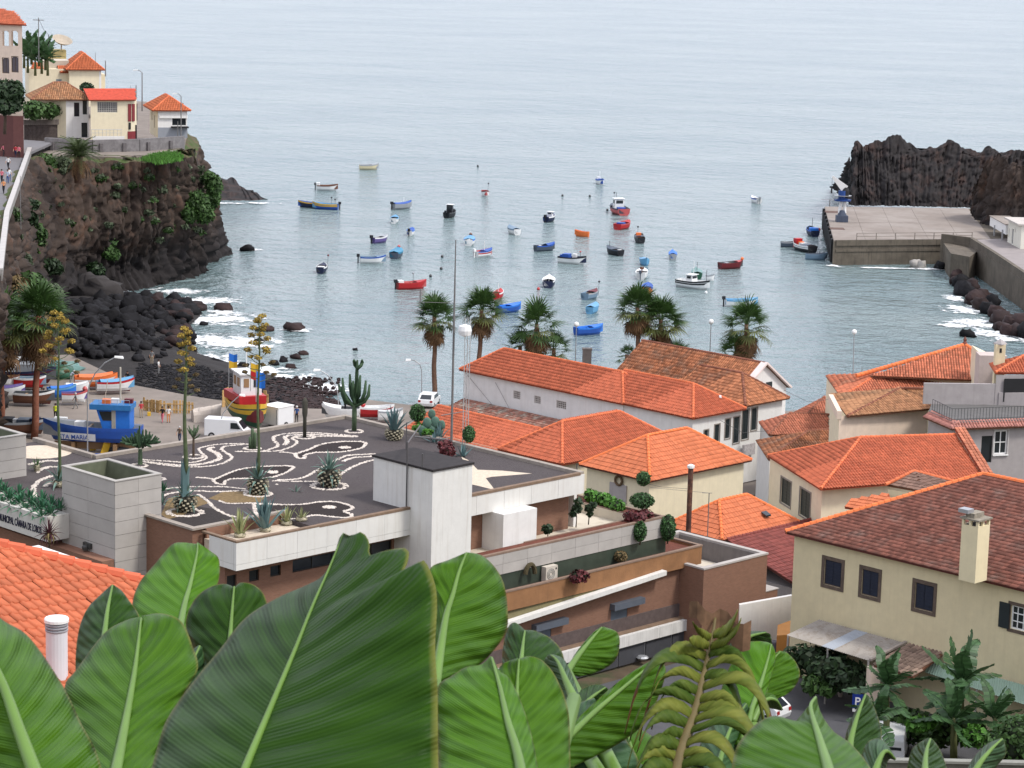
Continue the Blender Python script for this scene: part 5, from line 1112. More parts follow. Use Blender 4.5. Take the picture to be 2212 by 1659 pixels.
m=MB();fbox(m,F,4.6,5.5,-.05,.06,z0+.6,z0+1.9);m.build('window',M('grey_glass',(.20,.23,.24),rough=.2),h)
r=Roof(h,'barrel',.28,.5,T_BR,U_OR,CAPO,False);r.face([F(.4,.2,ze+.02),F(2.6,.2,ze+.02),F(2.4,3,ze+.9),F(1,3,ze+.9)]);r.face([F(5.2,-.4,ze-.5),F(7.6,-.4,ze-.5),F(7.2,2,ze+.5),F(5.0,2,ze+.5)]);r.done()
o=gp(150,198,23.5);F=fr(o);Yo=o.y
h=thing('clifftop_house','cream house with the tallest orange roof on the headland, against the sea','house',o)
ze=zat(190,151,Yo);m=MB();fbox(m,F,0,5.2,0,8,21,ze);m.build('wall',CREAM2,h);m=MB();fbox(m,F,5.0,5.35,-.05,.25,21,ze);m.build('pilaster',WHITE,h)
m=MB();fbox(m,F,5.2,6.4,3,8,21,ze-1);m.build('side_wing',CREAM2,h)
roof_of(h,-.6,5.9,-.5,8.4,ze,zat(182,113,Yo+4.5),'b',.75,.75,'barrel',.26,.45,T_BR,U_OR,CAPO,indiv=False,E=F)
o=gp(118,135,27.5);F=fr(o)
h=thing('water_hut','small yellowish hut with a big satellite dish on its roof','hut',o);m=MB();fbox(m,F,-1.6,2.0,0,3,22,zat(120,108,o.y));m.build('wall',M('ochre_render',(.50,.40,.17),rough=.85,var=.12),h)
zt=zat(120,108,o.y);m=MB();c=Vector((o.x+1.0,o.y+1,zt+1.0));m.tube([Vector((c.x,c.y,zt)),c],.12,6)
dv=Vector((.3,-.35,.9)).normalized();ux=dv.orthogonal().normalized();uy=dv.cross(ux);vs=[c];fs=[]
for k in range(1,4):
 for j in range(14):vs.append(c+(ux*math.cos(j*.4488)+uy*math.sin(j*.4488))*k*.6+dv*.1*k*k)
fs=[[0,1+j,1+(j+1)%14]for j in range(14)]+[[1+14*k+j,1+14*k+(j+1)%14,15+14*k+(j+1)%14,15+14*k+j]for k in range(2)for j in range(14)]
m.add(vs,fs);m.build('dish',M('beige_dish',(.42,.36,.28),rough=.7),h)
Yp=352.0;a=yp(50,298,Yp);b=yp(-60,300,Yp+3);zt=zat(45,53,Yp)
h=thing('pink_building','tall pale pink building with arched openings at the left edge of the headland','building',a)
P0,P1=Vector((b.x,b.y,0)),Vector((a.x,a.y,0));z0=19
hol=[px_hole(P0,P1,z0,x0,y0,y1,x1)for x0,x1,y0,y1 in((5,19,66,99),(24,39,66,99),(4,20,124,158),(24,40,121,156),(4,20,182,220))]
m=MB();wall(m,P0,P1,z0,zt,hol,depth=.5);wall(m,P1,P1+Vector((-3.2,14,0)),z0,zt);m.build('wall',PINK,h)
u=(P1-P0).normalized()
for i,v in enumerate(hol):
 q=MB();n=Vector((u.y,-u.x,0));c=(v[0]+v[1])/2;r_=(v[1]-v[0])/2;base=P0+u*c+ZU*(z0+v[3]-r_)-n*.1;vs=[]
 for k in range(9):
  t_=math.pi*k/8;vs.append(base+u*r_*math.cos(t_)+ZU*r_*math.sin(t_)*.98);vs.append(base+u*r_*math.cos(t_)+ZU*(r_+.002))
 q.add(vs,[[2*k,2*k+2,2*k+3,2*k+1]for k in range(8)]);q.build('arch',PINK,h)
 if i>=2:window(h,P0,P1,z0,v,'glass',FRB,.1,M('mauve_glass',(.09,.075,.085),rough=.2),bars=(2,1))
r=Roof(h,'barrel',.28,.5,T_OR,U_OR,CAPO,False);r.face([P0+ZU*zt-Vector((0,.8,0)),P1+ZU*zt+Vector((.8,-.8,0)),P1+ZU*(zt+1.6)+Vector((-2,4,0)),P0+ZU*(zt+2.2)+Vector((0,4,0))]);r.done()
m=MB();n=Vector((u.y,-u.x,0));pt=[P0+n*.25,P0+u*((P1-P0).length-1.2)+n*.6,P1+n*.1+u*.15,P1+Vector((-1.0,5,0))];
for i in range(3):wall(m,pt[i],pt[i+1],z0,zat(30,250,Yp))
m.build('plinth',M('brown_red_plinth',(.13,.055,.05),rough=.9,var=.1),h)
a,b=gp(52,298,20),gp(168,296,20);h=thing('garden_wall','dark lattice stone garden wall between the pink building and the white clifftop house','wall',a)
m=MB();m.prism([(a.x,a.y),(b.x,b.y),(b.x,b.y+3),(a.x,a.y+6)],19,22.0);m.build('wall',M('dark_stone_wall',(.075,.06,.055),rough=.95,var=.4,scale=2.5,bump=.8,bscale=4),h)
m=MB();d=(b-a).normalized();nn_=Vector((d.y,-d.x,0))
for i in range(26):
 q=a+d*((b-a).length*i/26);m.box(Vector((q.x,q.y,22.35))+nn_*.1,d*.05+ZU*.35,nn_*.06,ZU*.06-d*.3)
 m.box(Vector((q.x,q.y,22.35))+nn_*.14,d*.05-ZU*.35,nn_*.06,ZU*.06+d*.3)
m.build('lattice',M('grey_lattice_block',(.22,.19,.17),rough=.9,var=.2),h)['kind']='stuff'
def pole(px,py,ptop,Y,lab,name='utility_pole',cat='pole',r=.1,arm=None,mat=None):
 p=yp(px,py,Y);zt=zat(px,ptop,Y);t=thing(name,lab,cat,p);m=MB();m.tube([p,Vector((p.x,p.y,zt))],[r,r*.7],6);m.build('pole',mat or M('grey_pole',(.17,.165,.16),rough=.7),t)
 if arm:
  m=MB();m.tube([Vector((p.x,p.y,zt)),Vector((p.x+arm*.5,p.y,zt+.35)),Vector((p.x+arm,p.y,zt+.4))],.05,6);m.build('arm',MATS['grey_pole'],t);m=MB();m.box((p.x+arm*1.15,p.y,zt+.38),Vector((.35,0,.03)),Vector((0,.14,0)),ZU*.07);m.build('lamp_head',WHITEP,t)
 return t,p,zt
t,p,zt=pole(84,132,38,420,'wooden utility pole with a crossarm above the banana grove');m=MB();m.box((p.x,p.y,zt-.4),Vector((.9,0,0)),Vector((0,.06,0)),ZU*.06);m.build('crossarm',MATS['grey_pole'],t)
pole(43,60,40,400,'short dark pole at the corner of the pink roof');pole(105,100,75,425,'short dark pole by the satellite dish hut')
pole(228,165,131,400,'thin mast beside the tallest orange roof');pole(206,135,113,402,'thin aerial on the tallest orange roof',r=.05)
pole(307,240,157,396,'tall grey lamp post standing behind the small white clifftop house','street_lamp','street lamp',arm=-.9,r=.11)
pole(294,212,184,396,'dark lamp post right of the low red roof','street_lamp','street lamp');pole(282,210,185,396,'thin post on the low red roof',r=.05)
pole(391,320,208,384,'tall dark lamp post in front of the small white clifftop house','street_lamp','street lamp',arm=-.8,r=.1);pole(384,300,262,384,'shorter dark post beside the tall lamp post on the point',r=.08)
t,p,zt=pole(45,495,380,290,'thin lamp post along the clifftop parapet','street_lamp','street lamp',r=.05)
wl=thing('power_line','thin power line from the wooden pole to the hut','wire',yp(84,45,420));m=MB();a,b=yp(84,42,420),yp(106,76,425);m.tube([a,(a+b)/2-ZU*.5,b],.03,4);m.build('wire',DARK,wl)
p=gp(1818,479,4.1);Yc=p.y;t=thing('crane','white and blue harbour crane with a raised white jib on the pier head','crane',p)
zc_=lambda y:zat(1818,y,Yc)
m=MB();m.bx(p.x-1.0,p.x+1.0,p.y-.9,p.y+.9,4.1,5.2);m.lathe(Vector((p.x,p.y,5.2)),[(.8,0),(.5,.9)],10);m.build('base',M('dark_blue_grey',(.06,.075,.11),rough=.6),t)
m=MB();m.tube([Vector((p.x-.45,p.y,5.6)),Vector((p.x-.25,p.y,zc_(432)))],.28,8);m.tube([Vector((p.x+.45,p.y,5.6)),Vector((p.x+.35,p.y,zc_(432)))],.28,8);m.build('column',WHITEP,t)
CB=M('crane_blue',(.02,.06,.22),rough=.5);m=MB();z1=zc_(434);m.lathe(Vector((p.x,p.y,z1)),[(1.4,0),(1.5,.25),(.8,.4),(.8,1.8)],12);m.build('slew_platform',CB,t)
m=MB();m.lathe(Vector((p.x,p.y,z1+.4)),[(1.5,.5),(1.52,.56)],12);m.build('guard_rail',METAL,t)
tip=yp(1798,381,Yc-1.5);hb=Vector((p.x+.3,p.y,zc_(408)));m=MB();d=tip-hb;s_=d.cross(Vector((0,1,0))).normalized()
m.add([hb+s_*.7-Vector((0,.4,0)),hb-s_*.7-Vector((0,.4,0)),hb-s_*.7+Vector((0,.4,0)),hb+s_*.7+Vector((0,.4,0)),tip+s_*.2-Vector((0,.2,0)),tip-s_*.2-Vector((0,.2,0)),tip-s_*.2+Vector((0,.2,0)),tip+s_*.2+Vector((0,.2,0))],[[0,1,5,4],[1,2,6,5],[2,3,7,6],[3,0,4,7],[4,5,6,7],[3,2,1,0]]);m.build('jib',WHITEP,t)
m=MB();m.lathe(hb-ZU*.6,[(.75,-.9),(.75,.3),(.5,.9)],10);m.build('winch_housing',DARK,t)
m=MB();m.tube([tip,tip-ZU*2.6],.03,4);m.box(tip-ZU*2.4,Vector((.12,0,0)),Vector((0,.12,0)),ZU*.5);m.build('hook',DARK,t)
t,p2,_=pole(1792,446,430,462,'short post at the back corner of the pier',r=.1);m=MB();m.box((p2.x-.4,p2.y,zat(1792,431,462)),Vector((1.2,0,0)),Vector((0,.06,0)),ZU*.05);m.build('crossbar',METAL,t)
def shed(p0,p1,dep,z0,z1,lab,rz=.0):
 t=thing('shed',lab,'shed',p0);d=(p1-p0).to_2d().to_3d().normalized();n=Vector((-d.y,d.x,0));L_=(p1-p0).to_2d().length;F=lambda a,b,z:Vector((p0.x,p0.y,0))+d*a+n*b+ZU*z
 return t,F,d,n,L_
a,b=gp(2137,501,4.2),gp(2171,521,4.2);t,F,d,n,L_=shed(a,b,4,4.2,7,'small white shed raised on legs beside the harbour road')
zt=zat(2140,467,a.y);m=MB();m.box(F(L_/2,1.6,(5.3+zt)/2),d*L_/2,n*1.6,ZU*(zt-5.3)/2);m.build('wall',WHITEP,t);m=MB();m.box(F(L_/2,1.6,zt+.06),d*(L_/2+.15),n*1.75,ZU*.06);m.build('roof',PCON,t)
for k in(.35,.85):m=MB();m.bx(F(L_*k,-.1,0).x-.12,F(L_*k,-.1,0).x+.12,F(L_*k,-.1,0).y-.12,F(L_*k,-.1,0).y+.12,4.1,zt-1);m.build('leg',METAL,t)
a,b=gp(2176,522,4.2),gp(2204,537,4.2);t,F,d,n,L_=shed(a,b,5,4.2,8,'cream white hut with a sloping roof and two stub chimneys beside the harbour road')
zt=zat(2178,465,a.y);m=MB();hol=[(.6,1.1,1.0,2.4),(2.6,3.6,.1,2.6),(4.4,4.9,2.2,3.0)];wall(m,F(0,0,0),F(L_,0,0),4.1,zt-.6,[h_ for h_ in hol if h_[1]<L_-.2]);wall(m,F(L_,0,0),F(L_,5,0),4.1,zt-.6);wall(m,F(0,5,0),F(0,0,0),4.1,zt-.6);m.build('wall',M('cream_white_wall',(.72,.70,.60),rough=.8,var=.04),t)
for h_ in hol:
 if h_[1]<L_-.2:window(t,F(0,0,0),F(L_,0,0),4.1,h_,'glass',WHITEP,.06,GLASS)
m=MB();m.box(F(L_/2,2.3,zt-.45),d*(L_/2+.4),n*3.0,ZU*.12);m.build('roof',M('pale_roof_slab',(.50,.46,.42),rough=.9),t)
for k in(.55,.8):m=MB();c=F(L_*k,2,zt-.3);m.bx(c.x-.25,c.x+.25,c.y-.25,c.y+.25,zt-.4,zt+.8);m.build('chimney',WHITEP,t)
# BOATS
PAINT={'blue':(.022,.085,.36),'bright blue':(.02,.16,.58),'light blue':(.12,.32,.52),'teal':(.03,.22,.36),'navy':(.013,.02,.055),'red':(.42,.018,.022),'dark red':(.13,.014,.018),'white':(.72,.73,.72),'cream':(.62,.55,.36),'orange':(.72,.17,.04),'black':(.015,.016,.02),'grey':(.30,.32,.34),'dark grey':(.07,.075,.08),'grey blue':(.16,.24,.32),'brown':(.14,.06,.035),'green':(.02,.09,.05),'pale green':(.14,.26,.24),'yellow':(.65,.40,.03),'pink red':(.45,.09,.09),'purple':(.12,.09,.25),'wood':(.30,.18,.09),'slate':(.06,.08,.11)}
def P_(c):return M('boat_paint_'+c.replace(' ','_'),PAINT[c],rough=.45,var=.1,scale=1.2,spec=.4)
def hull_mesh(L,B,H,foot=.32):
 n=12;mb=MB();ST=[]
 for i in range(n+1):
  t=i/n;y=-L/2+L*t
  w=B/2*(.74+.26*math.sin(min(t/.45,1)*math.pi/2))if t<.45 else B/2*math.cos(((t-.45)/.55)**1.55*math.pi/2)**.8
  w=max(w,.02);sh=H*(.92+.10*(1-t)**2+.42*t**3)
  y2=y+.06*L*t**4
  ST.append([(w,sh,y2),(w*.99,sh*.80,y2-.01),(w*.90,H*.30,y-.02*L*t**3),(w*.62,-.02,y-.05*L*t**3),(0.001,-foot*.6,y-.07*L*t**3)])
 vs=[];
 for s_ in ST:
  for x,z,y in s_:vs.append((x,y,z))
  for x,z,y in s_:vs.append((-x,y,z))
 k=10;mats=[2,1,1,0]
 for i in range(n):
  for j in range(4):
   a=i*k+j;mb.f.append([a,a+k,a+k+1,a+1]);mb.m.append(mats[j])
   a=i*k+5+j;mb.f.append([a,a+1,a+k+1,a+k]);mb.m.append(mats[j])
 mb.v=vs
 mb.f.append([0,1,2,3,4,9,8,7,6,5]);mb.m.append(1)
 b=len(mb.v);IN=[]
 for s_ in ST:
  w,sh,y=s_[0];wi=max(w-.07,.008);fl=H*.28
  for x,z in((w,sh),(wi,sh),(wi*.96,sh-.12),(wi*.82,fl)):mb.v.append((x,y,z))
  for x,z in((w,sh),(wi,sh),(wi*.96,sh-.12),(wi*.82,fl)):mb.v.append((-x,y,z))
 for i in range(n):
  o=b+i*8
  for j,mm in((0,2),(1,3),(2,3)):
   mb.f.append([o+j,o+j+1,o+8+j+1,o+8+j]);mb.m.append(mm);mb.f.append([o+4+j+1,o+4+j,o+12+j,o+12+j+1]);mb.m.append(mm)
  mb.f.append([o+3,o+7,o+15,o+11]);mb.m.append(3)
 mb.f.append([b,b+1,b+2,b+3,b+7,b+6,b+5,b+4]);mb.m.append(3)
 return mb,ST
def boat(label,px,py,L,head,foot,hullc,rim,inside,feats=(),name='boat',z=0.0,B=None,H=None,group='boats moored in the bay',cat='boat',tilt=0,pos=None):
 p=pos or gp(px,py,z)
 if H is None:L*=.82
 B=B or L*.47;H=H or .72+L*.075
 t=thing(name,label,cat,(p.x,p.y,z),group,rz=-math.radians(head));t.rotation_euler[1]=tilt
 if t.rotation_euler[2]==0:t.rotation_euler[2]=1e-4
 OFF[t.name]=Vector()
 mb,ST=hull_mesh(L,B,H);hu=mb.build('hull',[P_(foot),P_(hullc),P_(rim),P_(inside)],t,smooth=False,local=True)
 n=len(ST)-1
 def wat(tt):
  x=tt*n;i=min(int(x),n-1);f=x-i;return ST[i][0][0]*(1-f)+ST[i+1][0][0]*f,ST[i][0][1]*(1-f)+ST[i+1][0][1]*f,ST[i][0][2]*(1-f)+ST[i+1][0][2]*f
 def deck(t0,t1,colr,nm='foredeck',dz=-.04,crown=.08):
  m=MB();vs=[];k=6
  for i in range(k+1):
   w,sh,y=wat(t0+(t1-t0)*i/k);w=max(w-.05,.01);vs+=[(-w,y,sh+dz),(0,y,sh+dz+crown),(w,y,sh+dz)]
  vs2=[(x,y,zz-.05)for x,y,zz in vs];o=len(vs)
  m.add(vs+vs2,[[3*i+j,3*i+1+j,3*i+4+j,3*i+3+j]for i in range(k)for j in(0,1)]+[[o+3*i+j,o+3*i+3+j,o+3*i+4+j,o+3*i+1+j]for i in range(k)for j in(0,1)]+[[0,o,o+1,1],[1,o+1,o+2,2]])
  return m.build(nm,P_(colr),t,local=True)
 seats=True
 for f in feats:
  a=f[1:]if isinstance(f,tuple)else();f=f[0]if isinstance(f,tuple)else f
  if f=='deck':deck(a[1]if len(a)>1 else .66,1,a[0])
  elif f=='cover':deck(a[1]if len(a)>1 else .04,a[2]if len(a)>2 else .98,a[0],'cover',.03,.10*L**.5);seats=False
  elif f=='cabin':
   c,roofc,tt,ln,hh=a;w,sh,y=wat(tt);w2=min(w*.62,.95);m=MB()
   y0,y1=y-ln/2,y+ln/2;z0=H*.3;z1=sh+hh
   m.add([(-w2,y0,z0),(w2,y0,z0),(w2,y1,z0),(-w2,y1,z0),(-w2*.92,y0,z1),(w2*.92,y0,z1),(w2*.86,y1-.18,z1),(-w2*.86,y1-.18,z1)],[[0,1,5,4],[1,2,6,5],[2,3,7,6],[3,0,4,7],[4,5,6,7]])
   cb=m.build('cabin',P_(c),t,local=True)
   m=MB();m.bx(-w2-.1,w2+.1,y0-.12,y1+.06,z1+.002,z1+.07);m.build('cabin_roof',P_(roofc),cb,local=True)
   zz=sh+hh*.62;q=hh*.2
   for(xa,xb,ya,yb)in((-w2*.7,w2*.7,y0-.02,y0+.05),(w2*.9,w2*.98,y0+.2,y1-.35),(-w2*.98,-w2*.9,y0+.2,y1-.35),(-w2*.7,w2*.7,y1-.17,y1-.08)):
    m=MB();m.bx(xa,xb,ya,yb,zz-q,zz+q);m.build('window',GLASS,cb,local=True)
  elif f=='motor':
   c=a[0]if a else 'black';w,sh,y=wat(0);m=MB();m.bx(-.19,.19,y-.55,y-.08,sh-.05,sh+.42);m.bx(-.07,.07,y-.42,y-.22,-.35,sh);mo=m.build('outboard_motor',P_(c),t,local=True)
  elif f=='mast':
   hh=a[0];tt=a[1];w,sh,y=wat(tt);m=MB();m.tube([(0,y,H*.3),(0,y,sh+hh)],.045,6);m.build('mast',WHITEP if len(a)<3 else P_(a[2]),t,local=True)
  elif f=='ball':
   w,sh,y=wat(a[1]);x=a[2]*w;m=MB();m.tube([(x,y,H*.4),(x*1.15,y,sh+a[3])],.03,5);po=m.build('flagpole',P_('dark grey'),t,local=True);m=MB();m.lathe((x*1.15,y,sh+a[3]),[(.03,-.17),(.15,-.08),(.17,.04),(.08,.15)],8);m.build('marker_ball',P_(a[0]),po,local=True)
  elif f=='box':
   w,sh,y=wat(a[1]);m=MB();s2=a[2];m.bx(-s2*.6,s2*.6,y-s2/2,y+s2/2,H*.3,sh+a[3]);m.build('crate',P_(a[0]),t,local=True)
  elif f=='buoy':
   w,sh,y=wat(a[1]);m=MB();m.lathe((a[2]*w,y,sh+.18),[(.05,-.3),(.24,-.15),(.28,.05),(.1,.26)],8);m.build('buoy',P_(a[0]),t,local=True)
  elif f=='stripe':
   m=MB();vs=[]
   for sgn in(1,-1):
    for i in range(n+1):
     (w0,s0,y0),(w1,s1,y1)=ST[i][1],ST[i][2];g0,g1=.12,.5
     for g in(g0,g1):vs.append((sgn*((w0+(w1-w0)*g)+.012),y0+(y1-y0)*g,s0+(s1-s0)*g))
   fs=[]
   for s_ in(0,1):
    o=s_*2*(n+1)
    for i in range(n):fs.append([o+2*i,o+2*i+1,o+2*i+3,o+2*i+2]if s_ else[o+2*i,o+2*i+2,o+2*i+3,o+2*i+1])
   m.add(vs,fs);m.build('stripe',P_(a[0]),t,local=True)
  elif f=='letters':
   w,sh,y=wat(0);
   tx=text(t,a[0],(-.38*B/.9*.7,y-.012,sh*.35),(1,0,0),(0,0,1),.42,P_('white'),sx=.8)
  elif f=='wheel':
   w,sh,y=wat(a[0]);m=MB();m.tube([(0,y,H*.3),(0,y,sh+.5)],.1,6);m.box((0,y,sh+.5),Vector((.3,0,0)),Vector((0,.12,0)),ZU*.2);m.build('console',P_(a[1]),t,local=True)
 if seats and L>2.2:
  for tt in(.3,.55):
   w,sh,y=wat(tt);m=MB();m.bx(-w+.06,w-.06,y-.13,y+.13,sh-.28,sh-.23);m.build('thwart',P_('wood' if inside not in('white','bright blue')else inside),t,local=True)
 return t
BOATS=[('small cream boat with a dark foot, farthest out in the bay',796,366,4.8,78,'black','cream','grey','grey',(('deck','grey'),)),('small white boat with a brown inside and a white hood on its left end',706,411,4.8,90,'black','white','brown','brown',(('box','white',.06,.7,.5),('motor','dark grey'))),('navy boat with a yellow rim, half hidden behind the blue and yellow one',668,448,4.6,-86,'navy','navy','yellow','blue',()),('blue boat with yellow and red stripes lying side on at the left of the bay',704,452,5.6,-82,'black','blue','yellow','light blue',(('stripe','yellow'),('ball','black',.3,.5,1.1),('ball','black',.1,-.5,.9),'motor')),('grey boat under a blue cover with a black motor, bow to the right',868,451,4.9,52,'black','grey','grey','grey',(('cover','blue'),'motor',('mast',1.1,.6))),('small white boat with pale blue rims seen from behind, left of centre',852,481,3.8,4,'white','white','light blue','grey blue',(('deck','light blue'),)),('tiny blue decked boat with a white stern below the grey covered boat',887,508,3.4,8,'black','white','bright blue','blue',(('deck','blue',.3),('motor','black'))),('small dark boat with a pale inside, bow right, above the teal covered one',820,524,4.0,42,'navy','purple','white','grey',('motor',('deck','grey'))),('boat with a wide teal cover and an orange buoy at its bow',856,556,5.4,8,'slate','slate','teal','teal',(('cover','teal'),('buoy','pink red',.93,0))),('white boat with a red waterline and blue inside, black motor at its left end',804,568,4.7,82,'dark red','white','blue','grey blue',('motor',('deck','grey blue'))),('small navy boat with white patches alone at the left, a flag pole at its side',695,588,4.2,5,'navy','navy','white','dark grey',(('box','white',.3,.9,.05),('ball','dark red',.6,1.,1.6),('deck','navy'))),('bright red boat with a white box and dark motor in the foreground water',888,624,5.2,68,'dark red','red','red','pink red',(('motor','black'),('deck','red'),('box','white',.1,.8,.3),('ball','grey',.6,-.4,1.2))),('black boat with a tall narrow dark cabin',972,469,4.6,20,'black','black','dark grey','dark grey',(('cabin','black','white',.5,1.0,1.3),'motor')),('white boat with a red brown inside and a black ball on a stick',1048,423,4.0,172,'black','white','dark red','pink red',(('ball','black',.2,-.9,1.4),('deck','pink red'))),('white boat with a broad blue deck and a red brown bow',1014,528,4.9,4,'black','white','bright blue','teal',(('cover','light blue',.2,.85),('buoy','brown',.95,0),('box','white',.05,.5,.0))),('striped boat with a blue deck, red and white sides and a white motor',1044,554,4.5,42,'navy','white','blue','pink red',(('motor','white'),('deck','blue',.5),('stripe','red'),('mast',1.5,.55))),('small red boat with a mast partly behind the second palm',1076,644,3.8,12,'cream','red','white','pink red',(('deck','red',.4),('mast',1.2,.5))),('royal blue boat just right of the second palm',1100,674,4.6,50,'blue','blue','bright blue','bright blue',(('deck','bright blue',.5),)),('grey blue boat with white marks on its stern, near the middle of the bay',1109,505,4.6,-22,'slate','white','grey blue','grey blue',(('cover','grey blue',.15,.95),('letters','31'))),('navy boat with a small white hood near the middle of the bay',1187,478,4.2,24,'navy','navy','white','blue',(('cabin','white','white',.6,.9,.7),'motor')),('white boat with a blue deck and mast, farthest back in the middle',1296,398,4.0,165,'black','white','blue','blue',(('cover','blue',.3,.95),('mast',1.7,.4),('box','white',.15,.6,.5))),('large dark red fishing boat with a navy rim and a white wheelhouse',1337,461,8.2,-14,'dark red','pink red','navy','slate',(('cabin','white','white',.58,1.6,1.5),('box','blue',.3,1.2,.1),('mast',2.4,.8,'dark grey'),('ball','black',.97,0,1.9),('deck','slate',.72))),('red boat carrying a blue crate, just below the large dark red one',1345,494,5.6,28,'dark red','red','pink red','pink red',(('box','blue',.35,1.1,.15),('deck','red',.7))),('black boat with an orange hood and white marks, right of the red boats',1381,523,4.6,-8,'black','black','dark grey','dark grey',(('box','orange',.75,.7,.4),('box','white',.08,.5,-.1),('ball','black',.9,0,1.2),('deck','slate',.5))),('black boat with a white diagonal flash and a bow post',1327,550,4.7,-32,'black','black','slate','dark grey',(('deck','slate',.45),('box','white',.1,.6,0),('mast',.9,.85,'dark grey'))),('tiny orange dinghy in the middle of the bay',1257,511,3.0,-68,'cream','orange','orange','orange',()),('dark boat with a blue bow cover, below the navy boat with the white hood',1176,542,4.4,58,'slate','slate','blue','dark grey',(('cover','blue',.55,.98),('box','white',.25,.35,0))),('white boat with blue gear on deck and a red foot, bow to the right',1235,569,5.4,112,'dark red','white','black','navy',(('box','blue',.3,1.1,.5),('box','blue',.15,.7,.3),('box','white',.6,.6,.5),('ball','pink red',.8,0,.8))),('small bright blue boat with a blue deck, right of centre',1453,559,3.7,2,'slate','grey','bright blue','bright blue',(('cover','bright blue',.1,.97),)),('light blue boat tucked behind the white motor boat',1392,572,3.9,172,'light blue','light blue','light blue','light blue',(('cover','light blue',.2,.95),)),('white motor boat with a blue foot and a dark motor',1386,600,5.0,8,'blue','white','white','white',(('motor','slate'),('wheel',.5,'brown'),('deck','white',.6))),('long white boat with a tall mast and a black striped side',1497,622,6.6,128,'white','white','black','white',(('stripe','black'),('cabin','white','white',.45,1.2,.9),('mast',3.0,.5),('wheel',.35,'dark red'),('mast',1.6,.9,'dark grey'))),('dark green boat right behind the long white boat',1505,600,4.6,0,'green','green','pale green','pale green',(('cover','pale green',.1,.95),('mast',1.5,.5,'dark grey'))),('dark red boat with a pink bow at the right of the bay',1578,580,5.0,62,'dark red','dark red','dark red','dark grey',(('deck','pink red',.75),('box','grey',.3,.6,0),('buoy','orange',.97,0))),('navy boat with a white cabin top and white letters on its stern',1185,618,5.2,3,'navy','navy','white','white',(('cover','white',.35,.95),('letters','6 J'),('mast',.8,.6))),('grey blue boat with a red brown bow and a black ball on a stick',1275,645,4.6,28,'slate','grey blue','grey','grey blue',(('deck','dark red',.6),('ball','black',.8,1.0,1.3))),('light teal boat just below the grey blue one',1280,675,4.0,18,'grey blue','light blue','light blue','pale green',(('cover','light blue',.15,.9),)),('vivid blue boat nearest the promenade lamp',1271,722,4.9,60,'navy','blue','bright blue','bright blue',(('deck','bright blue',.6),)),('blue boat with orange sides half hidden behind the twin palms',1398,632,4.4,6,'grey','orange','blue','bright blue',(('deck','blue',.4),)),('long white boat with a blue rim near the rightmost palm',1600,662,5.4,84,'slate','white','light blue','light blue',('motor',('deck','light blue'))),('small white boat with a blue rim alone at the far right of the bay',1632,438,4.0,-20,'slate','white','blue','white',(('deck','white',.6),('motor','grey'))),('blue boat with a round blue tank moored at the pier',1755,508,5.6,-6,'navy','navy','blue','slate',(('box','bright blue',.3,1.3,.4),('mast',2.0,.6,'dark grey'),('buoy','pink red',.2,.9))),('large dark hulled boat with white rails and a red hood beside the pier',1736,542,6.8,-26,'slate','black','white','dark grey',(('box','red',.82,1.0,.6),('box','orange',.65,.7,.3),('box','white',.55,.9,.2),('stripe','white'),('cover','slate',.12,.4))),('small dark rowing boat left of the large boat at the pier',1703,534,3.2,88,'slate','slate','grey','dark grey',()),('flat grey blue rowing boat at the foot of the pier wall',1762,561,4.2,92,'slate','grey blue','grey blue','slate',()),('tiny grey tender right of the long white boat',1533,606,1.6,90,'grey','white','grey','grey',()),]
for b in BOATS:boat(*b[:9],feats=b[9])
for x,y,lab in((1215,424,'tiny black mooring buoy beyond the middle boats'),(1274,425,'tiny black mooring buoy left of the large red boat'),(930,598,'tiny dark mooring buoy right of the bright red boat'),(955,556,'tiny dark mooring float in the middle left of the bay'),(953,582,'faint dark mooring float above the red boat'),(1163,626,'tiny red mooring buoy beside the navy lettered boat'),(1525,634,'tiny white mooring buoy below the long white boat'),(1387,508,'tiny dark buoy beside the black boat with the orange hood'),(1032,360,'tiny dark buoy far out in the middle'),(1312,455,'tiny black buoy left of the large dark red boat')):
 p=gp(x,y,0);m=MB();m.lathe(p,[(.05,-.1),(.22,.02),(.24,.2),(.08,.4)],8);tag(m.build('mooring_buoy',P_('white' if 'white' in lab else 'red' if 'red moor' in lab else 'black'),origin=p),lab,'buoy')
GQ='boats pulled up on the quay'
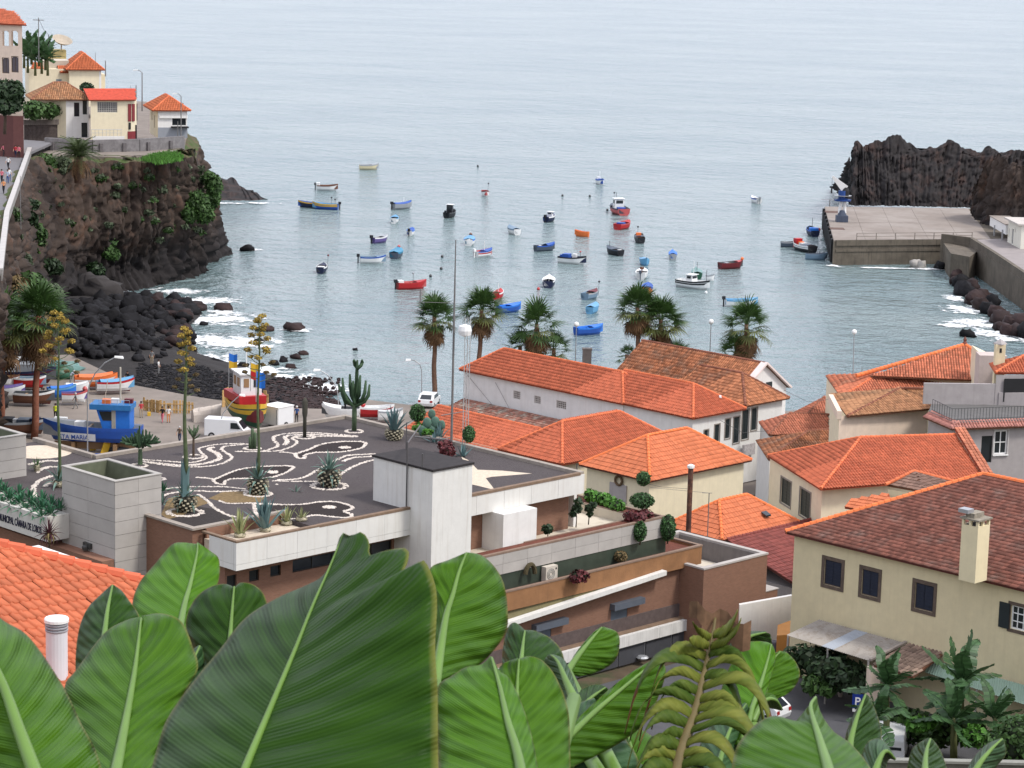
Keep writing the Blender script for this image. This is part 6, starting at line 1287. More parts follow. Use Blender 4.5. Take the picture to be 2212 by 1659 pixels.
LAND=[('large navy and maroon boat with a white cabin and a grey tarpaulin',42,822,9.0,92,'dark red','dark red','navy','dark grey',(('cabin','white','white',.35,2.2,1.2),('box','grey',.62,1.8,.7),('stripe','navy'))),('red rowing boat with a white rim between the maroon boat and the brown trunk',64,834,4.0,91,'dark red','red','white','grey blue',()),('small white and brown boat at the left edge of the quay',8,832,3.8,88,'brown','white','brown','wood',()),('white boat with a purple deck at the left edge of the quay',8,857,5.0,86,'white','white','white','purple',(('cover','purple',.1,.95),)),('red brown boat with white rims and a dark inside in the middle of the quay',72,868,5.0,90,'dark red','brown','white','dark grey',()),('sky blue dinghy lying on the quay',132,855,3.6,68,'bright blue','bright blue','light blue','bright blue',(('cover','bright blue',.1,.9),)),('upturned white dinghy behind the red and white one',165,848,3.0,80,'white','white','white','white',(('cover','white',.05,.95),)),('small white dinghy with a red and purple inside',160,866,3.2,76,'white','white','pink red','purple',(('buoy','pink red',.9,0),)),('orange boat with an orange deck on the slipway',205,832,5.4,76,'red','orange','orange','orange',(('cover','orange',.1,.9),('stripe','white'))),('light blue boat with red sides and a white band on the slipway',247,842,4.8,72,'dark red','white','red','light blue',(('cover','light blue',.1,.98),('stripe','white'))),('brown boat heaped with blue and black nets behind the left grey tower',40,932,6.4,92,'brown','brown','grey','slate',(('box','black',.3,1.1,.3),('box','slate',.6,1.2,.2),('box','navy',.8,.9,.2),('box','white',.45,.5,.2))),('white motor boat on a trailer above the far corner of the roof',738,900,4.6,-88,'white','white','white','dark grey',(('cover','white',.5,.98),('wheel',.4,'black'))),]
for b in LAND:boat(*b[:9],feats=b[9],group=GQ,z=2.95)
pv=gp(205,972,2.6);L_=11.5
t=boat('big blue fishing vessel with a blue wheelhouse and a white name board on its side',0,0,L_,-86,'brown','blue','blue','grey',(),z=3.6,B=3.6,H=1.9,group=GQ,name='fishing_vessel',cat='fishing boat',pos=Vector((pv.x,pv.y,3.4)));t.scale=(.8,.8,.8)
m=MB();m.add([(-1.25,-4.6,1.6),(1.25,-4.6,1.6),(1.25,-1.3,1.6),(-1.25,-1.3,1.6),(-1.3,-4.6,4.1),(1.3,-4.6,4.1),(1.3,-.5,4.1),(-1.3,-.5,4.1)],[[0,1,5,4],[1,2,6,5],[2,3,7,6],[3,0,4,7],[4,5,6,7]]);wh=m.build('wheelhouse',P_('bright blue'),t,local=True)
m=MB();m.bx(-1.55,1.55,-4.8,.3,4.1,4.75);m.build('wheelhouse_roof',M('boat_blue_roof',(.03,.17,.42),rough=.5),wh,local=True)
for x0 in(-.95,-.05):m=MB();m.add([(x0,-.98,2.75),(x0+.85,-.98,2.75),(x0+.85,-.60,3.9),(x0,-.60,3.9)],[[0,1,2,3]]);m.build('window',GLASS,wh,local=True)
m=MB();m.add([(-1.3,-2.4,2.75),(-1.3,-1.3,2.75),(-1.36,-.85,3.9),(-1.36,-2.4,3.9)],[[3,2,1,0]]);m.build('window',GLASS,wh,local=True)
m=MB();m.bx(-1.34,-1.255,-2.9,-2.4,1.7,4.08);m.build('pillar',M('cabin_post',(.35,.33,.28),rough=.7),wh,local=True)
m=MB()
for i in range(7):m.tube([(-1.3,-4.6+i*.75,4.75),(-1.3,-4.6+i*.75,5.35)],.03,4);
m.tube([(-1.3,-4.6,5.35),(-1.3,-.1,5.35)],.03,4);m.build('rail',METAL,wh,local=True)
m=MB();m.tube([(0,-3.2,4.7),(0,-3.2,9.2)],.11,6);m.tube([(0,-1.2,4.7),(.1,-1.6,7.5)],.05,5);m.build('mast',M('cream_mast',(.5,.46,.38),rough=.6),t,local=True)
for nm,c,x,y in(('float','orange',-.5,-1.6),('crate','dark red',.2,-4.2),('crate','white',0,-2.6)):m=MB();m.bx(x-.35,x+.35,y-.5,y+.5,4.76,5.3);m.build(nm,P_(c),wh,local=True)
m=MB();m.bx(-.6,.6,1.2,2.4,1.5,2.3);m.build('hatch',P_('white'),t,local=True);m=MB();m.bx(-.3,.3,3.4,5.0,2.5,2.7);m.build('raft',P_('white'),t,local=True)
m=MB();m.add([(-1.72,-.5,.2),(-1.52,4.2,.35),(-1.66,4.2,1.2),(-1.85,-.5,1.1)],[[3,2,1,0],[0,1,2,3]]);bo=m.build('name_board',P_('white'),t,local=True)
text(bo,'STA MARIA',(-1.80,4.0,.42),(-.03,-1,0),(-.12,0,1),.78,P_('blue'),sx=.95)
m=MB();m.bx(-.15,.15,-5,5,-1.1,-.25);m.bx(-1.6,1.6,-3,-2.6,-1.1,-.2);m.bx(-1.4,1.4,2.2,2.6,-1.1,-.1);m.build('cradle',P_('wood'),t,local=True)
pv=gp(532,930,2.5)
t=boat('traditional boat with green, yellow and red bands and a white wheelhouse behind the white van',0,0,8.2,158,'green','green','yellow','dark red',(('stripe','yellow'),),z=3.4,B=3.4,H=1.9,group=GQ,name='fishing_boat',cat='fishing boat',pos=Vector((pv.x,pv.y+1,3.4)))
m=MB();m.add([(-1.55,-3.4,1.9),(1.55,-3.4,1.9),(1.4,2,2.0),(-1.4,2,2.0),(-1.6,-3.4,2.75),(1.6,-3.4,2.75),(1.45,2,2.85),(-1.45,2,2.85)],[[0,1,5,4],[1,2,6,5],[2,3,7,6],[3,0,4,7],[4,5,6,7]]);m.build('bulwark',P_('red'),t,local=True)
m=MB();m.bx(-1.1,1.1,-1.6,1.4,2.8,5.0);wh=m.build('wheelhouse',P_('white'),t,local=True);m=MB();m.bx(-1.3,1.3,-1.8,1.6,5.0,5.15);m.build('wheelhouse_roof',P_('white'),wh,local=True)
for x0,y0,x1,y1 in((-.8,1.39,-.25,1.45),(.25,1.39,.8,1.45),(1.09,-1.2,1.15,-.4),(1.09,.1,1.15,.9)):m=MB();m.bx(x0,x1,y0,y1,3.7,4.6);m.build('window',GLASS if x0<0 else P_('wood'),wh,local=True)
m=MB();m.tube([(0,-.5,5.1),(0,-.5,8.2)],.05,5);m.build('mast',WHITEP,t,local=True)
for lab,x,y,cols,hz in(('blue and yellow flag on a pole beside the painted boat',494,872,('bright blue','yellow'),5.6),('red and yellow flag on the mast of the painted boat',541,845,('yellow','red'),3.0),('blue banner behind the painted boat',553,868,('bright blue','bright blue'),3.2)):
 p=gp(x,y,3.0)if hz>5 else gp(x,y,7.5);f_=thing('flag',lab,'flag',p);m=MB();m.tube([p,p+ZU*hz],.035,5);m.build('flagpole',METAL,f_)
 for k in range(2):q=MB();z0=hz-.1-k*.8;q.add([p+ZU*z0,p+ZU*(z0-.8),p+Vector((.5,.1,z0-1.0)),p+Vector((.5,.1,z0-.2)),p+Vector((.9,-.05,z0-.9)),p+Vector((.9,-.05,z0-.1))],[[0,1,2,3],[3,2,4,5]]);q.build('cloth',P_(cols[k]),f_)
# PLANTS
GRN=M('palm_green',(.045,.095,.022),rough=.55,var=.25,scale=1.5,obr=.35,transl=.15)
GRN2=M('palm_yellow_green',(.10,.115,.03),rough=.6,var=.25,scale=1.5,obr=.3,transl=.15)
DEADP=M('dead_frond',(.15,.085,.04),rough=.9,var=.3,scale=1.5,obr=.35)
TRUNK=M('palm_trunk',(.15,.085,.055),rough=.95,var=.3,scale=3,bump=.8,bscale=9)
TRUNKR=M('reddish_trunk',(.22,.085,.05),rough=.95,var=.3,scale=3,bump=.8,bscale=9)
BARK=M('brown_bark',(.085,.06,.042),rough=.95,var=.3,scale=4,bump=.6,bscale=10)
def me_of(mb,name,mat):
 me=bpy.data.meshes.new(name);me.from_pydata(mb.v,[],mb.f);me.materials.append(mat);me.update();return me
def fan_frond(seed,pet=.95,r=1.15,n=15,droop=.5):
 g=random.Random(seed);m=MB();m.add([(-.03,0,0),(.03,0,0),(.02,pet,.02),(-.02,pet,.02)],[[0,1,2,3]])
 for i in range(n):
  ph=math.radians(-105+210*i/(n-1))+g.uniform(-.05,.05);l=r*g.uniform(.8,1.05)*(1-.22*abs(ph));d=Vector((math.sin(ph),math.cos(ph),0));s=Vector((d.y,-d.x,0));b=Vector((0,pet,.02));w=.085
  f=g.uniform(.6,1.2)*droop
  a1=b+d*l*.5+ZU*(.04-.02*f);a2=b+d*l*.82-ZU*.14*f*l;tip=b+d*l*.96-ZU*.38*f*l
  m.add([b-s*.012,b+s*.012,a1+s*w*.55-ZU*.015,a1-s*w*.55-ZU*.015,a2+s*w*.3,a2-s*w*.3,tip],[[0,1,2,3],[3,2,4,5],[5,4,6]])
 return m
FANS={k:[me_of(fan_frond(s,droop=dr),'fan_frond',mt)for s in range(3)]for k,mt,dr in(('g',GRN,.55),('y',GRN2,.8),('d',DEADP,1.2))}
def place(root,me,name,at,az,el,sc,roll=0.,parent=None):
 y=Vector((math.cos(az)*math.cos(el),math.sin(az)*math.cos(el),math.sin(el)));x=Vector((-math.sin(az),math.cos(az),0))*-1;z=x.cross(y)
 x2=x*math.cos(roll)+z*math.sin(roll);z2=x2.cross(y);p=Vector(at)-off_of(root)
 o=bpy.data.objects.new(name,me);COL.objects.link(o);o.parent=parent or root
 o.matrix_basis=Matrix(((x2.x*sc,y.x*sc,z2.x*sc,p.x),(x2.y*sc,y.y*sc,z2.y*sc,p.y),(x2.z*sc,y.z*sc,z2.z*sc,p.z),(0,0,0,1)));return o
def fan_palm(label,base,top,sc=1.15,ng=34,nd=26,r=.24,skirt=1.2,tm=TRUNK,group='fan palms along the promenade'):
 sc*=1.32;ng=int(ng*1.45);nd=int(nd*1.3);g=random.Random(label);t=thing('fan_palm',label,'palm tree',base,group);m=MB();pts=[base.lerp(top,i/7)+Vector((.06*math.sin(i*1.7),0,0))for i in range(8)]
 m.tube(pts,[r*(1.25-.35*i/7)for i in range(8)],9);tr=m.build('trunk',tm,t,smooth=True)
 for i in range(ng):
  f=i/ng;el=math.radians(82-112*f+g.uniform(-8,8));az=i*2.4+g.uniform(-.3,.3)
  k='g' if f<.72 or g.random()<.4 else 'y';place(t,g.choice(FANS[k]),'frond',top+Vector((math.cos(az),math.sin(az),0))*.1-ZU*.55*f,az,el,sc*g.uniform(.85,1.08),g.uniform(-.4,.4))
 for i in range(nd):
  az=i*2.39+g.uniform(-.3,.3);el=math.radians(g.uniform(-86,-48));q=g.uniform(.3,skirt);place(t,g.choice(FANS['d']),'dead_frond',top+Vector((math.cos(az),math.sin(az),0))*r*.8-ZU*q,az,el,sc*g.uniform(.65,.95),g.uniform(-.5,.5))
 return t
def palm_at(label,xb,xt,yc,ybase=866,**k):
 b=gp(xb,ybase,2.5);return fan_palm(label,b,yp(xt,yc,b.y),**k)
palm_at('fan palm at the left end of the row, its whole trunk in view',938,939,684)
palm_at('fan palm just right of the radio mast, second from the left',1030,1041,668,868)
palm_at('fan palm with an open spiky top in the middle of the row',1160,1160,700,868,sc=1.25,nd=34,ng=26)
palm_at('short fan palm behind the middle one, low on its left',1126,1124,748,866,sc=.9,ng=20,nd=14)
palm_at('short fan palm behind the middle one, low on its right',1197,1197,752,866,sc=.95,ng=20,nd=14)
palm_at('left palm of the twin pair, slightly taller and darker',1376,1378,664,872,ng=38,nd=28)
palm_at('right palm of the twin pair, with yellowing lower fronds',1427,1428,690,872,sc=1.25,ng=38,nd=34,skirt=1.8)
palm_at('short fan palm peeping out right of the twin pair',1460,1462,768,872,sc=.9,ng=18,nd=10)
palm_at('tiny palm top over the brown roof, left of the twin pair',1354,1355,766,872,sc=.6,ng=14,nd=2)
palm_at('fan palm at the right end of the row, hung with dead fronds',1612,1613,700,878,sc=1.3,ng=26,nd=40,skirt=2.0)
palm_at('short fan palm hidden under the right end palm',1592,1590,760,878,sc=.95,ng=20,nd=10)
b=gp(74,948,2.5);fan_palm('tall shaggy palm over the beached boats, its trunk reddish at the foot',b,yp(84,682,b.y),sc=1.5,ng=42,nd=40,r=.30,skirt=2.8,tm=TRUNKR,group='palms over the beached boats')
b=gp(2,915,2.5);fan_palm('palm cut by the left edge over the beached boats',b,yp(4,700,b.y),sc=1.5,ng=38,nd=38,r=.3,skirt=2.6,tm=TRUNKR,group='palms over the beached boats')
def feather(seed,L=4.2,n=24,mat=None):
 g=random.Random(seed);m=MB();pr=None
 def pt(t):return Vector((0,L*(t-.22*t*t),L*(.28*t-.62*t*t)))
 m.tube([pt(i/8)for i in range(9)],[.05-.04*i/8 for i in range(9)],4)
 for i in range(2,n):
  t=i/n;c=pt(t);l=.75*math.sin(min(1,t*1.3+.15)*math.pi*.8)+.12
  for s in(-1,1):
   d=Vector((s*.8,.55,-.12+.3*(g.random()-.4))).normalized();e=c+d*l;w=Vector((0,.05,0));m.add([c-w,c+w,e+w*.2-ZU*.15*l,e-w*.2-ZU*.15*l],[[0,1,2,3]])
 return me_of(m,'feather_frond',mat)
FE=[feather(s,mat=M('date_palm_green',(.06,.085,.03),rough=.6,var=.2,obr=.35,transl=.1))for s in range(3)];FED=[feather(s,mat=DEADP)for s in range(2)]
b=gp(168,372,18.2);t=thing('date_palm','squat date palm with drooping dead fronds on the cliff edge','palm tree',b);tp=yp(170,338,b.y)
m=MB();m.tube([b-ZU*1.5,(b+tp)/2,tp],[.5,.55,.6],10);m.build('trunk',TRUNK,t,smooth=True);g=random.Random(4)
for i in range(46):f=i/46;az=i*2.4;place(t,g.choice(FE),'frond',tp,az,math.radians(75-85*f+g.uniform(-6,6)),g.uniform(.85,1.1),g.uniform(-.4,.4))
for i in range(26):az=i*2.4;place(t,g.choice(FED),'dead_frond',tp-ZU*.4,az,math.radians(g.uniform(-75,-20)),g.uniform(.6,.85),g.uniform(-.5,.5))
# bushes
LG={'mid':M('leaf_mid_green',(.045,.095,.022),rough=.6,var=.25,scale=1.2,isl=.45,transl=.15),'dark':M('leaf_dark_green',(.022,.045,.016),rough=.6,var=.25,scale=1.2,isl=.45,transl=.1),'bright':M('leaf_bright_green',(.07,.19,.025),rough=.6,var=.22,scale=1.2,isl=.4,transl=.2),'grey':M('leaf_grey_green',(.075,.10,.055),rough=.7,var=.25,scale=1.2,isl=.4,transl=.1),'dry':M('dry_brush',(.14,.10,.045),rough=.9,var=.3,scale=1.2,isl=.4),'red':M('leaf_dark_red',(.10,.02,.022),rough=.6,var=.3,scale=2,isl=.5),'topi':M('leaf_clipped',(.04,.10,.028),rough=.6,var=.25,scale=2,isl=.5,transl=.1)}
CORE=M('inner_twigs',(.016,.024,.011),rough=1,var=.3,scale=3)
def shrub(label,blobs,n,size,mat,name='shrub',cat='shrub',trunk=None,group=None,core=.72,seed=None,asp=1.6):
 c0=blobs[0][0];base=Vector((c0[0],c0[1],c0[2]-blobs[0][1][2]))if trunk is None else Vector(trunk[0]);t=thing(name,label,cat,base,group)
 if trunk:m=MB();m.tube([trunk[0],(Vector(trunk[0])+Vector(trunk[1]))/2+Vector((.03,0,0)),trunk[1]],[trunk[2],trunk[2]*.8,trunk[2]*.6],7);m.build('trunk',BARK,t,smooth=True)
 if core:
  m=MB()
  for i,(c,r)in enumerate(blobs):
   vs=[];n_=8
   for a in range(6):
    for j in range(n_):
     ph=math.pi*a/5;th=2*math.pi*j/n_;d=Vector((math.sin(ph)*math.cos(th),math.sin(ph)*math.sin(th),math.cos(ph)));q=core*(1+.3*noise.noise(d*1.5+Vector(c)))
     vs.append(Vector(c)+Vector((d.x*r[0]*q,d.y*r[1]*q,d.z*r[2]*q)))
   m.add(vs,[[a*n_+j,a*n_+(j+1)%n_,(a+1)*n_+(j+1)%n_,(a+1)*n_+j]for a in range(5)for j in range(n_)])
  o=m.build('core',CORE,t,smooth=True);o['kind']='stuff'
 V,F=leaf_cloud(blobs,n,size,seed=seed or R.randint(1,9999),asp=asp);o=npmesh('foliage',V,F,LG[mat]if isinstance(mat,str)else mat,t);o['kind']='stuff'
 return t
def px_blobs(L,z):return[(gp(x,y,zz if zz else z),(rx,ry,rz))for x,y,zz,rx,ry,rz in L]
def yb(x,y,Y,r):return(yp(x,y,Y),r)
Yc_=378
shrub('green shrub hanging over the seaward corner of the cliff',[yb(462,402,379,(1.3,1.4,1.7)),yb(460,430,379,(1.1,1.2,1.5)),yb(452,385,380,(1,1,1))],1400,.36,'mid',asp=2.4)
shrub('broad green shrub on the cliff face below the corner',[yb(425,440,375,(1.9,1.4,1.9)),yb(440,462,374,(1.6,1.2,1.4)),yb(408,462,374,(1.3,1.2,1.4))],2000,.36,'mid',asp=2.4)
for i,(x,y,Y,r,mt,lab)in enumerate(((95,348,362,1.5,'mid','bush at the left foot of the retaining wall'),(135,352,364,1.3,'grey','low bush left of the date palm'),(250,420,366,1.2,'dark','dark tuft on the upper middle of the cliff'),(225,515,362,1.6,'mid','green tuft in the cleft of the cliff'),(235,545,361,1.3,'mid','lower green tuft in the cleft of the cliff'),(205,580,358,1.2,'dark','dark tuft above the huge rounded boulder'),(60,470,330,1.2,'dark','creeper patch under the parapet wall'),(75,500,335,1.4,'mid','yellowish green bush halfway up the left cliff'),(45,560,318,1.3,'grey','grey tuft low on the left cliff'),(65,440,332,.9,'dark','upper creeper patch under the parapet wall'),(110,575,348,1.5,'dark','dark bush low on the left cliff'),(300,350,378,1.1,'dry','dry brush on the cliff rim'),(330,372,377,1.0,'dry','dry brush below the green grass'),(410,375,380,1.2,'grey','grey brush at the seaward rim'),(385,352,381,1.0,'grey','grey brush right of the green grass'),(200,480,364,.9,'mid','small green tuft on the cliff middle'),(255,375,371,.9,'dry','dry tuft right of the date palm'))):
 shrub(lab,[yb(x,y,Y,(r,r*.8,r*.75)),yb(x+r*8,y+5,Y,(r*.7,r*.6,r*.6))],int(420*r),.34,mt,asp=2.2)
for i,(x,y,Y,r,mt,lab)in enumerate(((60,612,300,2.0,'mid','bush on the slope under the road, upper left'),(25,620,288,2.2,'dry','dry bush on the slope at the left edge'),(100,628,318,1.8,'grey','bush on the slope next to the boulder heap'),(55,655,296,2.0,'dark','dark bush on the slope behind the shaggy palm'),(15,668,280,2.0,'mid','bush low on the slope at the left edge'),(110,660,322,1.6,'mid','bush at the slope foot beside the boulders'),(80,690,306,1.6,'dry','dry bush at the slope foot behind the palms'))):
 shrub(lab,[yb(x,y,Y,(r,r,r*.7)),yb(x+14,y+10,Y-1,(r*.8,r*.7,r*.6))],int(300*r),.42,mt,asp=2.)
gq=[gp(x,y,18.7)for x,y in((285,348),(320,332),(385,326),(412,340),(395,352),(340,360))];c=sum(gq,Vector())/6;g=np.random.default_rng(8);n=7000
wts=g.dirichlet([1.2]*6,n);base=wts@np.array([list(q)for q in gq]);a=g.uniform(0,6.28,n);h=g.uniform(.25,.6,n);dx=np.stack([np.cos(a),np.sin(a),np.zeros(n)],1)*.09;ln_=np.stack([g.normal(0,.18,n),g.normal(0,.18,n),h],1)
V=np.stack([base-dx,base+dx,base+ln_+dx*.2,base+ln_-dx*.2],1).reshape(-1,3);o=npmesh('grass',V,np.arange(4*n).reshape(n,4),LG['bright']);tag(o,'bright green grass on the rim of the cliff','grass',kind='stuff')
bl=[];g=random.Random(12)
for _ in range(90):
 i=g.randint(60,290);j=int(70*g.uniform(.25,1)**.7);q=CV[i*ck+min(j,ck-1)];r_=g.uniform(.3,1.0);bl.append((q+Vector((.1,-.2,0)),(r_,r_*.6,r_*.55)))
V,F=leaf_cloud(bl,5200,.3,seed=4,asp=2.2);tag(npmesh('cliff_plants',V,F,LG['grey']),'scattered scrub and creepers growing in the cliff',kind='stuff')
bl=[(q+Vector((0,0,-.25)),(a*1.3,b,c))for q,(a,b,c)in bl[::3]];V,F=leaf_cloud(bl,2600,.32,seed=6,asp=2.2);tag(npmesh('cliff_plants',V,F,LG['mid']),'greener creepers on the cliff',kind='stuff')
shrub('dark round tree in front of the pink building',[yb(14,205,346,(2.3,2,2.1)),yb(30,198,346,(1.5,1.4,1.5)),yb(5,228,345,(2.,1.6,1.2)),yb(32,225,346,(1,1,1))],2000,.5,'dark','tree','tree',trunk=(yp(10,290,346),yp(12,220,346),.25))
shrub('green hedge bush between the pink building and the white clifftop house',[yb(72,238,380,(1.9,1.5,1.4)),yb(105,240,382,(1.6,1.2,1.2)),yb(125,238,384,(.9,.8,.8))],1100,.4,'mid')
shrub('small bush on the terrace of the tallest orange roofed house',[yb(188,190,398,(1.1,1,.8))],350,.35,'dark')
# banana leaf for the middle distance
def paddle(seed,L=1.9,W=.66,mat=None,tears=5):
 g=random.Random(seed);m=MB();n=14;arch=g.uniform(.25,.6)
 P=[Vector((.08*math.sin(i*.5+seed),L*(i/n)*(1-.1*arch*i/n),L*(.5*i/n*arch-.75*arch*(i/n)**2)))for i in range(n+1)]
 m.tube(P,[.035-.028*i/n for i in range(n+1)],4)
 for s in(-1,1):
  for i in range(1,n):
   def wd(t):return W*.5*(math.sin(math.pi*min(1,t*.94+.04))**.55)
   a,b=P[i],P[i+1];w0,w1=wd(i/n),wd((i+1)/n)if i<n-1 else .02;dz=.16*g.uniform(.6,1.3)
   if g.random()<tears/n:w1*=.82;dz+=.06
   m.add([a,b,b+Vector((s*w1,.05,-w1*dz*2+.04)),a+Vector((s*w0,.05,-w0*dz*2+.04))],[[0,1,2,3]if s>0 else[3,2,1,0]])
 return me_of(m,'banana_leaf',mat)
BG=M('banana_leaf_far',(.045,.10,.035),rough=.45,var=.2,scale=2,obr=.35,transl=.2);PAD=[paddle(s,mat=BG)for s in range(5)]
def banana_plant(label,base,top,n=9,sc=1.0,group=None,elr=(78,-25)):
 n+=3;sc*=1.0 if group and 'grove' in group else 1.4;g=random.Random(label);t=thing('banana_plant',label,'banana plant',base,group);m=MB();m.tube([base,base.lerp(top,.6),top],[.16*sc,.13*sc,.07*sc],8);m.build('stem',M('banana_stem',(.10,.11,.04),rough=.7,var=.25,scale=3),t,smooth=True)
 for i in range(n):place(t,g.choice(PAD),'leaf',top-ZU*.03*i,i*2.4+g.uniform(-.4,.4),math.radians(elr[0]+(elr[1]-elr[0])*i/n+g.uniform(-8,8)),sc*g.uniform(.8,1.15),g.uniform(-.5,.5))
 return t
for x,y,zt,lab,n,sc in((1915,1560,1478,'banana plant with one bright upright leaf in front of the canopy',9,.95),(2075,1560,1470,'tall banana plant in front of the green canopy',11,1.15),(2060,1600,1550,'low banana plant at the foot of the tall one',9,1.0),(1890,1600,1545,'low banana plant behind the parking sign',8,.8),(2150,1600,1550,'low banana plant near the right edge',8,.9)):
 b=gp(x,y+40,9.2);banana_plant(lab,b,yp(x,zt,b.y),n,sc,'banana plants in the garden by the yellow house')
for i,(x,y)in enumerate(((52,108),(68,100),(84,104),(98,112),(60,118),(90,120),(76,124),(103,124))):
 p=yp(x,y+20,428-i);banana_plant('banana plant in the grove behind the pink building',p-ZU*1.5,yp(x,y,p.y),9,1.5,'banana grove on the headland')
for lab,bl,n,mt in(('dark creeper under the grey canopy',[yb(1760,1425,152,(2.2,.8,1.0)),yb(1800,1450,150,(2,.8,1.0)),yb(1840,1470,149,(1.5,.8,.8))],1300,'dark'),('potted green plants under the grey canopy',[yb(1755,1478,149.5,(.7,.5,.6)),yb(1790,1490,149,(.5,.5,.4))],350,'mid'),('dense undergrowth among the banana plants',[yb(1950,1560,142,(1.8,1,.8)),yb(2010,1580,141,(2,1,.9)),yb(2070,1570,140,(1.8,1,1))],1500,'mid'),('clipped green hedge in the lower right corner',[yb(2180,1610,134,(1.6,1,1.1)),yb(2212,1590,134,(1.6,1,1.2)),yb(2250,1600,134,(2,1,1.4))],2600,'mid'),('bush with yellow green leaves by the garden wall',[yb(2105,1590,136,(.8,.6,.6)),yb(1990,1565,138,(.9,.6,.4))],420,'bright')):
 shrub(lab,bl,n,.2 if 'hedge' in lab else .3,mt)
# agaves, yuccas, cacti of the roof garden
AG=M('agave_leaf',(.14,.22,.18),rough=.6,var=.2,scale=2,obr=.2);AGY=M('agave_variegated',(.25,.27,.12),rough=.6,var=.25,scale=2,obr=.2);AGB=M('agave_blue',(.10,.17,.17),rough=.6,var=.18,scale=2,obr=.18);SUC=M('succulent_leaf',(.035,.125,.06),rough=.5,var=.25,scale=2,obr=.35);PUR=M('purple_leaf',(.06,.018,.025),rough=.5,var=.3,obr=.4)
def blade(L,W,curl,mat,name='leaf',thick=.03):
 m=MB();n=8;vs=[]
 for i in range(n+1):
  t=i/n;w=W*.5*(1-t**2.2)*(.75+.6*t*(1-t)*2);y=L*(t-.25*curl*t*t);z=L*(.18*t-.62*curl*t**2.2)
  vs+=[(-w,y,z+w*.35),(0,y,z-thick*(1-t)),(w,y,z+w*.35)]
 m.add(vs,[[3*i+j,3*i+j+1,3*i+j+4,3*i+j+3]for i in range(n)for j in(0,1)]);return me_of(m,name,mat)
BL={k:[blade(1,w,c,mt)for c in cs]for k,mt,w,cs in(('ag',AG,.16,(.15,.5,1.1)),('agy',AGY,.13,(.1,.25,.4)),('agb',AGB,.17,(.05,.15,.25)),('suc',SUC,.24,(.1,.3,.45)),('pur',PUR,.10,(.2,.5,.8)),('dryb',M('dry_agave_leaf',(.28,.22,.10),rough=.8,var=.25),.14,(.9,1.2)),('yuc',M('yucca_leaf',(.07,.14,.045),rough=.6,var=.2,obr=.3),.09,(.1,.3)))}
def rosette(root,c,kind,n,L,e0,e1,seed=1,name='leaf',spread=.12):
 g=random.Random(seed)
 for i in range(n):
  f=i/max(1,n-1);az=i*2.4+g.uniform(-.2,.2);el=math.radians(e0+(e1-e0)*f+g.uniform(-6,6));v=BL[kind];me=v[min(len(v)-1,int(f*len(v)*.999))]if kind!='suc' else g.choice(v)
  place(root,me,name,c+Vector((math.cos(az),math.sin(az),0))*spread*(.3+f)-ZU*.12*f,az,el,L*g.uniform(.85,1.1))
def pineapple(t,c,r,h):
 m=MB();m.lathe(c,[(r*.7,0),(r,h*.35),(r*.9,h*.75),(r*.45,h)],12);b=m.build('base',M('agave_base',(.03,.028,.02),rough=.9,var=.3),t)
 m=MB()
 for i in range(70):
  f=(i+.5)/70;az=i*2.4;rr=r*(.72+.5*math.sin(f*2.6))*.92;p=c+Vector((math.cos(az)*rr,math.sin(az)*rr,h*f));u=Vector((-math.sin(az),math.cos(az),0));o_=Vector((math.cos(az),math.sin(az),.5)).normalized();m.box(p,u*.07,o_*.05,u.cross(o_)*.045)
 q=m.build('leaf_stub',M('cut_leaf_stub',(.30,.27,.19),rough=.9,var=.4,isl=.5),b);q['kind']='stuff'
def agave(label,px,py,kind,n,L,e0=85,e1=-10,base=None,z=20.,name='agave',seed=3,dry=0,cat='agave'):
 c=gp(px,py,z);t=thing(name,label,cat,c);h=0
 if base:pineapple(t,c,base[0],base[1]);h=base[1]*.9
 rosette(t,c+ZU*h,kind,n,L,e0,e1,seed)
 if dry:rosette(t,c+ZU*h*.8,'dryb',dry,L*.8,-15,-60,seed+1,'dry_leaf')
 return t,c+ZU*h
def spike(t,c,htop,r,clusters,spread=.9,green=True):
 m=MB();n=10;pts=[c+ZU*htop*i/n+Vector((.05*math.sin(i),0,0))for i in range(n+1)];m.tube(pts,[r*(1-.72*i/n)for i in range(n+1)],8);m.build('flower_stalk',M('agave_stalk',(.075,.10,.045),rough=.8,var=.3,scale=3),t,smooth=True)
 YF=M('agave_flower',(.30,.21,.04),rough=.9,var=.3,scale=4,isl=.35);g=random.Random(int(htop*100))
 for i in range(clusters):
  f=.60+.40*i/clusters;az=i*2.4+.5;ln=spread*(1.15-.95*(f-.6)/.4)*g.uniform(.85,1.15);p=c+ZU*htop*f;e=p+Vector((math.cos(az)*ln,math.sin(az)*ln,.28*ln+.05))
  m=MB();m.tube([p,(p+e)/2-ZU*.05,e],[.03,.024,.02],5);br=m.build('branch',MATS['agave_stalk'],t)
  rr=(.20 if f>.72 else .13)*(1.0 if spread>.6 else .9);V,F=leaf_cloud([(e+ZU*.08,(rr*1.35,rr*1.35,rr*.7))],90,.085,seed=i+5);npmesh('flower_cluster',V,F,YF if f>.70 else LG['dry'],br)
 return t
t,c=agave('agave on the left roof with a tall yellow flower spike, nearest the left edge',128,1052,'ag',20,1.3,85,-5,(.3,.4));m=c.copy();spike(t,c,c.y*(1040-662)/5480,.11,26,1.15)
t,c=agave('agave with the thickest flower spike, in a pebble ring at the front of the roof',400,1104,'ag',26,1.25,88,-55,(.62,.95),dry=10);m=MB();spike(t,c,c.y*(1070-690)/5480,.16,20,.62)
rosette(t,c+ZU*.1,'agb',8,2.6,88,84,9,spread=.2)
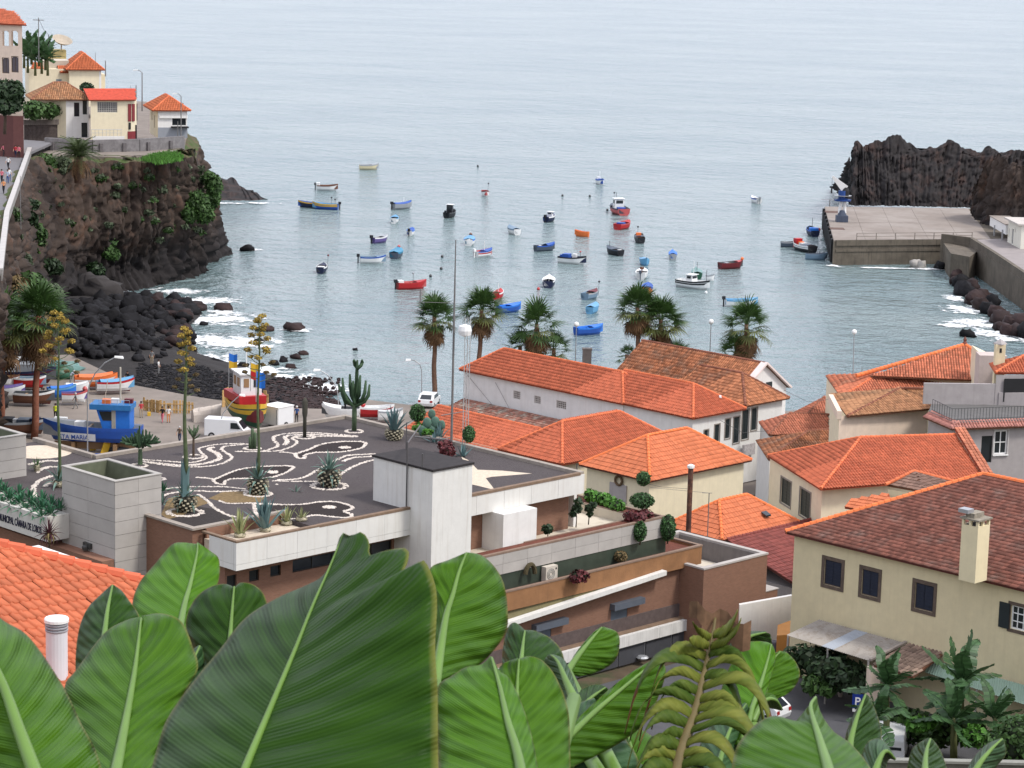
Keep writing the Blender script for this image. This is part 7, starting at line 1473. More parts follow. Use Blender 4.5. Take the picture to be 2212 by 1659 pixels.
t,c=agave('agave with the slender flower spike in the middle of the roof',557,1066,'ag',26,1.35,88,-50,(.58,.95));spike(t,c,c.y*(1036-668)/5480,.11,22,.95);rosette(t,c+ZU*.1,'agb',6,1.5,86,78,12)
agave('large grey agave on a scaly base right of the middle of the roof',711,1050,'ag',34,1.35,86,-45,(.66,1.1),dry=12,seed=7)
agave('upright grey agave at the back of the roof near the far corner',851,950,'agb',22,1.75,89,40,(.55,.75),seed=8)
agave('short yucca on the left roof beyond the stair tower',80,1018,'yuc',22,.65,85,5,(.12,.4),name='yucca',cat='yucca')
for lab,x,y,k,n,L,z in(('variegated agave at the left end of the gravel planter',518,1160,'agy',16,1.55,19.72),('big blue agave in the middle of the gravel planter',573,1148,'agb',18,2.0,19.72),('small variegated agave right of the blue one',619,1134,'agy',13,1.15,19.72),('smallest variegated agave at the right of the gravel planter',651,1125,'agy',12,.7,20)):agave(lab,x,y,k,n,L,88,42,(.26,.22),z=z,seed=x)
for lab,x,y,k,n,L in(('blue agave on the right edge of the roof behind the mast',948,948,'agb',16,1.2),('pale agave beside the mast on the roof edge',1000,985,'agb',14,1.0),('low agave on the dry gravel near the stair tower',350,1086,'ag',14,.9),('low dark agave at the left of the dry gravel',352,1060,'suc',12,.7),('blue agave left of the round bush on the roof edge',938,955,'agb',12,.9),('low rosette between the middle and large agaves',640,1062,'ag',9,.6)):agave(lab,x,y,k,n,L,85,5,seed=x)
c=gp(930,945,20);t=thing('prickly_pear','blue green prickly pear clump at the right edge of the roof','cactus',c);PRK=M('cactus_blue_green',(.085,.16,.12),rough=.7,var=.2,scale=3)
for i,(dx,dz,r)in enumerate(((-.5,.4,.34),(0,.42,.36),(.5,.38,.34),(-.25,1.0,.32),(.3,1.05,.33),(.05,1.6,.27),(.75,.9,.26))):m=MB();m.lathe(Vector((0,0,0)),[(.05,-r*1.3),(r*.8,-r*.7),(r,0),(r*.8,r*.8),(.1,r*1.25)],10);m.v=[(c.x+dx+x,c.y+y*.3+.1*(i%3),c.z+dz+z)for x,y,z in m.v];m.build('pad',PRK,t,smooth=True)
CACT=M('cactus_green',(.03,.065,.028),rough=.7,var=.25,scale=3,bump=.5,bscale=16);CACT2=M('cactus_grey_green',(.075,.115,.06),rough=.75,var=.2,scale=3)
c=gp(765,930,20);sc_=c.y/5480;t=thing('candelabra_cactus','tall candelabra cactus with many upright arms at the far corner of the roof','cactus',c)
m=MB();m.tube([c,c+ZU*1.3,c+ZU*2.2],[.17,.17,.15],8);m.build('trunk',CACT2,t,smooth=True)
def U(x,y):return Vector((c.x+(x-765)*sc_,c.y+R.uniform(-.5,.5),c.z+(930-y)*sc_))
for arm in([(766,868),(768,840),(769,800),(770,772)],[(764,868),(757,855),(755,830),(753,806)],[(762,872),(748,858),(741,840),(738,812)],[(762,876),(745,866),(738,850),(735,832)],[(768,866),(775,850),(776,820),(777,806)],[(768,870),(782,858),(788,842),(789,818)],[(768,874),(787,864),(796,848),(797,828)],[(766,868),(760,850),(762,830),(761,820)],[(769,790),(764,784),(763,776),(763,771)],[(770,792),(778,784),(780,778),(780,772)],[(758,874),(745,850),(733,836),(729,828)]):
 m=MB();m.tube([U(*p)for p in arm],[.11,.13,.13,.07],7);m.build('arm',CACT,t,smooth=True)
c=gp(658,944,20);t=thing('columnar_cactus','single dark club shaped columnar cactus on the roof','cactus',c);h=c.y*88/5480;m=MB();m.tube([c,c+ZU*h*.5,c+ZU*h*.6,c+ZU*h*.9,c+ZU*h],[.13,.13,.19,.20,.08],10);m.build('column',M('cactus_dark_brown',(.05,.048,.036),rough=.8,var=.25,scale=3),t,smooth=True)
c=gp(545,969,20);t=thing('columnar_cactus','short green columnar cactus beside the slender flower spike','cactus',c);h=c.y*46/5480
for dx,hh in((0,1),(.18,.8),(-.15,.6)):m=MB();m.tube([c+Vector((dx,0,0)),c+Vector((dx,0,h*hh*.9)),c+Vector((dx,0,h*hh))],[.1,.11,.05],8);m.build('column',CACT2,t,smooth=True)
c=gp(418,986,20);t=thing('tree_euphorbia','small tree shaped cactus with a bushy top at the back of the roof','cactus',c);m=MB();m.tube([c,c+ZU*1.3],[.09,.07],7);m.build('trunk',BARK,t)
for i in range(22):g=random.Random(i);a=g.uniform(0,6.28);q=g.uniform(.1,.5);m=MB();p=c+ZU*(1.15+g.uniform(0,.3));e=p+Vector((math.cos(a)*q,math.sin(a)*q,g.uniform(.35,.75)));m.tube([p,(p+e)/2+Vector((math.cos(a),math.sin(a),0))*.08,e],[.05,.055,.03],5);m.build('arm',CACT2,t)
c=gp(303,1003,20);t=thing('euphorbia','broad dark green branching euphorbia behind the stair tower','cactus',c);m=MB();m.tube([c,c+ZU*1.0],[.16,.13],8);m.build('trunk',CACT2,t);g=random.Random(3)
for i in range(60):a=g.uniform(0,6.28);q=1.45*math.sqrt(g.random());p=c+ZU*.95+Vector((math.cos(a),math.sin(a),0))*q*.45+ZU*q*.35;e=c+Vector((math.cos(a)*q,math.sin(a)*q,1.15+(1.5-q*.75)*g.uniform(.6,1.1)));m=MB();m.tube([p,(p+e)/2+Vector((math.cos(a),math.sin(a),0))*.1,e],[.07,.085,.045],5);m.build('arm',CACT,t)
def ball(label,x,y,z,ry_px,n,mat='topi',stretch=1.0,trunk=None,size=.11):
 p=onb(x,y,106.98)if z==0 else gp(x,y,z);r=ry_px*p.y/5480;return shrub(label,[(p,(r,r,r*stretch))],n,size,mat,'topiary','topiary',trunk=(p-ZU*(r*stretch+trunk),p,.06)if trunk else None,core=.9)
ball('round clipped bush at the right edge of the roof',902,892,21.2,18,1300,stretch=1.1);ball('egg shaped clipped bush beside the radio mast',1013,938,20.8,14,1000,stretch=1.35)
ball('round clipped head on top of the mushroom topiary',1390,1034,18.9,16,1000,'topi');ball('wide mushroom shaped topiary on the terrace',1387,1081,18.0,27,1800,'topi',.62,trunk=.5)
ball('left cone shaped topiary in the lower planter',1383,1148,0,14,1300,'topi',1.7,trunk=.2);ball('right cone shaped topiary in the lower planter',1443,1140,0,18,1700,'topi',1.65,trunk=.2)
ball('small round bush in the lower planter',1341,1202,0,15,700,'dry',.8)
p=onb(1145,1248,106.98);t=thing('arched_plant','dry plant trained into an arch in the lower planter','plant',p);m=MB();m.tube([p+E1*.42*math.cos(k*.3)+ZU*(.2+.65*math.sin(k*.3))for k in range(11)],.15,7);m.build('arch',M('dry_arch',(.075,.06,.03),rough=1,var=.4,scale=9,bump=1,bscale=16),t)
for lab,x,y,z,bl,mt in(('dark leggy shrub with bare stems on the terrace edge, left',1245,1110,17.6,((0,0,.3,.35),(.1,0,.8,.3),(-.25,0,.0,.25)),'dark'),('dark leggy shrub with bare stems on the terrace edge, right',1272,1104,17.7,((0,0,.2,.3),(.25,0,.4,.25),(.1,0,-.2,.2)),'dark'),('small dark shrub against the terrace column',1183,1143,17.2,((0,0,0,.35),),'dark')):
 p=gp(x,y,z);shrub(lab,[(p+Vector((a,b,c_)),(r,r,r*.8))for a,b,c_,r in bl],260,.17,mt,trunk=(p-ZU*.9,p+ZU*.2,.04),core=0)
for lab,L_,mt,z,n in(('row of leafy green plants in the terrace planter',((1275,1070),(1290,1074),(1305,1078),(1320,1085),(1335,1092)),'bright',17.3,700),('dark red plants in the terrace planter',((1362,1115),(1378,1118),(1395,1112)),'red',17.2,420),('dark red plants in the lower planter',((1246,1246),(1256,1244)),'red',14.85,260),('low green bushes along the right edge of the roof',((905,925),(915,930),(925,935)),'bright',20.3,380),('dark red leafed shrub on the roof behind the white shaft',((962,962),(968,975)),'red',20.6,420)):
 shrub(lab,[(gp(x,y,z),(.5,.5,.4))for x,y in L_],n,.2,mt)
for i in range(11):
 f=i/10;p=gp(0+148*f,1062+52*f+R.uniform(-4,4),20.15);p=E(84.4+R.uniform(-.2,.3),134.2-11.4*f,20.0);t=thing('succulent','leafy green succulent spilling over the lettered planter','succulent',p,'succulents on the lettered planter');rosette(t,p,'suc',22,.75,80,-15,i,spread=.2);p2=p-E1*.55-ZU*.1;rosette(t,p2,'suc',16,.62,60,-40,i+40,spread=.2);rosette(t,p+E1*.7+ZU*.2,'suc',14,.7,85,10,i+80,spread=.2)
p=ona(106,1150,83.2);t=thing('cordyline','spiky dark purple plant hanging at the corner of the lettered planter','plant',p);rosette(t,p,'pur',40,1.0,80,-60,5,spread=.1);rosette(t,p,'dryb',12,.8,-20,-70,6,'dry_leaf')
m=MB();m.tube([p-ZU*4,p],[.08,.06],6);m.build('stem',BARK,t)
# PEOPLE, VEHICLES, LAMPS, SMALL THINGS
def body_mesh(pose):
 "continuous figure grown with a skin modifier; slots 0 skin 1 top 2 trousers 3 shoes"
 st={'stand':(.0,.0,.06,.06,0),'walk':(.26,-.24,.20,-.18,.03),'bend':(.05,-.1,.35,.3,.62),'arms':(.05,-.05,.34,.30,.06)}[pose];fl,bl,ra,la,lean=st
 def L(z):return lean*max(0,z-.95)
 J={'pel':(0,0,.95),'waist':(0,L(1.1),1.1),'chest':(0,L(1.3),1.30-.2*lean),'neck':(0,L(1.5)+.0,1.48-.3*lean),'head':(0,L(1.6)+.03,1.60-.36*lean),'top':(0,L(1.7)+.04,1.70-.42*lean),'hl':(-.1,0,.90),'kl':(-.11,fl*.5+.03,.50),'al':(-.11,fl,.08),'tl':(-.12,fl+.15,.03),'hr':(.1,0,.90),'kr':(.11,bl*.35+.03,.50),'ar':(.11,bl,.08),'tr':(.12,bl+.15,.03),'sl':(-.19,L(1.42),1.42-.25*lean),'el':(-.25,L(1.42)+la*.4,1.15-.2*lean),'wl':(-.24,L(1.42)+la+.08,.92-.1*lean),'fl_':(-.23,L(1.42)+la+.13,.80-.1*lean),'sr':(.19,L(1.42),1.42-.25*lean),'er':(.25,L(1.42)+ra*.4,1.15-.2*lean),'wr':(.24,L(1.42)+ra+.08,.92-.1*lean),'fr_':(.23,L(1.42)+ra+.13,.80-.1*lean)}
 ed=[('pel','waist',1),('waist','chest',1),('chest','neck',1),('neck','head',0),('head','top',0),('pel','hl',2),('hl','kl',2),('kl','al',2),('al','tl',3),('pel','hr',2),('hr','kr',2),('kr','ar',2),('ar','tr',3),('chest','sl',1),('sl','el',1),('el','wl',0),('wl','fl_',0),('chest','sr',1),('sr','er',1),('er','wr',0),('wr','fr_',0)]
 rad={'pel':.145,'waist':.13,'chest':.155,'neck':.06,'head':.095,'top':.075,'hl':.10,'kl':.068,'al':.045,'tl':.035,'hr':.10,'kr':.068,'ar':.045,'tr':.035,'sl':.065,'el':.045,'wl':.032,'fl_':.035,'sr':.065,'er':.045,'wr':.032,'fr_':.035}
 ks=list(J);me=bpy.data.meshes.new('skel');me.from_pydata([J[k]for k in ks],[(ks.index(a),ks.index(b))for a,b,_ in ed],[]);o=bpy.data.objects.new('skel',me);COL.objects.link(o)
 o.modifiers.new('s','SKIN')
 if not me.skin_vertices:me.attributes.new('skin','FLOAT','POINT')
 for i,k in enumerate(ks):
  me.skin_vertices[0].data[i].radius=(rad[k],rad[k]*(.72 if k in('pel','waist','chest')else 1));me.skin_vertices[0].data[i].use_root=(k=='pel')
 sb=o.modifiers.new('u','SUBSURF');sb.levels=1
 dg=bpy.context.evaluated_depsgraph_get();r=bpy.data.meshes.new_from_object(o.evaluated_get(dg));bpy.data.objects.remove(o);bpy.data.meshes.remove(me)
 P=[(Vector(J[a]),Vector(J[b]),m)for a,b,m in ed];mi=[]
 for p in r.polygons:
  c=p.center;best=9;bm=0
  for a,b,m in P:
   d=b-a;t_=max(0,min(1,(c-a).dot(d)/d.dot(d)));q=(c-a-d*t_).length
   if q<best:best=q;bm=m
  mi.append(bm)
 r.polygons.foreach_set('material_index',mi);r.polygons.foreach_set('use_smooth',[True]*len(mi));return r,Vector(J['head']),lean
BODY={}
for ps in('stand','walk','bend','arms'):
 try:BODY[ps]=body_mesh(ps)
 except Exception as e_:print('BODY FAIL',ps,e_)
CLO={'white':(.7,.7,.68),'black':(.015,.015,.018),'grey':(.22,.22,.22),'brown':(.12,.08,.055),'yellow':(.65,.75,.03),'pink':(.62,.16,.20),'red':(.5,.05,.06),'blue':(.04,.09,.25),'navy':(.02,.03,.07),'orange':(.7,.3,.12),'beige':(.42,.34,.24),'light':(.45,.5,.58)}
def person(label,p,az,pose='stand',top='grey',legs='navy',hair=(.03,.02,.015),sc=1.0,skin=(.42,.24,.16),group=None):
 t=thing('person',label,'person',p,group,rz=math.radians(-az)or 1e-4);OFF[t.name]=Vector();t.scale=(sc,sc,sc);me,hd,lean=BODY[pose];m2=me.copy()
 for nm,c in(('skin',skin),('cloth_'+top,CLO[top]),('cloth_'+legs,CLO[legs]),('shoe_black',(.02,.018,.016))):m2.materials.append(M(nm,c,rough=.8,var=.12,scale=6))
 put('body',m2,t)
 m=MB();vs=[];n=10
 for i in range(6):
  ph=math.pi*.58*i/5
  for j in range(n):th=2*math.pi*j/n;rr=.118;vs.append(hd+Vector((rr*math.sin(ph)*math.cos(th),rr*1.12*math.sin(ph)*math.sin(th)-.018,rr*1.1*math.cos(ph)+.04)))
 m.add(vs,[[i*n+j,(i+1)*n+j,(i+1)*n+(j+1)%n,i*n+(j+1)%n]for i in range(5)for j in range(n)]);m.build('hair',M('hair_%.2f'%hair[0],hair,rough=.8,var=.2),t,smooth=True,local=True)
 m=MB();f=hd+Vector((0,.10,-.01));m.box(f,Vector((.012,0,0)),Vector((0,.02,0)),ZU*.025);m.build('nose',MATS['skin'],t,local=True)
 return t
GREYH=(.45,.44,.42)
if BODY:
 for a in(('man in a yellow hi-vis vest and black trousers on the quay',gp(120,907,2.5),10,'stand','yellow','black'),('man in a grey brown shirt standing beside the palm trunk',gp(95,873,2.5),150,'stand','beige','brown'),('man in a dark shirt standing left of the one beside the palm trunk',gp(91,873,2.5),200,'stand','black','brown'),('man in grey walking across the quay',gp(164,883,2.5),250,'walk','grey','grey',GREYH),('man in light grey bending over the orange boat',gp(152,829,2.5),70,'bend','light','grey',GREYH),('person in black beside the light blue boat on the slipway',gp(276,834,2.5),200,'arms','black','black'),('person in a red shirt behind the big blue vessel',gp(305,902,2.5),160,'stand','red','beige'),('woman in black walking by the reed fence',gp(351,913,2.5),200,'walk','black','pink'),('woman in a white top and orange shorts by the reed fence',gp(364,913,2.5),170,'stand','white','orange'),('grey haired man in a brown shirt near the roof edge',gp(388,957,2.5),190,'walk','brown','navy',GREYH),('person in blue with a white cap right of the white box trailer',gp(641,912,2.5),200,'stand','blue','black',(.6,.6,.58)),('person in grey standing on the dark beach rocks',onbeach(328,787),180,'stand','grey','beige'),('man in white on the deck of the big blue vessel',Vector((gp(267,905,2.5).x,pv.y+30,2.5)),100,'stand','white','grey')):person(*a)
 RZ=20.07
 for i,(x,y,az,ps,tp,lg)in enumerate(((8,338,200,'walk','pink','black'),(34,340,190,'walk','red','navy'),(41,341,180,'stand','pink','black'),(18,366,195,'walk','white','black'),(4,395,190,'walk','pink','black'),(17,396,200,'stand','light','blue'),(20,392,160,'stand','white','blue'),(8,418,190,'walk','orange','black'))):
  person(('walker in a pink top at the foot of the pink building','walker in a red top by the clifftop parapet, farthest away','walker in a pink top right beside the one in red','walker in a white top and dark shorts alone on the clifftop road','walker in a pink top at the left edge of the clifftop road','walker in pale blue beside the one in the bright pink top','walker in white and blue close to the clifftop parapet','walker in an orange top, nearest on the clifftop road')[i],gp(x,y,RZ),az,ps,tp,lg)
# vehicles
def wheel(parent,x,y,r,w=.2):
 m=MB();n=14;vs=[(x+s*w/2,y+r*math.cos(2*math.pi*j/n),r+r*math.sin(2*math.pi*j/n))for s in(-1,1)for j in range(n)];m.add(vs,[[j,(j+1)%n,n+(j+1)%n,n+j]for j in range(n)]+[list(range(n))[::-1],list(range(n,2*n))]);w_=m.build('wheel',DARK,parent,local=True)
 m=MB();vs=[(x+s*(w/2+.01),y+r*.55*math.cos(2*math.pi*j/n),r+r*.55*math.sin(2*math.pi*j/n))for s in(-1,1)for j in range(n)];m.add(vs,[[j,(j+1)%n,n+(j+1)%n,n+j]for j in range(n)]+[list(range(n))[::-1],list(range(n,2*n))]);m.build('rim',METAL,w_,local=True)
CARW=M('white_car_paint',(.72,.73,.73),rough=.3,var=.03,spec=.5)
def vehicle(label,p,az,prof,W,glass,wheels,name='van',cat='van',scale=1):
 "prof = side profile (y,z) polygon nose at +y; glass = list of (quads in (x-frac, y, z)) "
 t=thing(name,label,cat,p,rz=math.radians(-az)or 1e-4);OFF[t.name]=Vector();t.scale=(scale,)*3;m=MB();n=len(prof);h=W/2
 def xo(z):return h*(1-.10*max(0,z-1.0))
 vs=[(-xo(z),y,z)for y,z in prof]+[(xo(z),y,z)for y,z in prof];m.add(vs,[list(range(n)),list(range(n,2*n))[::-1]]+[[i,n+i,n+(i+1)%n,(i+1)%n]for i in range(n)]);b=m.build('body',CARW,t,local=True)
 bv=b.modifiers.new('bevel','BEVEL');bv.width=.07;bv.segments=3;bv.limit_method='ANGLE'
 for nm,mt,q in glass:m=MB();m.add(q,[[0,1,2,3]]);m.build(nm,mt,t,local=True)
 for x,y,r in wheels:wheel(t,x,y,r)
 return t
def side(W,y0,y1,z0,z1,e=.012,sl0=0,sl1=0):
 out=[]
 for s in(-1,1):xo=lambda z:s*(W/2*(1-.10*max(0,z-1.0))+e);out.append([(xo(z0),y0,z0),(xo(z0),y1,z0),(xo(z1),y1-sl1,z1),(xo(z1),y0+sl0,z1)])
 return out
LAMPR=M('tail_lamp_red',(.35,.02,.02),rough=.3);LAMPW=M('head_lamp',(.6,.6,.6),rough=.2)
vprof=[(-2.3,.3),(2.2,.3),(2.3,.75),(1.75,1.15),(1.15,1.95),(.9,2.05),(-2.3,2.05)]
gl=[('windscreen',GLASS,[(-.75,1.80,1.14),(.75,1.80,1.14),(.70,1.24,1.88),(-.70,1.24,1.88)])]+[('side_window',GLASS,q)for q in side(1.8,.45,1.5,1.15,1.75,sl1=.42)]+[('head_lamp',LAMPW,[(s*.55-.15,2.33,.6),(s*.55+.15,2.33,.6),(s*.55+.15,2.32,.8),(s*.55-.15,2.32,.8)])for s in(-1,1)]
vehicle('white delivery van parked at the edge of the quay behind the roof garden',gp(493,946,2.5),98,vprof,1.8,gl,[(s*.82,y,.34)for s in(-1,1)for y in(-1.5,1.4)])
p=gp(600,921,2.5);t=thing('box_trailer','white box trailer with double doors beside the painted boat','trailer',p,rz=math.radians(-38));OFF[t.name]=Vector()
m=MB();m.bx(-1.15,1.15,-1.15,1.15,.35,2.2);m.build('box',CARW,t,local=True);m=MB();m.bx(-1.2,1.2,-1.2,1.2,2.2,2.28);m.build('lid',WHITEP,t,local=True)
for x0,x1 in((-1.08,-.02),(.02,1.08)):m=MB();m.bx(x0,x1,-1.19,-1.15,.45,2.1);m.build('door',WHITEP,t,local=True)
m=MB();m.bx(.9,1.0,-1.22,-1.19,.5,2.05);m.build('latch',METAL,t,local=True);wheel(t,-1.1,0,.32);wheel(t,1.1,0,.32)
p=gp(446,908,2.5);t=thing('covered_boat','boat wrapped in a pale crumpled tarpaulin left of the white van','boat',p,rz=math.radians(-72));OFF[t.name]=Vector();m=MB();n=12;k=9;vs=[]
for i in range(n+1):
 f=i/n;y=-1.5+3*f
 for j in range(k):
  a=math.pi*j/(k-1);w_=.85*(1-.35*f**3);hh=1.25+.45*f;q=Vector((w_*math.cos(a)*(1 if 0<j<k-1 else 1.1),y,hh*math.sin(a)**.6));vs.append(q*(1+.09*noise.noise(q*2.3)))
m.add(vs,[[i*k+j,i*k+j+1,(i+1)*k+j+1,(i+1)*k+j]for i in range(n)for j in range(k-1)]+[list(range(k))[::-1],[n*k+j for j in range(k)]]);m.build('tarpaulin',M('beige_tarpaulin',(.52,.46,.40),rough=.8,var=.12,scale=2),t,local=True)
cprof=[(-2.0,.28),(2.0,.28),(2.08,.7),(1.95,.85),(1.0,1.0),(.3,1.5),(-1.3,1.52),(-2.02,1.0),(-2.1,.6)]
cgl=[('windscreen',GLASS,[(-.66,.97,1.03),(.66,.97,1.03),(.58,.36,1.46),(-.58,.36,1.46)]),('rear_window',GLASS,[(.62,-1.97,1.05),(-.62,-1.97,1.05),(-.56,-1.42,1.44),(.56,-1.42,1.44)])]+[('side_window',GLASS,q)for q in side(1.7,-1.3,.8,1.02,1.4,sl0=.1,sl1=.5)]+[('tail_light',LAMPR,[(s*.65-.14,-2.1,.72),(s*.65+.14,-2.1,.72),(s*.65+.14,-2.08,.95),(s*.65-.14,-2.08,.95)])for s in(-1,1)]
cw=[(s*.76,y,.3)for s in(-1,1)for y in(-1.3,1.3)]
vp2=[(-2.4,.3),(2.3,.3),(2.4,.8),(1.9,1.15),(1.2,1.85),(.8,2.0),(-2.2,2.0),(-2.42,1.7),(-2.45,.6)]
g2=[('windscreen',GLASS,[(-.72,1.86,1.2),(.72,1.86,1.2),(.66,1.26,1.8),(-.66,1.26,1.8)])]+[('side_window',GLASS,q)for q in side(1.8,.3,1.5,1.15,1.7,sl1=.4)]+[('rear_window',GLASS,[(.68,-2.46,1.15),(-.68,-2.46,1.15),(-.64,-2.36,1.72),(.64,-2.36,1.72)])]
vehicle('white van half hidden by leaves beyond the low parapet at the bottom right',gp(1925,1632,8.05),12,vp2,1.8,g2,[(s*.82,y,.34)for s in(-1,1)for y in(-1.5,1.4)])
vehicle('white car mostly hidden by banana leaves on the street',gp(1630,1548,8.05),-52,cprof,1.7,cgl,cw,'parked_car','car')
vehicle('small white car on the promenade behind the left end palm',gp(927,876,2.5),10,cprof,1.7,cgl,cw,'parked_car','car')
boat('red and white dinghy stored above the far corner of the roof',812,898,4.2,88,'red','red','white','white',(('buoy','red',.1,0),),group=GQ,z=2.9);boat('small white dinghy in front of the red one above the roof corner',842,905,3.0,80,'white','white','grey','white',(),group=GQ,z=2.9)
# lamps
def lamp(label,px,py,parts,head,z=2.5,r=.07,mat=None,Y=None):
 b=gp(px,py,z)if Y is None else yp(px,py,Y);t=thing('street_lamp',label,'street lamp',b);q=[b]+[yp(x,y,b.y)for x,y in parts];m=MB();m.tube(q,[r*1.2]+[r]*(len(q)-2)+[r*.7],7);m.build('pole',mat or METAL,t);e=q[-1]
 m=MB()
 if head=='ball':m.lathe(e,[(.08,-.05),(.26,.1),(.3,.28),(.22,.48),(.05,.55)],10);m.build('globe',WHITEP,t,smooth=True)
 else:
  d=Vector((head,0,-.04));m.add([e-d*.15+Vector((0,-.16,-.08)),e-d*.15+Vector((0,.16,-.08)),e+d+Vector((0,.2,-.1)),e+d+Vector((0,-.2,-.1)),e-d*.15+Vector((0,-.12,.08)),e-d*.15+Vector((0,.12,.08)),e+d*.9+Vector((0,.12,.12)),e+d*.9+Vector((0,-.12,.12))],[[0,1,2,3],[7,6,5,4],[0,4,5,1],[1,5,6,2],[2,6,7,3],[3,7,4,0]]);m.build('lamp_head',WHITEP,t)
 return t
lamp('tall lamp with a long curved arm over the big blue vessel',189,990,[(189,900),(189,852),(193,832),(206,806),(226,784),(250,771)],.75,r=.06);lamp('lamp with a slanting arm beside the white van',478,948,[(478,905),(482,893),(500,870),(519,853)],.5,r=.05)
lamp('lamp with a curved arm left of the candelabra cactus',733,905,[(731,870),(729,845),(722,828),(708,810),(690,799)],-.65,r=.05);lamp('lamp with a curved arm left of the left end palm',911,872,[(911,800),(907,787),(896,779),(886,777)],-.5,r=.05)
lamp('tall globe lamp between the twin palms and the right end palm',1529,868,[(1536,700)],'ball',r=.07);lamp('tall globe lamp alone over the water at the right',1841,872,[(1845,722)],'ball',r=.07);lamp('thin lamp pole above the long orange roof',1241,864,[(1245,706)],'ball',r=.06);lamp('thin white post between the twin palms',1402,868,[(1403,720)],'ball',r=.05)
t,p,zt=pole(1861,815,792,240,'short thin mast on the right hand roofs',r=.04);t,p,zt=pole(1826,850,828,236,'slanting white aerial by the alley roofs',r=.03)
c=gp(1265,860,2.5);t=thing('monument','square stone column showing above the long orange roof','monument',c);m=MB();zt=yp(1265,755,c.y).z;m.bx(c.x-.5,c.x+.5,c.y-.4,c.y+.4,2.5,zt);m.build('column',M('grey_brown_stone',(.20,.17,.15),rough=.9,var=.2),t);m=MB();m.bx(c.x-.56,c.x+.56,c.y-.45,c.y+.45,zt,zt+.15);m.build('cap',MATS['grey_brown_stone'],t)
lamp('slim pole with a small lamp on the red roofed wall of the alley',1554,878,[(1554,856)],.2,z=10.2,r=.03)
p=gp(1528,1165,11.6);t=thing('aerial','thin aerial pole with a wire in front of the small orange roof','aerial',p);m=MB();e=yp(1532,1065,p.y);m.tube([p,e],.035,5);m.tube([e+Vector((-.5,0,0)),e+Vector((.2,0,0))],.02,4);m.tube([e,yp(1405,1053,p.y+8)],.012,4);m.build('pole',MATS['grey_pole'],t)
# reed fences and clutter on the quay
REED=M('reed_tan',(.50,.32,.13),rough=.9,var=.25,scale=3,obr=.2)
def reed_fence(label,pts,h,step=.28):
 P=[gp(x,y,2.5)for x,y in pts];t=thing('reed_fence',label,'fence',P[0]);slat=MB()
 for a,b in zip(P[:-1],P[1:]):
  n=max(2,int((b-a).length/step))
  for i in range(n):q=a.lerp(b,(i+R.uniform(.3,.7))/n);m=MB();hh=h*R.uniform(.85,1.15);d=(b-a).normalized()*.11;m.box(q+ZU*hh/2,d,Vector((-d.y,d.x,0))*.3,ZU*hh/2+d*R.uniform(-.3,.3));m.build('slat',REED,t)
  m=MB()
  for z in(.3,.8):m.box((a+b)/2+ZU*h*z+Vector((0,-.06,0)),(b-a)/2,Vector((0,.03,0)),ZU*.05)
  m.build('rail',REED,t)
reed_fence('tan reed fence along the quay behind the two women',[(308,886),(345,892),(385,893),(418,893)],1.25);reed_fence('tan reed screen left of the painted boat',[(480,880),(500,874),(515,872)],1.9);reed_fence('tan reed screen right of the painted boat',[(560,876),(580,880)],1.6)
for lab,nm,x,y,c,s,rz in(('yellow plastic crate stack beside the big blue vessel','crate',200,972,'yellow',(.6,.5,.7),.3),('tilted yellow board among the fishing gear','board',230,978,'yellow',(.75,.08,1.5),.5),('blue tarpaulin heap among the fishing gear','tarpaulin',215,992,'blue',(1.2,.8,.5),.2),('white foam box by the blue tarpaulin','foam_box',238,990,'white',(.7,.5,.45),-.2),('second white foam box nearer the roof edge','foam_box',196,993,'white',(1.0,.4,.4),.1),('dark heap of nets by the fishing gear','net_heap',258,975,'dark grey',(1.3,1.0,.6),.1),('red fish crate on the dark nets','crate',252,955,'red',(.6,.5,.6),.4),('blue fish crate by the roof edge','crate',262,990,'blue',(.6,.5,.5),.1),('white cloth bundle by the roof edge','bundle',275,985,'grey',(.6,.6,.5),.7),('yellow crate by the reed fence','crate',322,898,'yellow',(.35,.3,.4),.2),('dark green net heap behind the orange boat','net_heap',118,815,'green',(2.4,1.3,1.1),0),('grey green net heap behind the sky blue dinghy','net_heap',140,800,'pale green',(2.0,1.2,.9),0)):
 p=gp(x,y,2.5);m=MB()
 if nm in('net_heap','tarpaulin','bundle'):
  rock(m,p+ZU*s[2]*.3,1,R.randint(0,999),1,n=10);m.v=[(p.x+(a-p.x)*s[0],p.y+(b_-p.y)*s[1],p.z+(c_-p.z)*s[2])for a,b_,c_ in m.v]
 else:u=Vector((math.cos(rz),math.sin(rz),0));m.box(p+ZU*s[2]/2,u*s[0]/2,Vector((-u.y,u.x,0))*s[1]/2,ZU*s[2]/2+(u*.25 if nm=='board' else Vector()))
 o=m.build(nm,P_(c),origin=p,smooth=nm in('net_heap','tarpaulin','bundle'));tag(o,lab,nm.replace('_',' '))
# air conditioner in the lower planter
p=E(A_(onb(1191,1230,106.9)),107.05,14.56);t=thing('air_conditioner','beige air conditioning unit standing in the lower planter','air conditioner',p);w_,h_=.52,.98
m=MB();m.box(p+ZU*h_/2,E1*w_,E2*.2,ZU*h_/2);m.build('casing',M('beige_casing',(.55,.50,.42),rough=.5,var=.05),t);c=p+ZU*h_*.5-E2*.205-E1*.08
m=MB();
for r_ in(.34,.24,.14):m.tube([c+E1*r_*math.cos(k*.5236)+ZU*r_*math.sin(k*.5236)for k in range(13)],.022,5,cap=False)
m.build('fan_grille',M('grey_grille',(.20,.20,.19),rough=.6),t);m=MB();m.box(p+ZU*h_*.8-E2*.203+E1*.38,E1*.06,E2*.004,ZU*.06);m.build('label_plate',DARK,t)
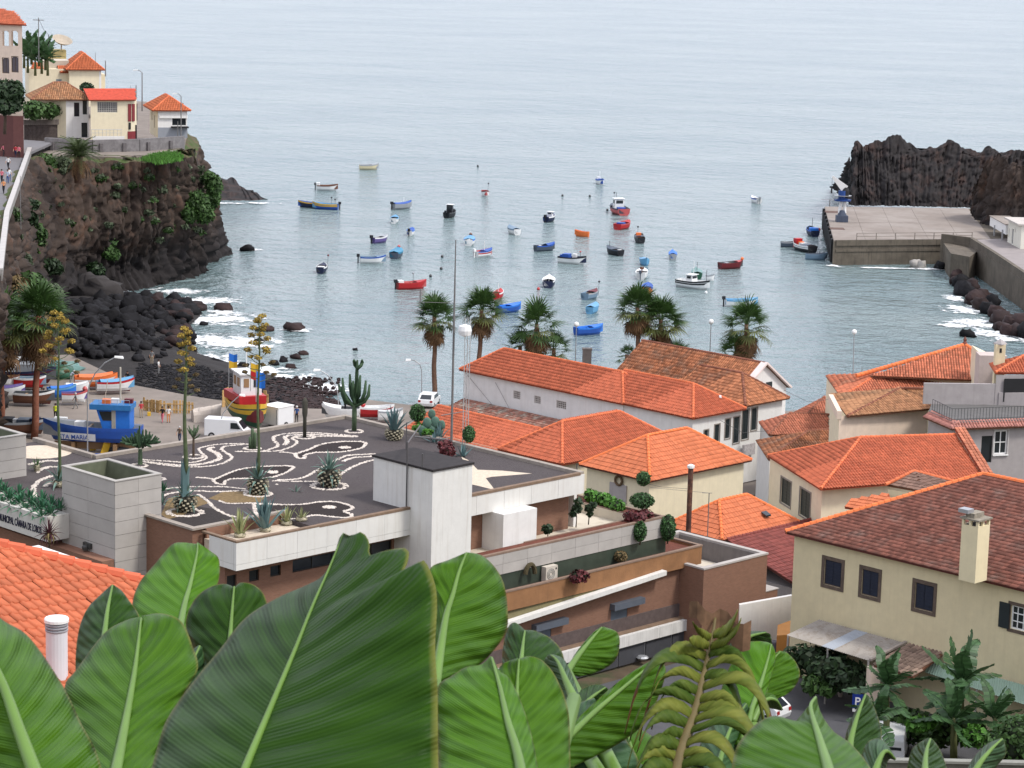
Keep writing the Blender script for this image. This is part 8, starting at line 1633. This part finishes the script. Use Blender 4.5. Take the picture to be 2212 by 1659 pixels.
# parking sign
p=gp(1850,1562,8.05);b=ona(1850,1514,A_(p));t=thing('parking_sign','blue parking sign with a white letter P above the leaves','sign',p);zt=yp(1850,1514,p.y).z
m=MB();m.tube([p,Vector((p.x,p.y,zt+.3))],.035,6);m.build('post',METAL,t);n=(CAM-p).to_2d().to_3d().normalized();u=Vector((-n.y,n.x,0));c=Vector((p.x,p.y,zt))+n*.05
m=MB();m.box(c,u*.32,n*.012,ZU*.44);pb=m.build('plate',M('sign_blue',(.012,.035,.22),rough=.4,var=.03),t);m=MB();m.box(c-ZU*.58,u*.28,n*.012,ZU*.1);m.build('sub_plate',WHITEP,t)
text(pb,'P',c+n*.02-ZU*.26,u,ZU,.72,WHITEP,align='CENTER')
# low parapet at the bottom right, bin, hose reel
a,b=gp(1836,1640,11.4),gp(2330,1650,11.4);h=thing('parapet_wall','low grey parapet wall along the bottom right corner','wall',a);m=MB();d=(b-a);n=Vector((d.y,-d.x,0)).normalized();m.box(((a+b)/2).to_2d().to_3d()+ZU*10.4,d/2,n*.15,ZU*.95);m.build('wall',M('mossy_grey_wall',(.13,.125,.10),rough=.95,var=.2,strk=.3),h);m=MB();m.box((a+b)/2,d/2,n*.24,ZU*.07);m.build('coping',M('grey_parapet_coping',(.24,.24,.21),rough=.9,var=.15),h)
p=gp(1672,1420,8.05);t=thing('rubbish_bin','grey bin standing below the orange terrace','bin',p);m=MB();m.lathe(p,[(.26,0),(.3,1.0),(.32,1.02),(.3,1.1)],12);m.build('body',M('bin_grey',(.12,.12,.15),rough=.5),t)
for i,(x,y)in enumerate(((1740,1490),(1765,1497),(1795,1500),(1815,1505))):p=gp(x,y,8.05);m=MB();m.lathe(p,[(.12,0),(.18,.3),(.19,.34),(.1,.34)],10);tag(m.build('flower_pot',M('pale_pot',(.35,.30,.26),rough=.8),origin=p),('leftmost pale flower pot under the grey canopy','second pale flower pot from the left under the grey canopy','third pale flower pot from the left under the grey canopy','rightmost pale flower pot under the grey canopy')[i],'flower pot')
m=MB();p=gp(1790,1478,8.8);m.box(p,Vector((.8,-.3,0)),Vector((.1,.3,0)),ZU*.05);m.box(p-ZU*.4,Vector((.1,0,0)),Vector((0,.1,0)),ZU*.38);tag(m.build('table',M('dull_red_paint',(.30,.06,.07),rough=.6),origin=p-ZU*.78),'small dull red table under the grey canopy','table')
# wires and downpipes on the houses
for lab,pts,r_ in(('thin cable slanting down the side of the long white house, left',[ona(1006,806,174.7),ona(1086,902,174.4)],.018),('thin cable slanting down the side of the long white house, right',[ona(1070,826,174.7),ona(1112,905,174.4)],.018),('dark downpipe on the cream house below the orange roof valley',[ona(1246,1002,147.8),ona(1247,1042,147.8)],.05),('power cable from the rusty flue to the cream house',[yp(1487,1056,190),yp(1430,1052,191),yp(1402,1046,192)],.015),('cable hanging over the alley between the roofs',[gp(1556,908,9.5),gp(1605,935,8.8),gp(1665,930,9)],.02),('overhead wire from the gable house to the tan house',[E(191.5,153.8,10.2),gp(1745,868,9.6),gp(1796,862,13)],.018)):
 c=thing('cable' if r_<.04 else 'downpipe',lab,'cable' if r_<.04 else 'pipe',pts[0]);m=MB();m.tube(pts,r_,5);m.build('wire' if r_<.04 else 'pipe',MATS['dark_grey_pipe'],c)
# FOREGROUND BANANA PLANTS
def leaf_mat(name,dark,light,rib,gloss=.42,tr=.2):
 m=bpy.data.materials.new(name);m.use_nodes=True;t=m.node_tree;N=t.nodes;L=t.links;b=N['Principled BSDF']
 uv=N.new('ShaderNodeUVMap');uv.uv_map='UVMap';sx=N.new('ShaderNodeSeparateXYZ');L.new(uv.outputs[0],sx.inputs[0])
 def mt(op,a,c,d=None):
  n=N.new('ShaderNodeMath');n.operation=op
  for i,v in enumerate((a,c,d)):
   if v is None:continue
   if isinstance(v,(int,float)):n.inputs[i].default_value=v
   else:L.new(v,n.inputs[i])
  return n.outputs[0]
 ab=mt('ABSOLUTE',sx.outputs[0],0);ph=mt('MULTIPLY_ADD',ab,-.16,sx.outputs[1]);tc=N.new('ShaderNodeTexCoord')
 nz=N.new('ShaderNodeTexNoise');nz.inputs['Scale'].default_value=3.;nz.inputs['Detail'].default_value=6;L.new(tc.outputs['Object'],nz.inputs['Vector'])
 ph2=mt('MULTIPLY_ADD',nz.outputs[0],.03,ph)
 w1=mt('SINE',mt('MULTIPLY',ph2,420),0);w2=mt('SINE',mt('MULTIPLY',ph2,84),0);w3=mt('SINE',mt('MULTIPLY',ph2,37),0)
 cb=N.new('ShaderNodeCombineXYZ');L.new(mt('MULTIPLY',ph,26),cb.inputs[0]);L.new(sx.outputs[0],cb.inputs[1]);n2=N.new('ShaderNodeTexNoise');n2.inputs['Scale'].default_value=1.5;n2.inputs['Detail'].default_value=5;L.new(cb.outputs[0],n2.inputs['Vector'])
 f=mt('ADD',mt('MULTIPLY',n2.outputs[0],.75),mt('MULTIPLY_ADD',w2,.05,mt('MULTIPLY',nz.outputs[0],.35)))
 r=N.new('ShaderNodeValToRGB');e=r.color_ramp.elements;e[0].position=.3;e[0].color=(*dark,1);e[1].position=.8;e[1].color=(*light,1);L.new(mt('MULTIPLY_ADD',w1,.03,f),r.inputs[0])
 mr=N.new('ShaderNodeMapRange');mr.inputs[1].default_value=.955;mr.inputs[2].default_value=1.0;L.new(ab,mr.inputs[0]);x=N.new('ShaderNodeMixRGB');L.new(mr.outputs[0],x.inputs[0]);L.new(r.outputs[0],x.inputs[1]);x.inputs[2].default_value=(.16,.17,.035,1)
 L.new(x.outputs[0],b.inputs['Base Color']);b.inputs['Roughness'].default_value=gloss;b.inputs['Specular IOR Level'].default_value=.10
 h=mt('ADD',mt('MULTIPLY',w1,.12),mt('ADD',mt('MULTIPLY',w2,.5),mt('MULTIPLY',w3,1.1)));bp=N.new('ShaderNodeBump');bp.inputs['Strength'].default_value=.5;bp.inputs['Distance'].default_value=.011;L.new(h,bp.inputs['Height']);L.new(bp.outputs[0],b.inputs['Normal'])
 tl=N.new('ShaderNodeBsdfTranslucent');L.new(x.outputs[0],tl.inputs[0]);ms=N.new('ShaderNodeMixShader');ms.inputs[0].default_value=tr;L.new(b.outputs[0],ms.inputs[1]);L.new(tl.outputs[0],ms.inputs[2]);L.new(ms.outputs[0],N['Material Output'].inputs[0]);return m
LD=leaf_mat('banana_leaf_shaded',(.011,.040,.002),(.030,.082,.005),None);LM=leaf_mat('banana_leaf_mid',(.032,.095,.003),(.072,.170,.008),None);LB=leaf_mat('banana_leaf_lit',(.050,.150,.004),(.105,.25,.012),None,tr=.3);LF=leaf_mat('banana_leaf_grey_green',(.03,.08,.03),(.065,.135,.05),None,.4)  # same leaf green: shade and shining-through light are put into LD and LB colours
LY=leaf_mat('banana_leaf_yellowing',(.09,.13,.017),(.22,.225,.045),None,.5,.25);LYG=leaf_mat('banana_leaf_green_yellow',(.035,.075,.010),(.11,.15,.025),None,.5,.25);LBR=leaf_mat('banana_leaf_dry',(.07,.028,.012),(.22,.10,.035),None,.8,.1)
RIB=M('leaf_midrib',(.11,.20,.035),rough=.45,var=.12,scale=5);RIBD=M('leaf_midrib_dark',(.08,.17,.03),rough=.45,var=.12,scale=5);RIBP=M('leaf_midrib_brown',(.12,.09,.03),rough=.6,var=.3,scale=6);STEM=M('pseudostem',(.09,.10,.035),rough=.6,var=.3,scale=4,strk=.3)
def resample(P,n):
 P=[Vector((*p,0))if len(p)==2 else Vector(p)for p in P];S_=spline([tuple(p)for p in P],12);d=[0.]
 for i in range(len(S_)-1):d.append(d[-1]+(S_[i+1]-S_[i]).length)
 out=[];j=0
 for i in range(n+1):
  x=d[-1]*i/n
  while j<len(d)-2 and d[j+1]<x:j+=1
  out.append(S_[j].lerp(S_[j+1],(x-d[j])/max(1e-9,d[j+1]-d[j])))
 return out
def bleaf(plant,mid,left,right,d0,d1,mat,rib=RIB,fold=(.25,.25),n=44,mseg=7,ripple=.012,rw=.017,seed=1):
 "a leaf from its midrib and its two margins, base to tip, standing d0 to d1 metres from the viewpoint; margins lie fold metres nearer or farther than the rib"
 Mi,Le,Ri=resample(mid,n),resample(left,n),resample(right,n);V=[];UV=[];o=Vector((seed*7.1,0,0))
 for i in range(n+1):
  t=i/n;dm=d0+(d1-d0)*t;pm=yp(Mi[i].x,Mi[i].y,dm);sh=math.sin(math.pi*min(1,max(0,.08+.9*t)))**.5
  pl=yp(Le[i].x,Le[i].y,dm+fold[0]*sh);pr=yp(Ri[i].x,Ri[i].y,dm+fold[1]*sh)
  row=[]
  for s,e,fo in((-1,pl,fold[0]),(1,pr,fold[1])):
   seg=[]
   for k in range(mseg+1):
    q=k/mseg;p=pm.lerp(e,q);nn=(p-CAM).normalized();b_=math.sin(math.pi*q)*(.10*(e-pm).length)
    p=p-nn*b_*(1 if s<0 else .8)+nn*ripple*q*(math.sin(t*46+seed+q*3)+2*noise.noise(Vector((t*6,q*2,seed*3))));seg.append((p,s*q,t))
   row.append(seg)
  full=row[0][::-1]+row[1][1:]
  for p,a,t_ in full:V.append(tuple(p));UV.append((a,t_))
 k=2*mseg+1;F=[[i*k+j,i*k+j+1,(i+1)*k+j+1,(i+1)*k+j]for i in range(n)for j in range(k-1)]
 lf=npmesh('leaf',V,F,mat,plant,smooth=True,uv=UV);sm=lf.modifiers.new('thickness','SOLIDIFY');sm.thickness=.003;sm.offset=0
 m=MB();cl=[]
 for i in range(n+1):p=Vector(V[i*k+mseg]);cl.append(p-(p-CAM).normalized()*.006)
 m.tube(cl,[rw*(1.15-.95*i/n)for i in range(n+1)],7);m.build('midrib',rib,lf,smooth=True);return lf,cl
def plantof(label,foot,d):
 p=yp(foot[0],foot[1],d);g=gz(p.y)-.3;t=thing('banana_plant',label,'banana plant',(p.x,p.y,g),'banana plants below the viewpoint');m=MB();top=p;h=max(1.,top.z-g);m.tube([Vector((p.x,p.y,g)),Vector((p.x,p.y,g+h*.6)),top],[.13,.11,.06],10);m.build('pseudostem',STEM,t,smooth=True);return t,top
def stalk(t,top,cl,r=.028):
 a=cl[0];m=MB();m.tube([top,top.lerp(a,.55)+ZU*.0,a],[r*1.6,r*1.25,r],8);m.build('leaf_stalk',RIB,t,smooth=True)
def P(label,foot,d,leaves):
 t,top=plantof(label,foot,d)
 for i,L_ in enumerate(leaves):lf,cl=bleaf(t,*L_[:6],**(L_[6]if len(L_)>6 else{}),seed=i+len(label)%7);stalk(t,top,cl)
 return t
P('banana plant at the left edge with a broad leaf slanting out of the picture',(170,1900),6.2,[([(86,1700),(42,1580),(0,1466),(-70,1330),(-110,1240)],[(20,1720),(-60,1640),(-120,1520),(-150,1380),(-120,1250)],[(226,1690),(207,1624),(175,1564),(135,1482),(62,1377),(0,1336),(-105,1240)],5.6,6.2,LM,dict(fold=(.1,.3)))])
P('banana plant with a broad two sided leaf right of the white vent pipe',(240,1880),7.6,[([(244,1700),(258,1630),(272,1557),(292,1444),(305,1335)],[(185,1690),(160,1600),(140,1490),(165,1448),(225,1369),(272,1341),(303,1333)],[(325,1680),(350,1590),(396,1500),(427,1444),(416,1398),(392,1344),(350,1326),(307,1331)],7.2,8.2,LM,dict(fold=(.28,.2))),([(205,1480),(222,1400),(232,1320),(243,1264)],[(165,1500),(164,1420),(172,1357),(190,1314),(217,1286),(241,1264)],[(290,1440),(300,1370),(300,1330),(275,1293),(262,1276),(245,1264)],8.8,9.4,LD,dict(fold=(.2,.15),n=30)),([(268,1700),(285,1640),(300,1605),(316,1592)],[(262,1700),(270,1620),(280,1594),(312,1590)],[(340,1680),(345,1650),(333,1626),(318,1594)],7.6,7.9,LF,dict(n=20)),([(330,1590),(380,1500),(410,1440),(432,1395)],[(330,1560),(370,1470),(398,1420),(430,1394)],[(360,1590),(420,1500),(440,1440),(436,1396)],9.0,9.4,LF,dict(n=24))])
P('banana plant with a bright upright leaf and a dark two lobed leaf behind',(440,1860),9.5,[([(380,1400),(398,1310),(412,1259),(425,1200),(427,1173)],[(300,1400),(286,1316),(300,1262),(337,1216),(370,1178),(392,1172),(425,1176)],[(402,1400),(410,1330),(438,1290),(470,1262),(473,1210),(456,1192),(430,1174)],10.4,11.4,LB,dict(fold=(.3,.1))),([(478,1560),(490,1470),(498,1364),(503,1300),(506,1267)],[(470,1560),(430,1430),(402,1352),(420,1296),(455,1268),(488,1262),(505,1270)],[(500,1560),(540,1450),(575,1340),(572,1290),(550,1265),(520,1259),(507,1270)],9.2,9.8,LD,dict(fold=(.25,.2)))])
P('banana plant with the huge dark leaf that fills the middle of the foreground',(470,1980),6.6,[([(518,1700),(530,1659),(581,1538),(636,1408),(676,1308),(706,1240),(731,1180),(742,1152)],[(318,1700),(345,1599),(365,1548),(420,1470),(475,1404),(530,1336),(600,1292),(660,1266),(700,1243),(722,1200),(735,1160),(741,1153)],[(948,1720),(946,1600),(945,1490),(940,1400),(944,1300),(936,1250),(916,1211),(897,1222),(872,1237),(882,1208),(880,1186),(850,1187),(820,1194),(798,1200),(798,1172),(782,1150),(760,1158),(744,1153)],5.9,6.9,LD,dict(fold=(.35,-.15),n=64,mseg=9,rw=.010)),([(940,1480),(962,1340),(978,1285),(992,1234),(1008,1194)],[(925,1470),(938,1380),(943,1300),(928,1258),(931,1226),(970,1210),(1005,1195)],[(965,1480),(1040,1432),(1090,1370),(1096,1320),(1088,1262),(1068,1225),(1040,1200),(1011,1194)],8.2,8.8,LM,dict(fold=(.1,.3),n=40))])
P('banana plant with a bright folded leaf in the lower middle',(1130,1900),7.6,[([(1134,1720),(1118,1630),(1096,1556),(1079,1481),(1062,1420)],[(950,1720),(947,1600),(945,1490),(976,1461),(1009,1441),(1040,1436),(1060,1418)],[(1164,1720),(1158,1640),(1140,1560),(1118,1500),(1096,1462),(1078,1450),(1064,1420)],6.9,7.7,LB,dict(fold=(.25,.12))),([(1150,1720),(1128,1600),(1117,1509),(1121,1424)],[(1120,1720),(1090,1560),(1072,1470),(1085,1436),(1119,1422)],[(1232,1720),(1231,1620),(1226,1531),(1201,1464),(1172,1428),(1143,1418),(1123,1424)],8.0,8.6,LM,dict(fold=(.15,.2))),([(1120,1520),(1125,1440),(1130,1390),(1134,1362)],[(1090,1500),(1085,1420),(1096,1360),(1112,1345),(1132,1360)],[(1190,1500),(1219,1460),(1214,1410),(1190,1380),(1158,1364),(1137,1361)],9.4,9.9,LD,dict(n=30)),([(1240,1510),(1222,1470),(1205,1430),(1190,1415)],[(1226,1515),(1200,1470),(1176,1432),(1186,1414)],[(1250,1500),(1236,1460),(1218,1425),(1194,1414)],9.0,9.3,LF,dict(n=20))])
tY=P('banana plant with a yellowing torn leaf curling over brown at its tip',(1440,1900),9.6,[([(1224,1452),(1250,1415),(1280,1378),(1300,1355)],[(1222,1448),(1246,1408),(1278,1370),(1299,1354)],[(1250,1462),(1290,1452),(1327,1428),(1338,1394),(1333,1366),(1303,1354)],11.6,12,LM,dict(fold=(.05,.2),n=24)),([(1180,1640),(1234,1586),(1289,1534),(1360,1474),(1420,1424)],[(1170,1630),(1230,1570),(1282,1520),(1350,1462),(1418,1421)],[(1230,1660),(1330,1610),(1395,1560),(1420,1510),(1438,1450),(1424,1424)],10.2,11.0,LM,dict(fold=(.05,.25),n=34)),([(1215,1700),(1240,1640),(1262,1560),(1290,1520)],[(1200,1690),(1234,1590),(1236,1530),(1284,1508)],[(1330,1700),(1380,1650),(1330,1570),(1296,1522)],10.6,10.9,LF,dict(n=24)),([(1225,1560),(1255,1530),(1280,1505),(1308,1485)],[(1224,1530),(1240,1500),(1280,1480),(1306,1482)],[(1250,1570),(1300,1540),(1318,1510),(1312,1486)],11,11.2,LD,dict(n=18))])
mid=[(1455,1700),(1472,1620),(1500,1540),(1517,1470),(1531,1410),(1540,1370),(1545,1335)];Mi=resample(mid,60);cl=[yp(p.x,p.y,9.4+.8*i/60)for i,p in enumerate(Mi)];g=random.Random(6)
m=MB();m.tube(cl,[.028*(1.2-i/60)for i in range(61)],7);fr_=m.build('torn_leaf',RIBP,tY,smooth=True);fr_['label']='yellowing torn banana leaf with a brown curled tip';sc2=9.8/5480
def strip(i,s,ln,w,drop,mat,brown=True):
 o=cl[i];V=[];UV=[];k=14;tl=(cl[min(i+2,60)]-cl[max(i-2,0)]).normalized();tw=g.uniform(-1.3,1.3)
 for j in range(k+1):
  f=j/k;q=o+Vector((s*ln*(f-.18*f**3),g.uniform(-.01,.01)-.18*f,ln*(.42*math.sin(f*1.9)-drop*f**2.6)));ww=w*(.75+.5*math.sin(math.pi*f))*(1-.55*f**5);a=tl*math.cos(tw*f)+Vector((0,-1,0))*math.sin(tw*f)
  V+=[tuple(q-a*ww/2),tuple(q+ZU*.004-Vector((0,.004,0))),tuple(q+a*ww/2)];UV+=[(f*s,i/60-w*.3),(f*s,i/60),(f*s,i/60+w*.3)]
 F=[[3*j+b,3*j+b+1,3*j+b+4,3*j+b+3]for j in range(k)for b in(0,1)];o2=npmesh('leaf_strip',V,F,[mat,LBR],fr_,mi=[1 if brown and j>=2*(k-3)else 0 for j in range(2*k)],smooth=True,uv=UV);sm=o2.modifiers.new('thickness','SOLIDIFY');sm.thickness=.003
for i in range(2,48,4):
 f=i/60
 strip(i,-1,(.20+.13*math.sin(f*3))*g.uniform(.6,1.3),.062,g.uniform(.55,1.2),LY if g.random()<.6 else LYG,g.random()<.6);strip(i+1,1,(.22+.10*math.sin(f*3))*g.uniform(.6,1.3),.055,g.uniform(.8,1.6),LY if g.random()<.5 else LYG,g.random()<.5)
for i,s,ln,dr in((50,-1,.12,-.3),(53,-1,.12,-.6),(50,1,.13,-.9),(54,1,.10,-1.2)):strip(i,s,ln,.05,dr,LY,False)
m=MB();tp=cl[-1];vs=[]
for j in range(9):
 f=j/8;q=tp+Vector((-.11+.26*f,-.02*math.sin(f*9),.05-.09*f+.02*math.sin(f*14)));vs+=[q+ZU*.018,q-ZU*(.05+.06*f)]
m.add(vs,[[2*j,2*j+1,2*j+3,2*j+2]for j in range(8)]);m.build('dry_tip',M('dry_leaf_tip',(.16,.09,.05),rough=.95,var=.5,scale=14),fr_)
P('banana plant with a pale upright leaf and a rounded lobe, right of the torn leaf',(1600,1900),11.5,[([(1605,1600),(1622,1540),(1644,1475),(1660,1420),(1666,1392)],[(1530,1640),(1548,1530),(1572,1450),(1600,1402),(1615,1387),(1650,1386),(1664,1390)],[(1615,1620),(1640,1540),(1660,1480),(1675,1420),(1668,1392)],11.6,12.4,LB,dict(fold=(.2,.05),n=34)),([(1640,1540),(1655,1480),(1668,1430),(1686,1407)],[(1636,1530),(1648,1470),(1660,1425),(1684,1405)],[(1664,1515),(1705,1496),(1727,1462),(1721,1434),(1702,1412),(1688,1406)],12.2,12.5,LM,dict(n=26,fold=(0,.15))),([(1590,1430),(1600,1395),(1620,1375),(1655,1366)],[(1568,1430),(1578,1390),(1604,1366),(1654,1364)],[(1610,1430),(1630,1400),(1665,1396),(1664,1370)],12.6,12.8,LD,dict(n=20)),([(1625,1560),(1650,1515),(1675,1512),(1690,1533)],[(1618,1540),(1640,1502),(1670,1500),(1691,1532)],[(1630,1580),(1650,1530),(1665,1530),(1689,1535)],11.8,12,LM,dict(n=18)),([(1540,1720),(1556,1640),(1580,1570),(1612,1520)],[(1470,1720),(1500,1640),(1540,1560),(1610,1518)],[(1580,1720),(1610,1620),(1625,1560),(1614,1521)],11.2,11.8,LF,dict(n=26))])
P('banana plant with a broad leaf and a bright green midrib at the lower right',(1800,1900),7.6,[([(1800,1720),(1788,1659),(1769,1594),(1751,1530),(1762,1506)],[(1575,1720),(1584,1640),(1600,1600),(1640,1560),(1677,1547),(1712,1562),(1742,1532),(1760,1508)],[(1900,1720),(1879,1659),(1839,1609),(1800,1580),(1775,1545),(1766,1520),(1764,1507)],6.8,7.6,LM,dict(fold=(.2,.2),rw=.02)),([(1850,1680),(1836,1620),(1848,1560),(1870,1500)],[(1832,1670),(1826,1600),(1842,1550),(1868,1500)],[(1890,1640),(1904,1590),(1896,1550),(1884,1520),(1872,1500)],9,9.4,LD,dict(n=26)),([(1880,1700),(1900,1640),(1915,1622),(1934,1640)],[(1850,1690),(1870,1610),(1905,1598),(1934,1638)],[(1910,1720),(1912,1665),(1920,1640),(1933,1642)],8.6,8.8,LF,dict(n=18))])
P('banana plant with two small upright leaves at the bottom right corner',(2020,1900),8,[([(2000,1720),(1998,1659),(2002,1620),(2010,1596)],[(1950,1720),(1962,1650),(1974,1615),(2006,1594)],[(2060,1720),(2045,1660),(2030,1620),(2013,1596)],8,8.4,LD,dict(n=24)),([(2085,1720),(2110,1659),(2140,1620),(2165,1596)],[(2075,1700),(2098,1645),(2130,1610),(2163,1595)],[(2120,1720),(2150,1659),(2172,1630),(2168,1597)],9,9.3,LF,dict(n=24))])
for nm,x,y,d,L_ in(('banana plant filling the gap under the torn leaf',1330,1950,11.5,[([(1340,1760),(1345,1690),(1320,1630),(1285,1600)],[(1290,1760),(1270,1690),(1255,1640),(1283,1599)],[(1420,1760),(1420,1690),(1370,1640),(1288,1602)],11,11.6,LD,dict(n=24)),([(1420,1740),(1400,1680),(1372,1640),(1350,1560)],[(1380,1740),(1350,1680),(1330,1620),(1348,1562)],[(1500,1740),(1480,1680),(1420,1600),(1353,1560)],11.8,12.2,LM,dict(n=24)),([(1640,1740),(1610,1680),(1590,1640),(1570,1600)],[(1590,1740),(1560,1680),(1548,1630),(1568,1600)],[(1720,1740),(1700,1680),(1640,1620),(1573,1598)],11.8,12.2,LD,dict(n=24)),([(1290,1760),(1275,1700),(1262,1660),(1300,1640)],[(1250,1760),(1236,1690),(1258,1640),(1299,1632)],[(1330,1760),(1330,1700),(1320,1670),(1302,1642)],10.5,10.9,LF,dict(n=20))]),):P(nm,(x,y),d,L_)
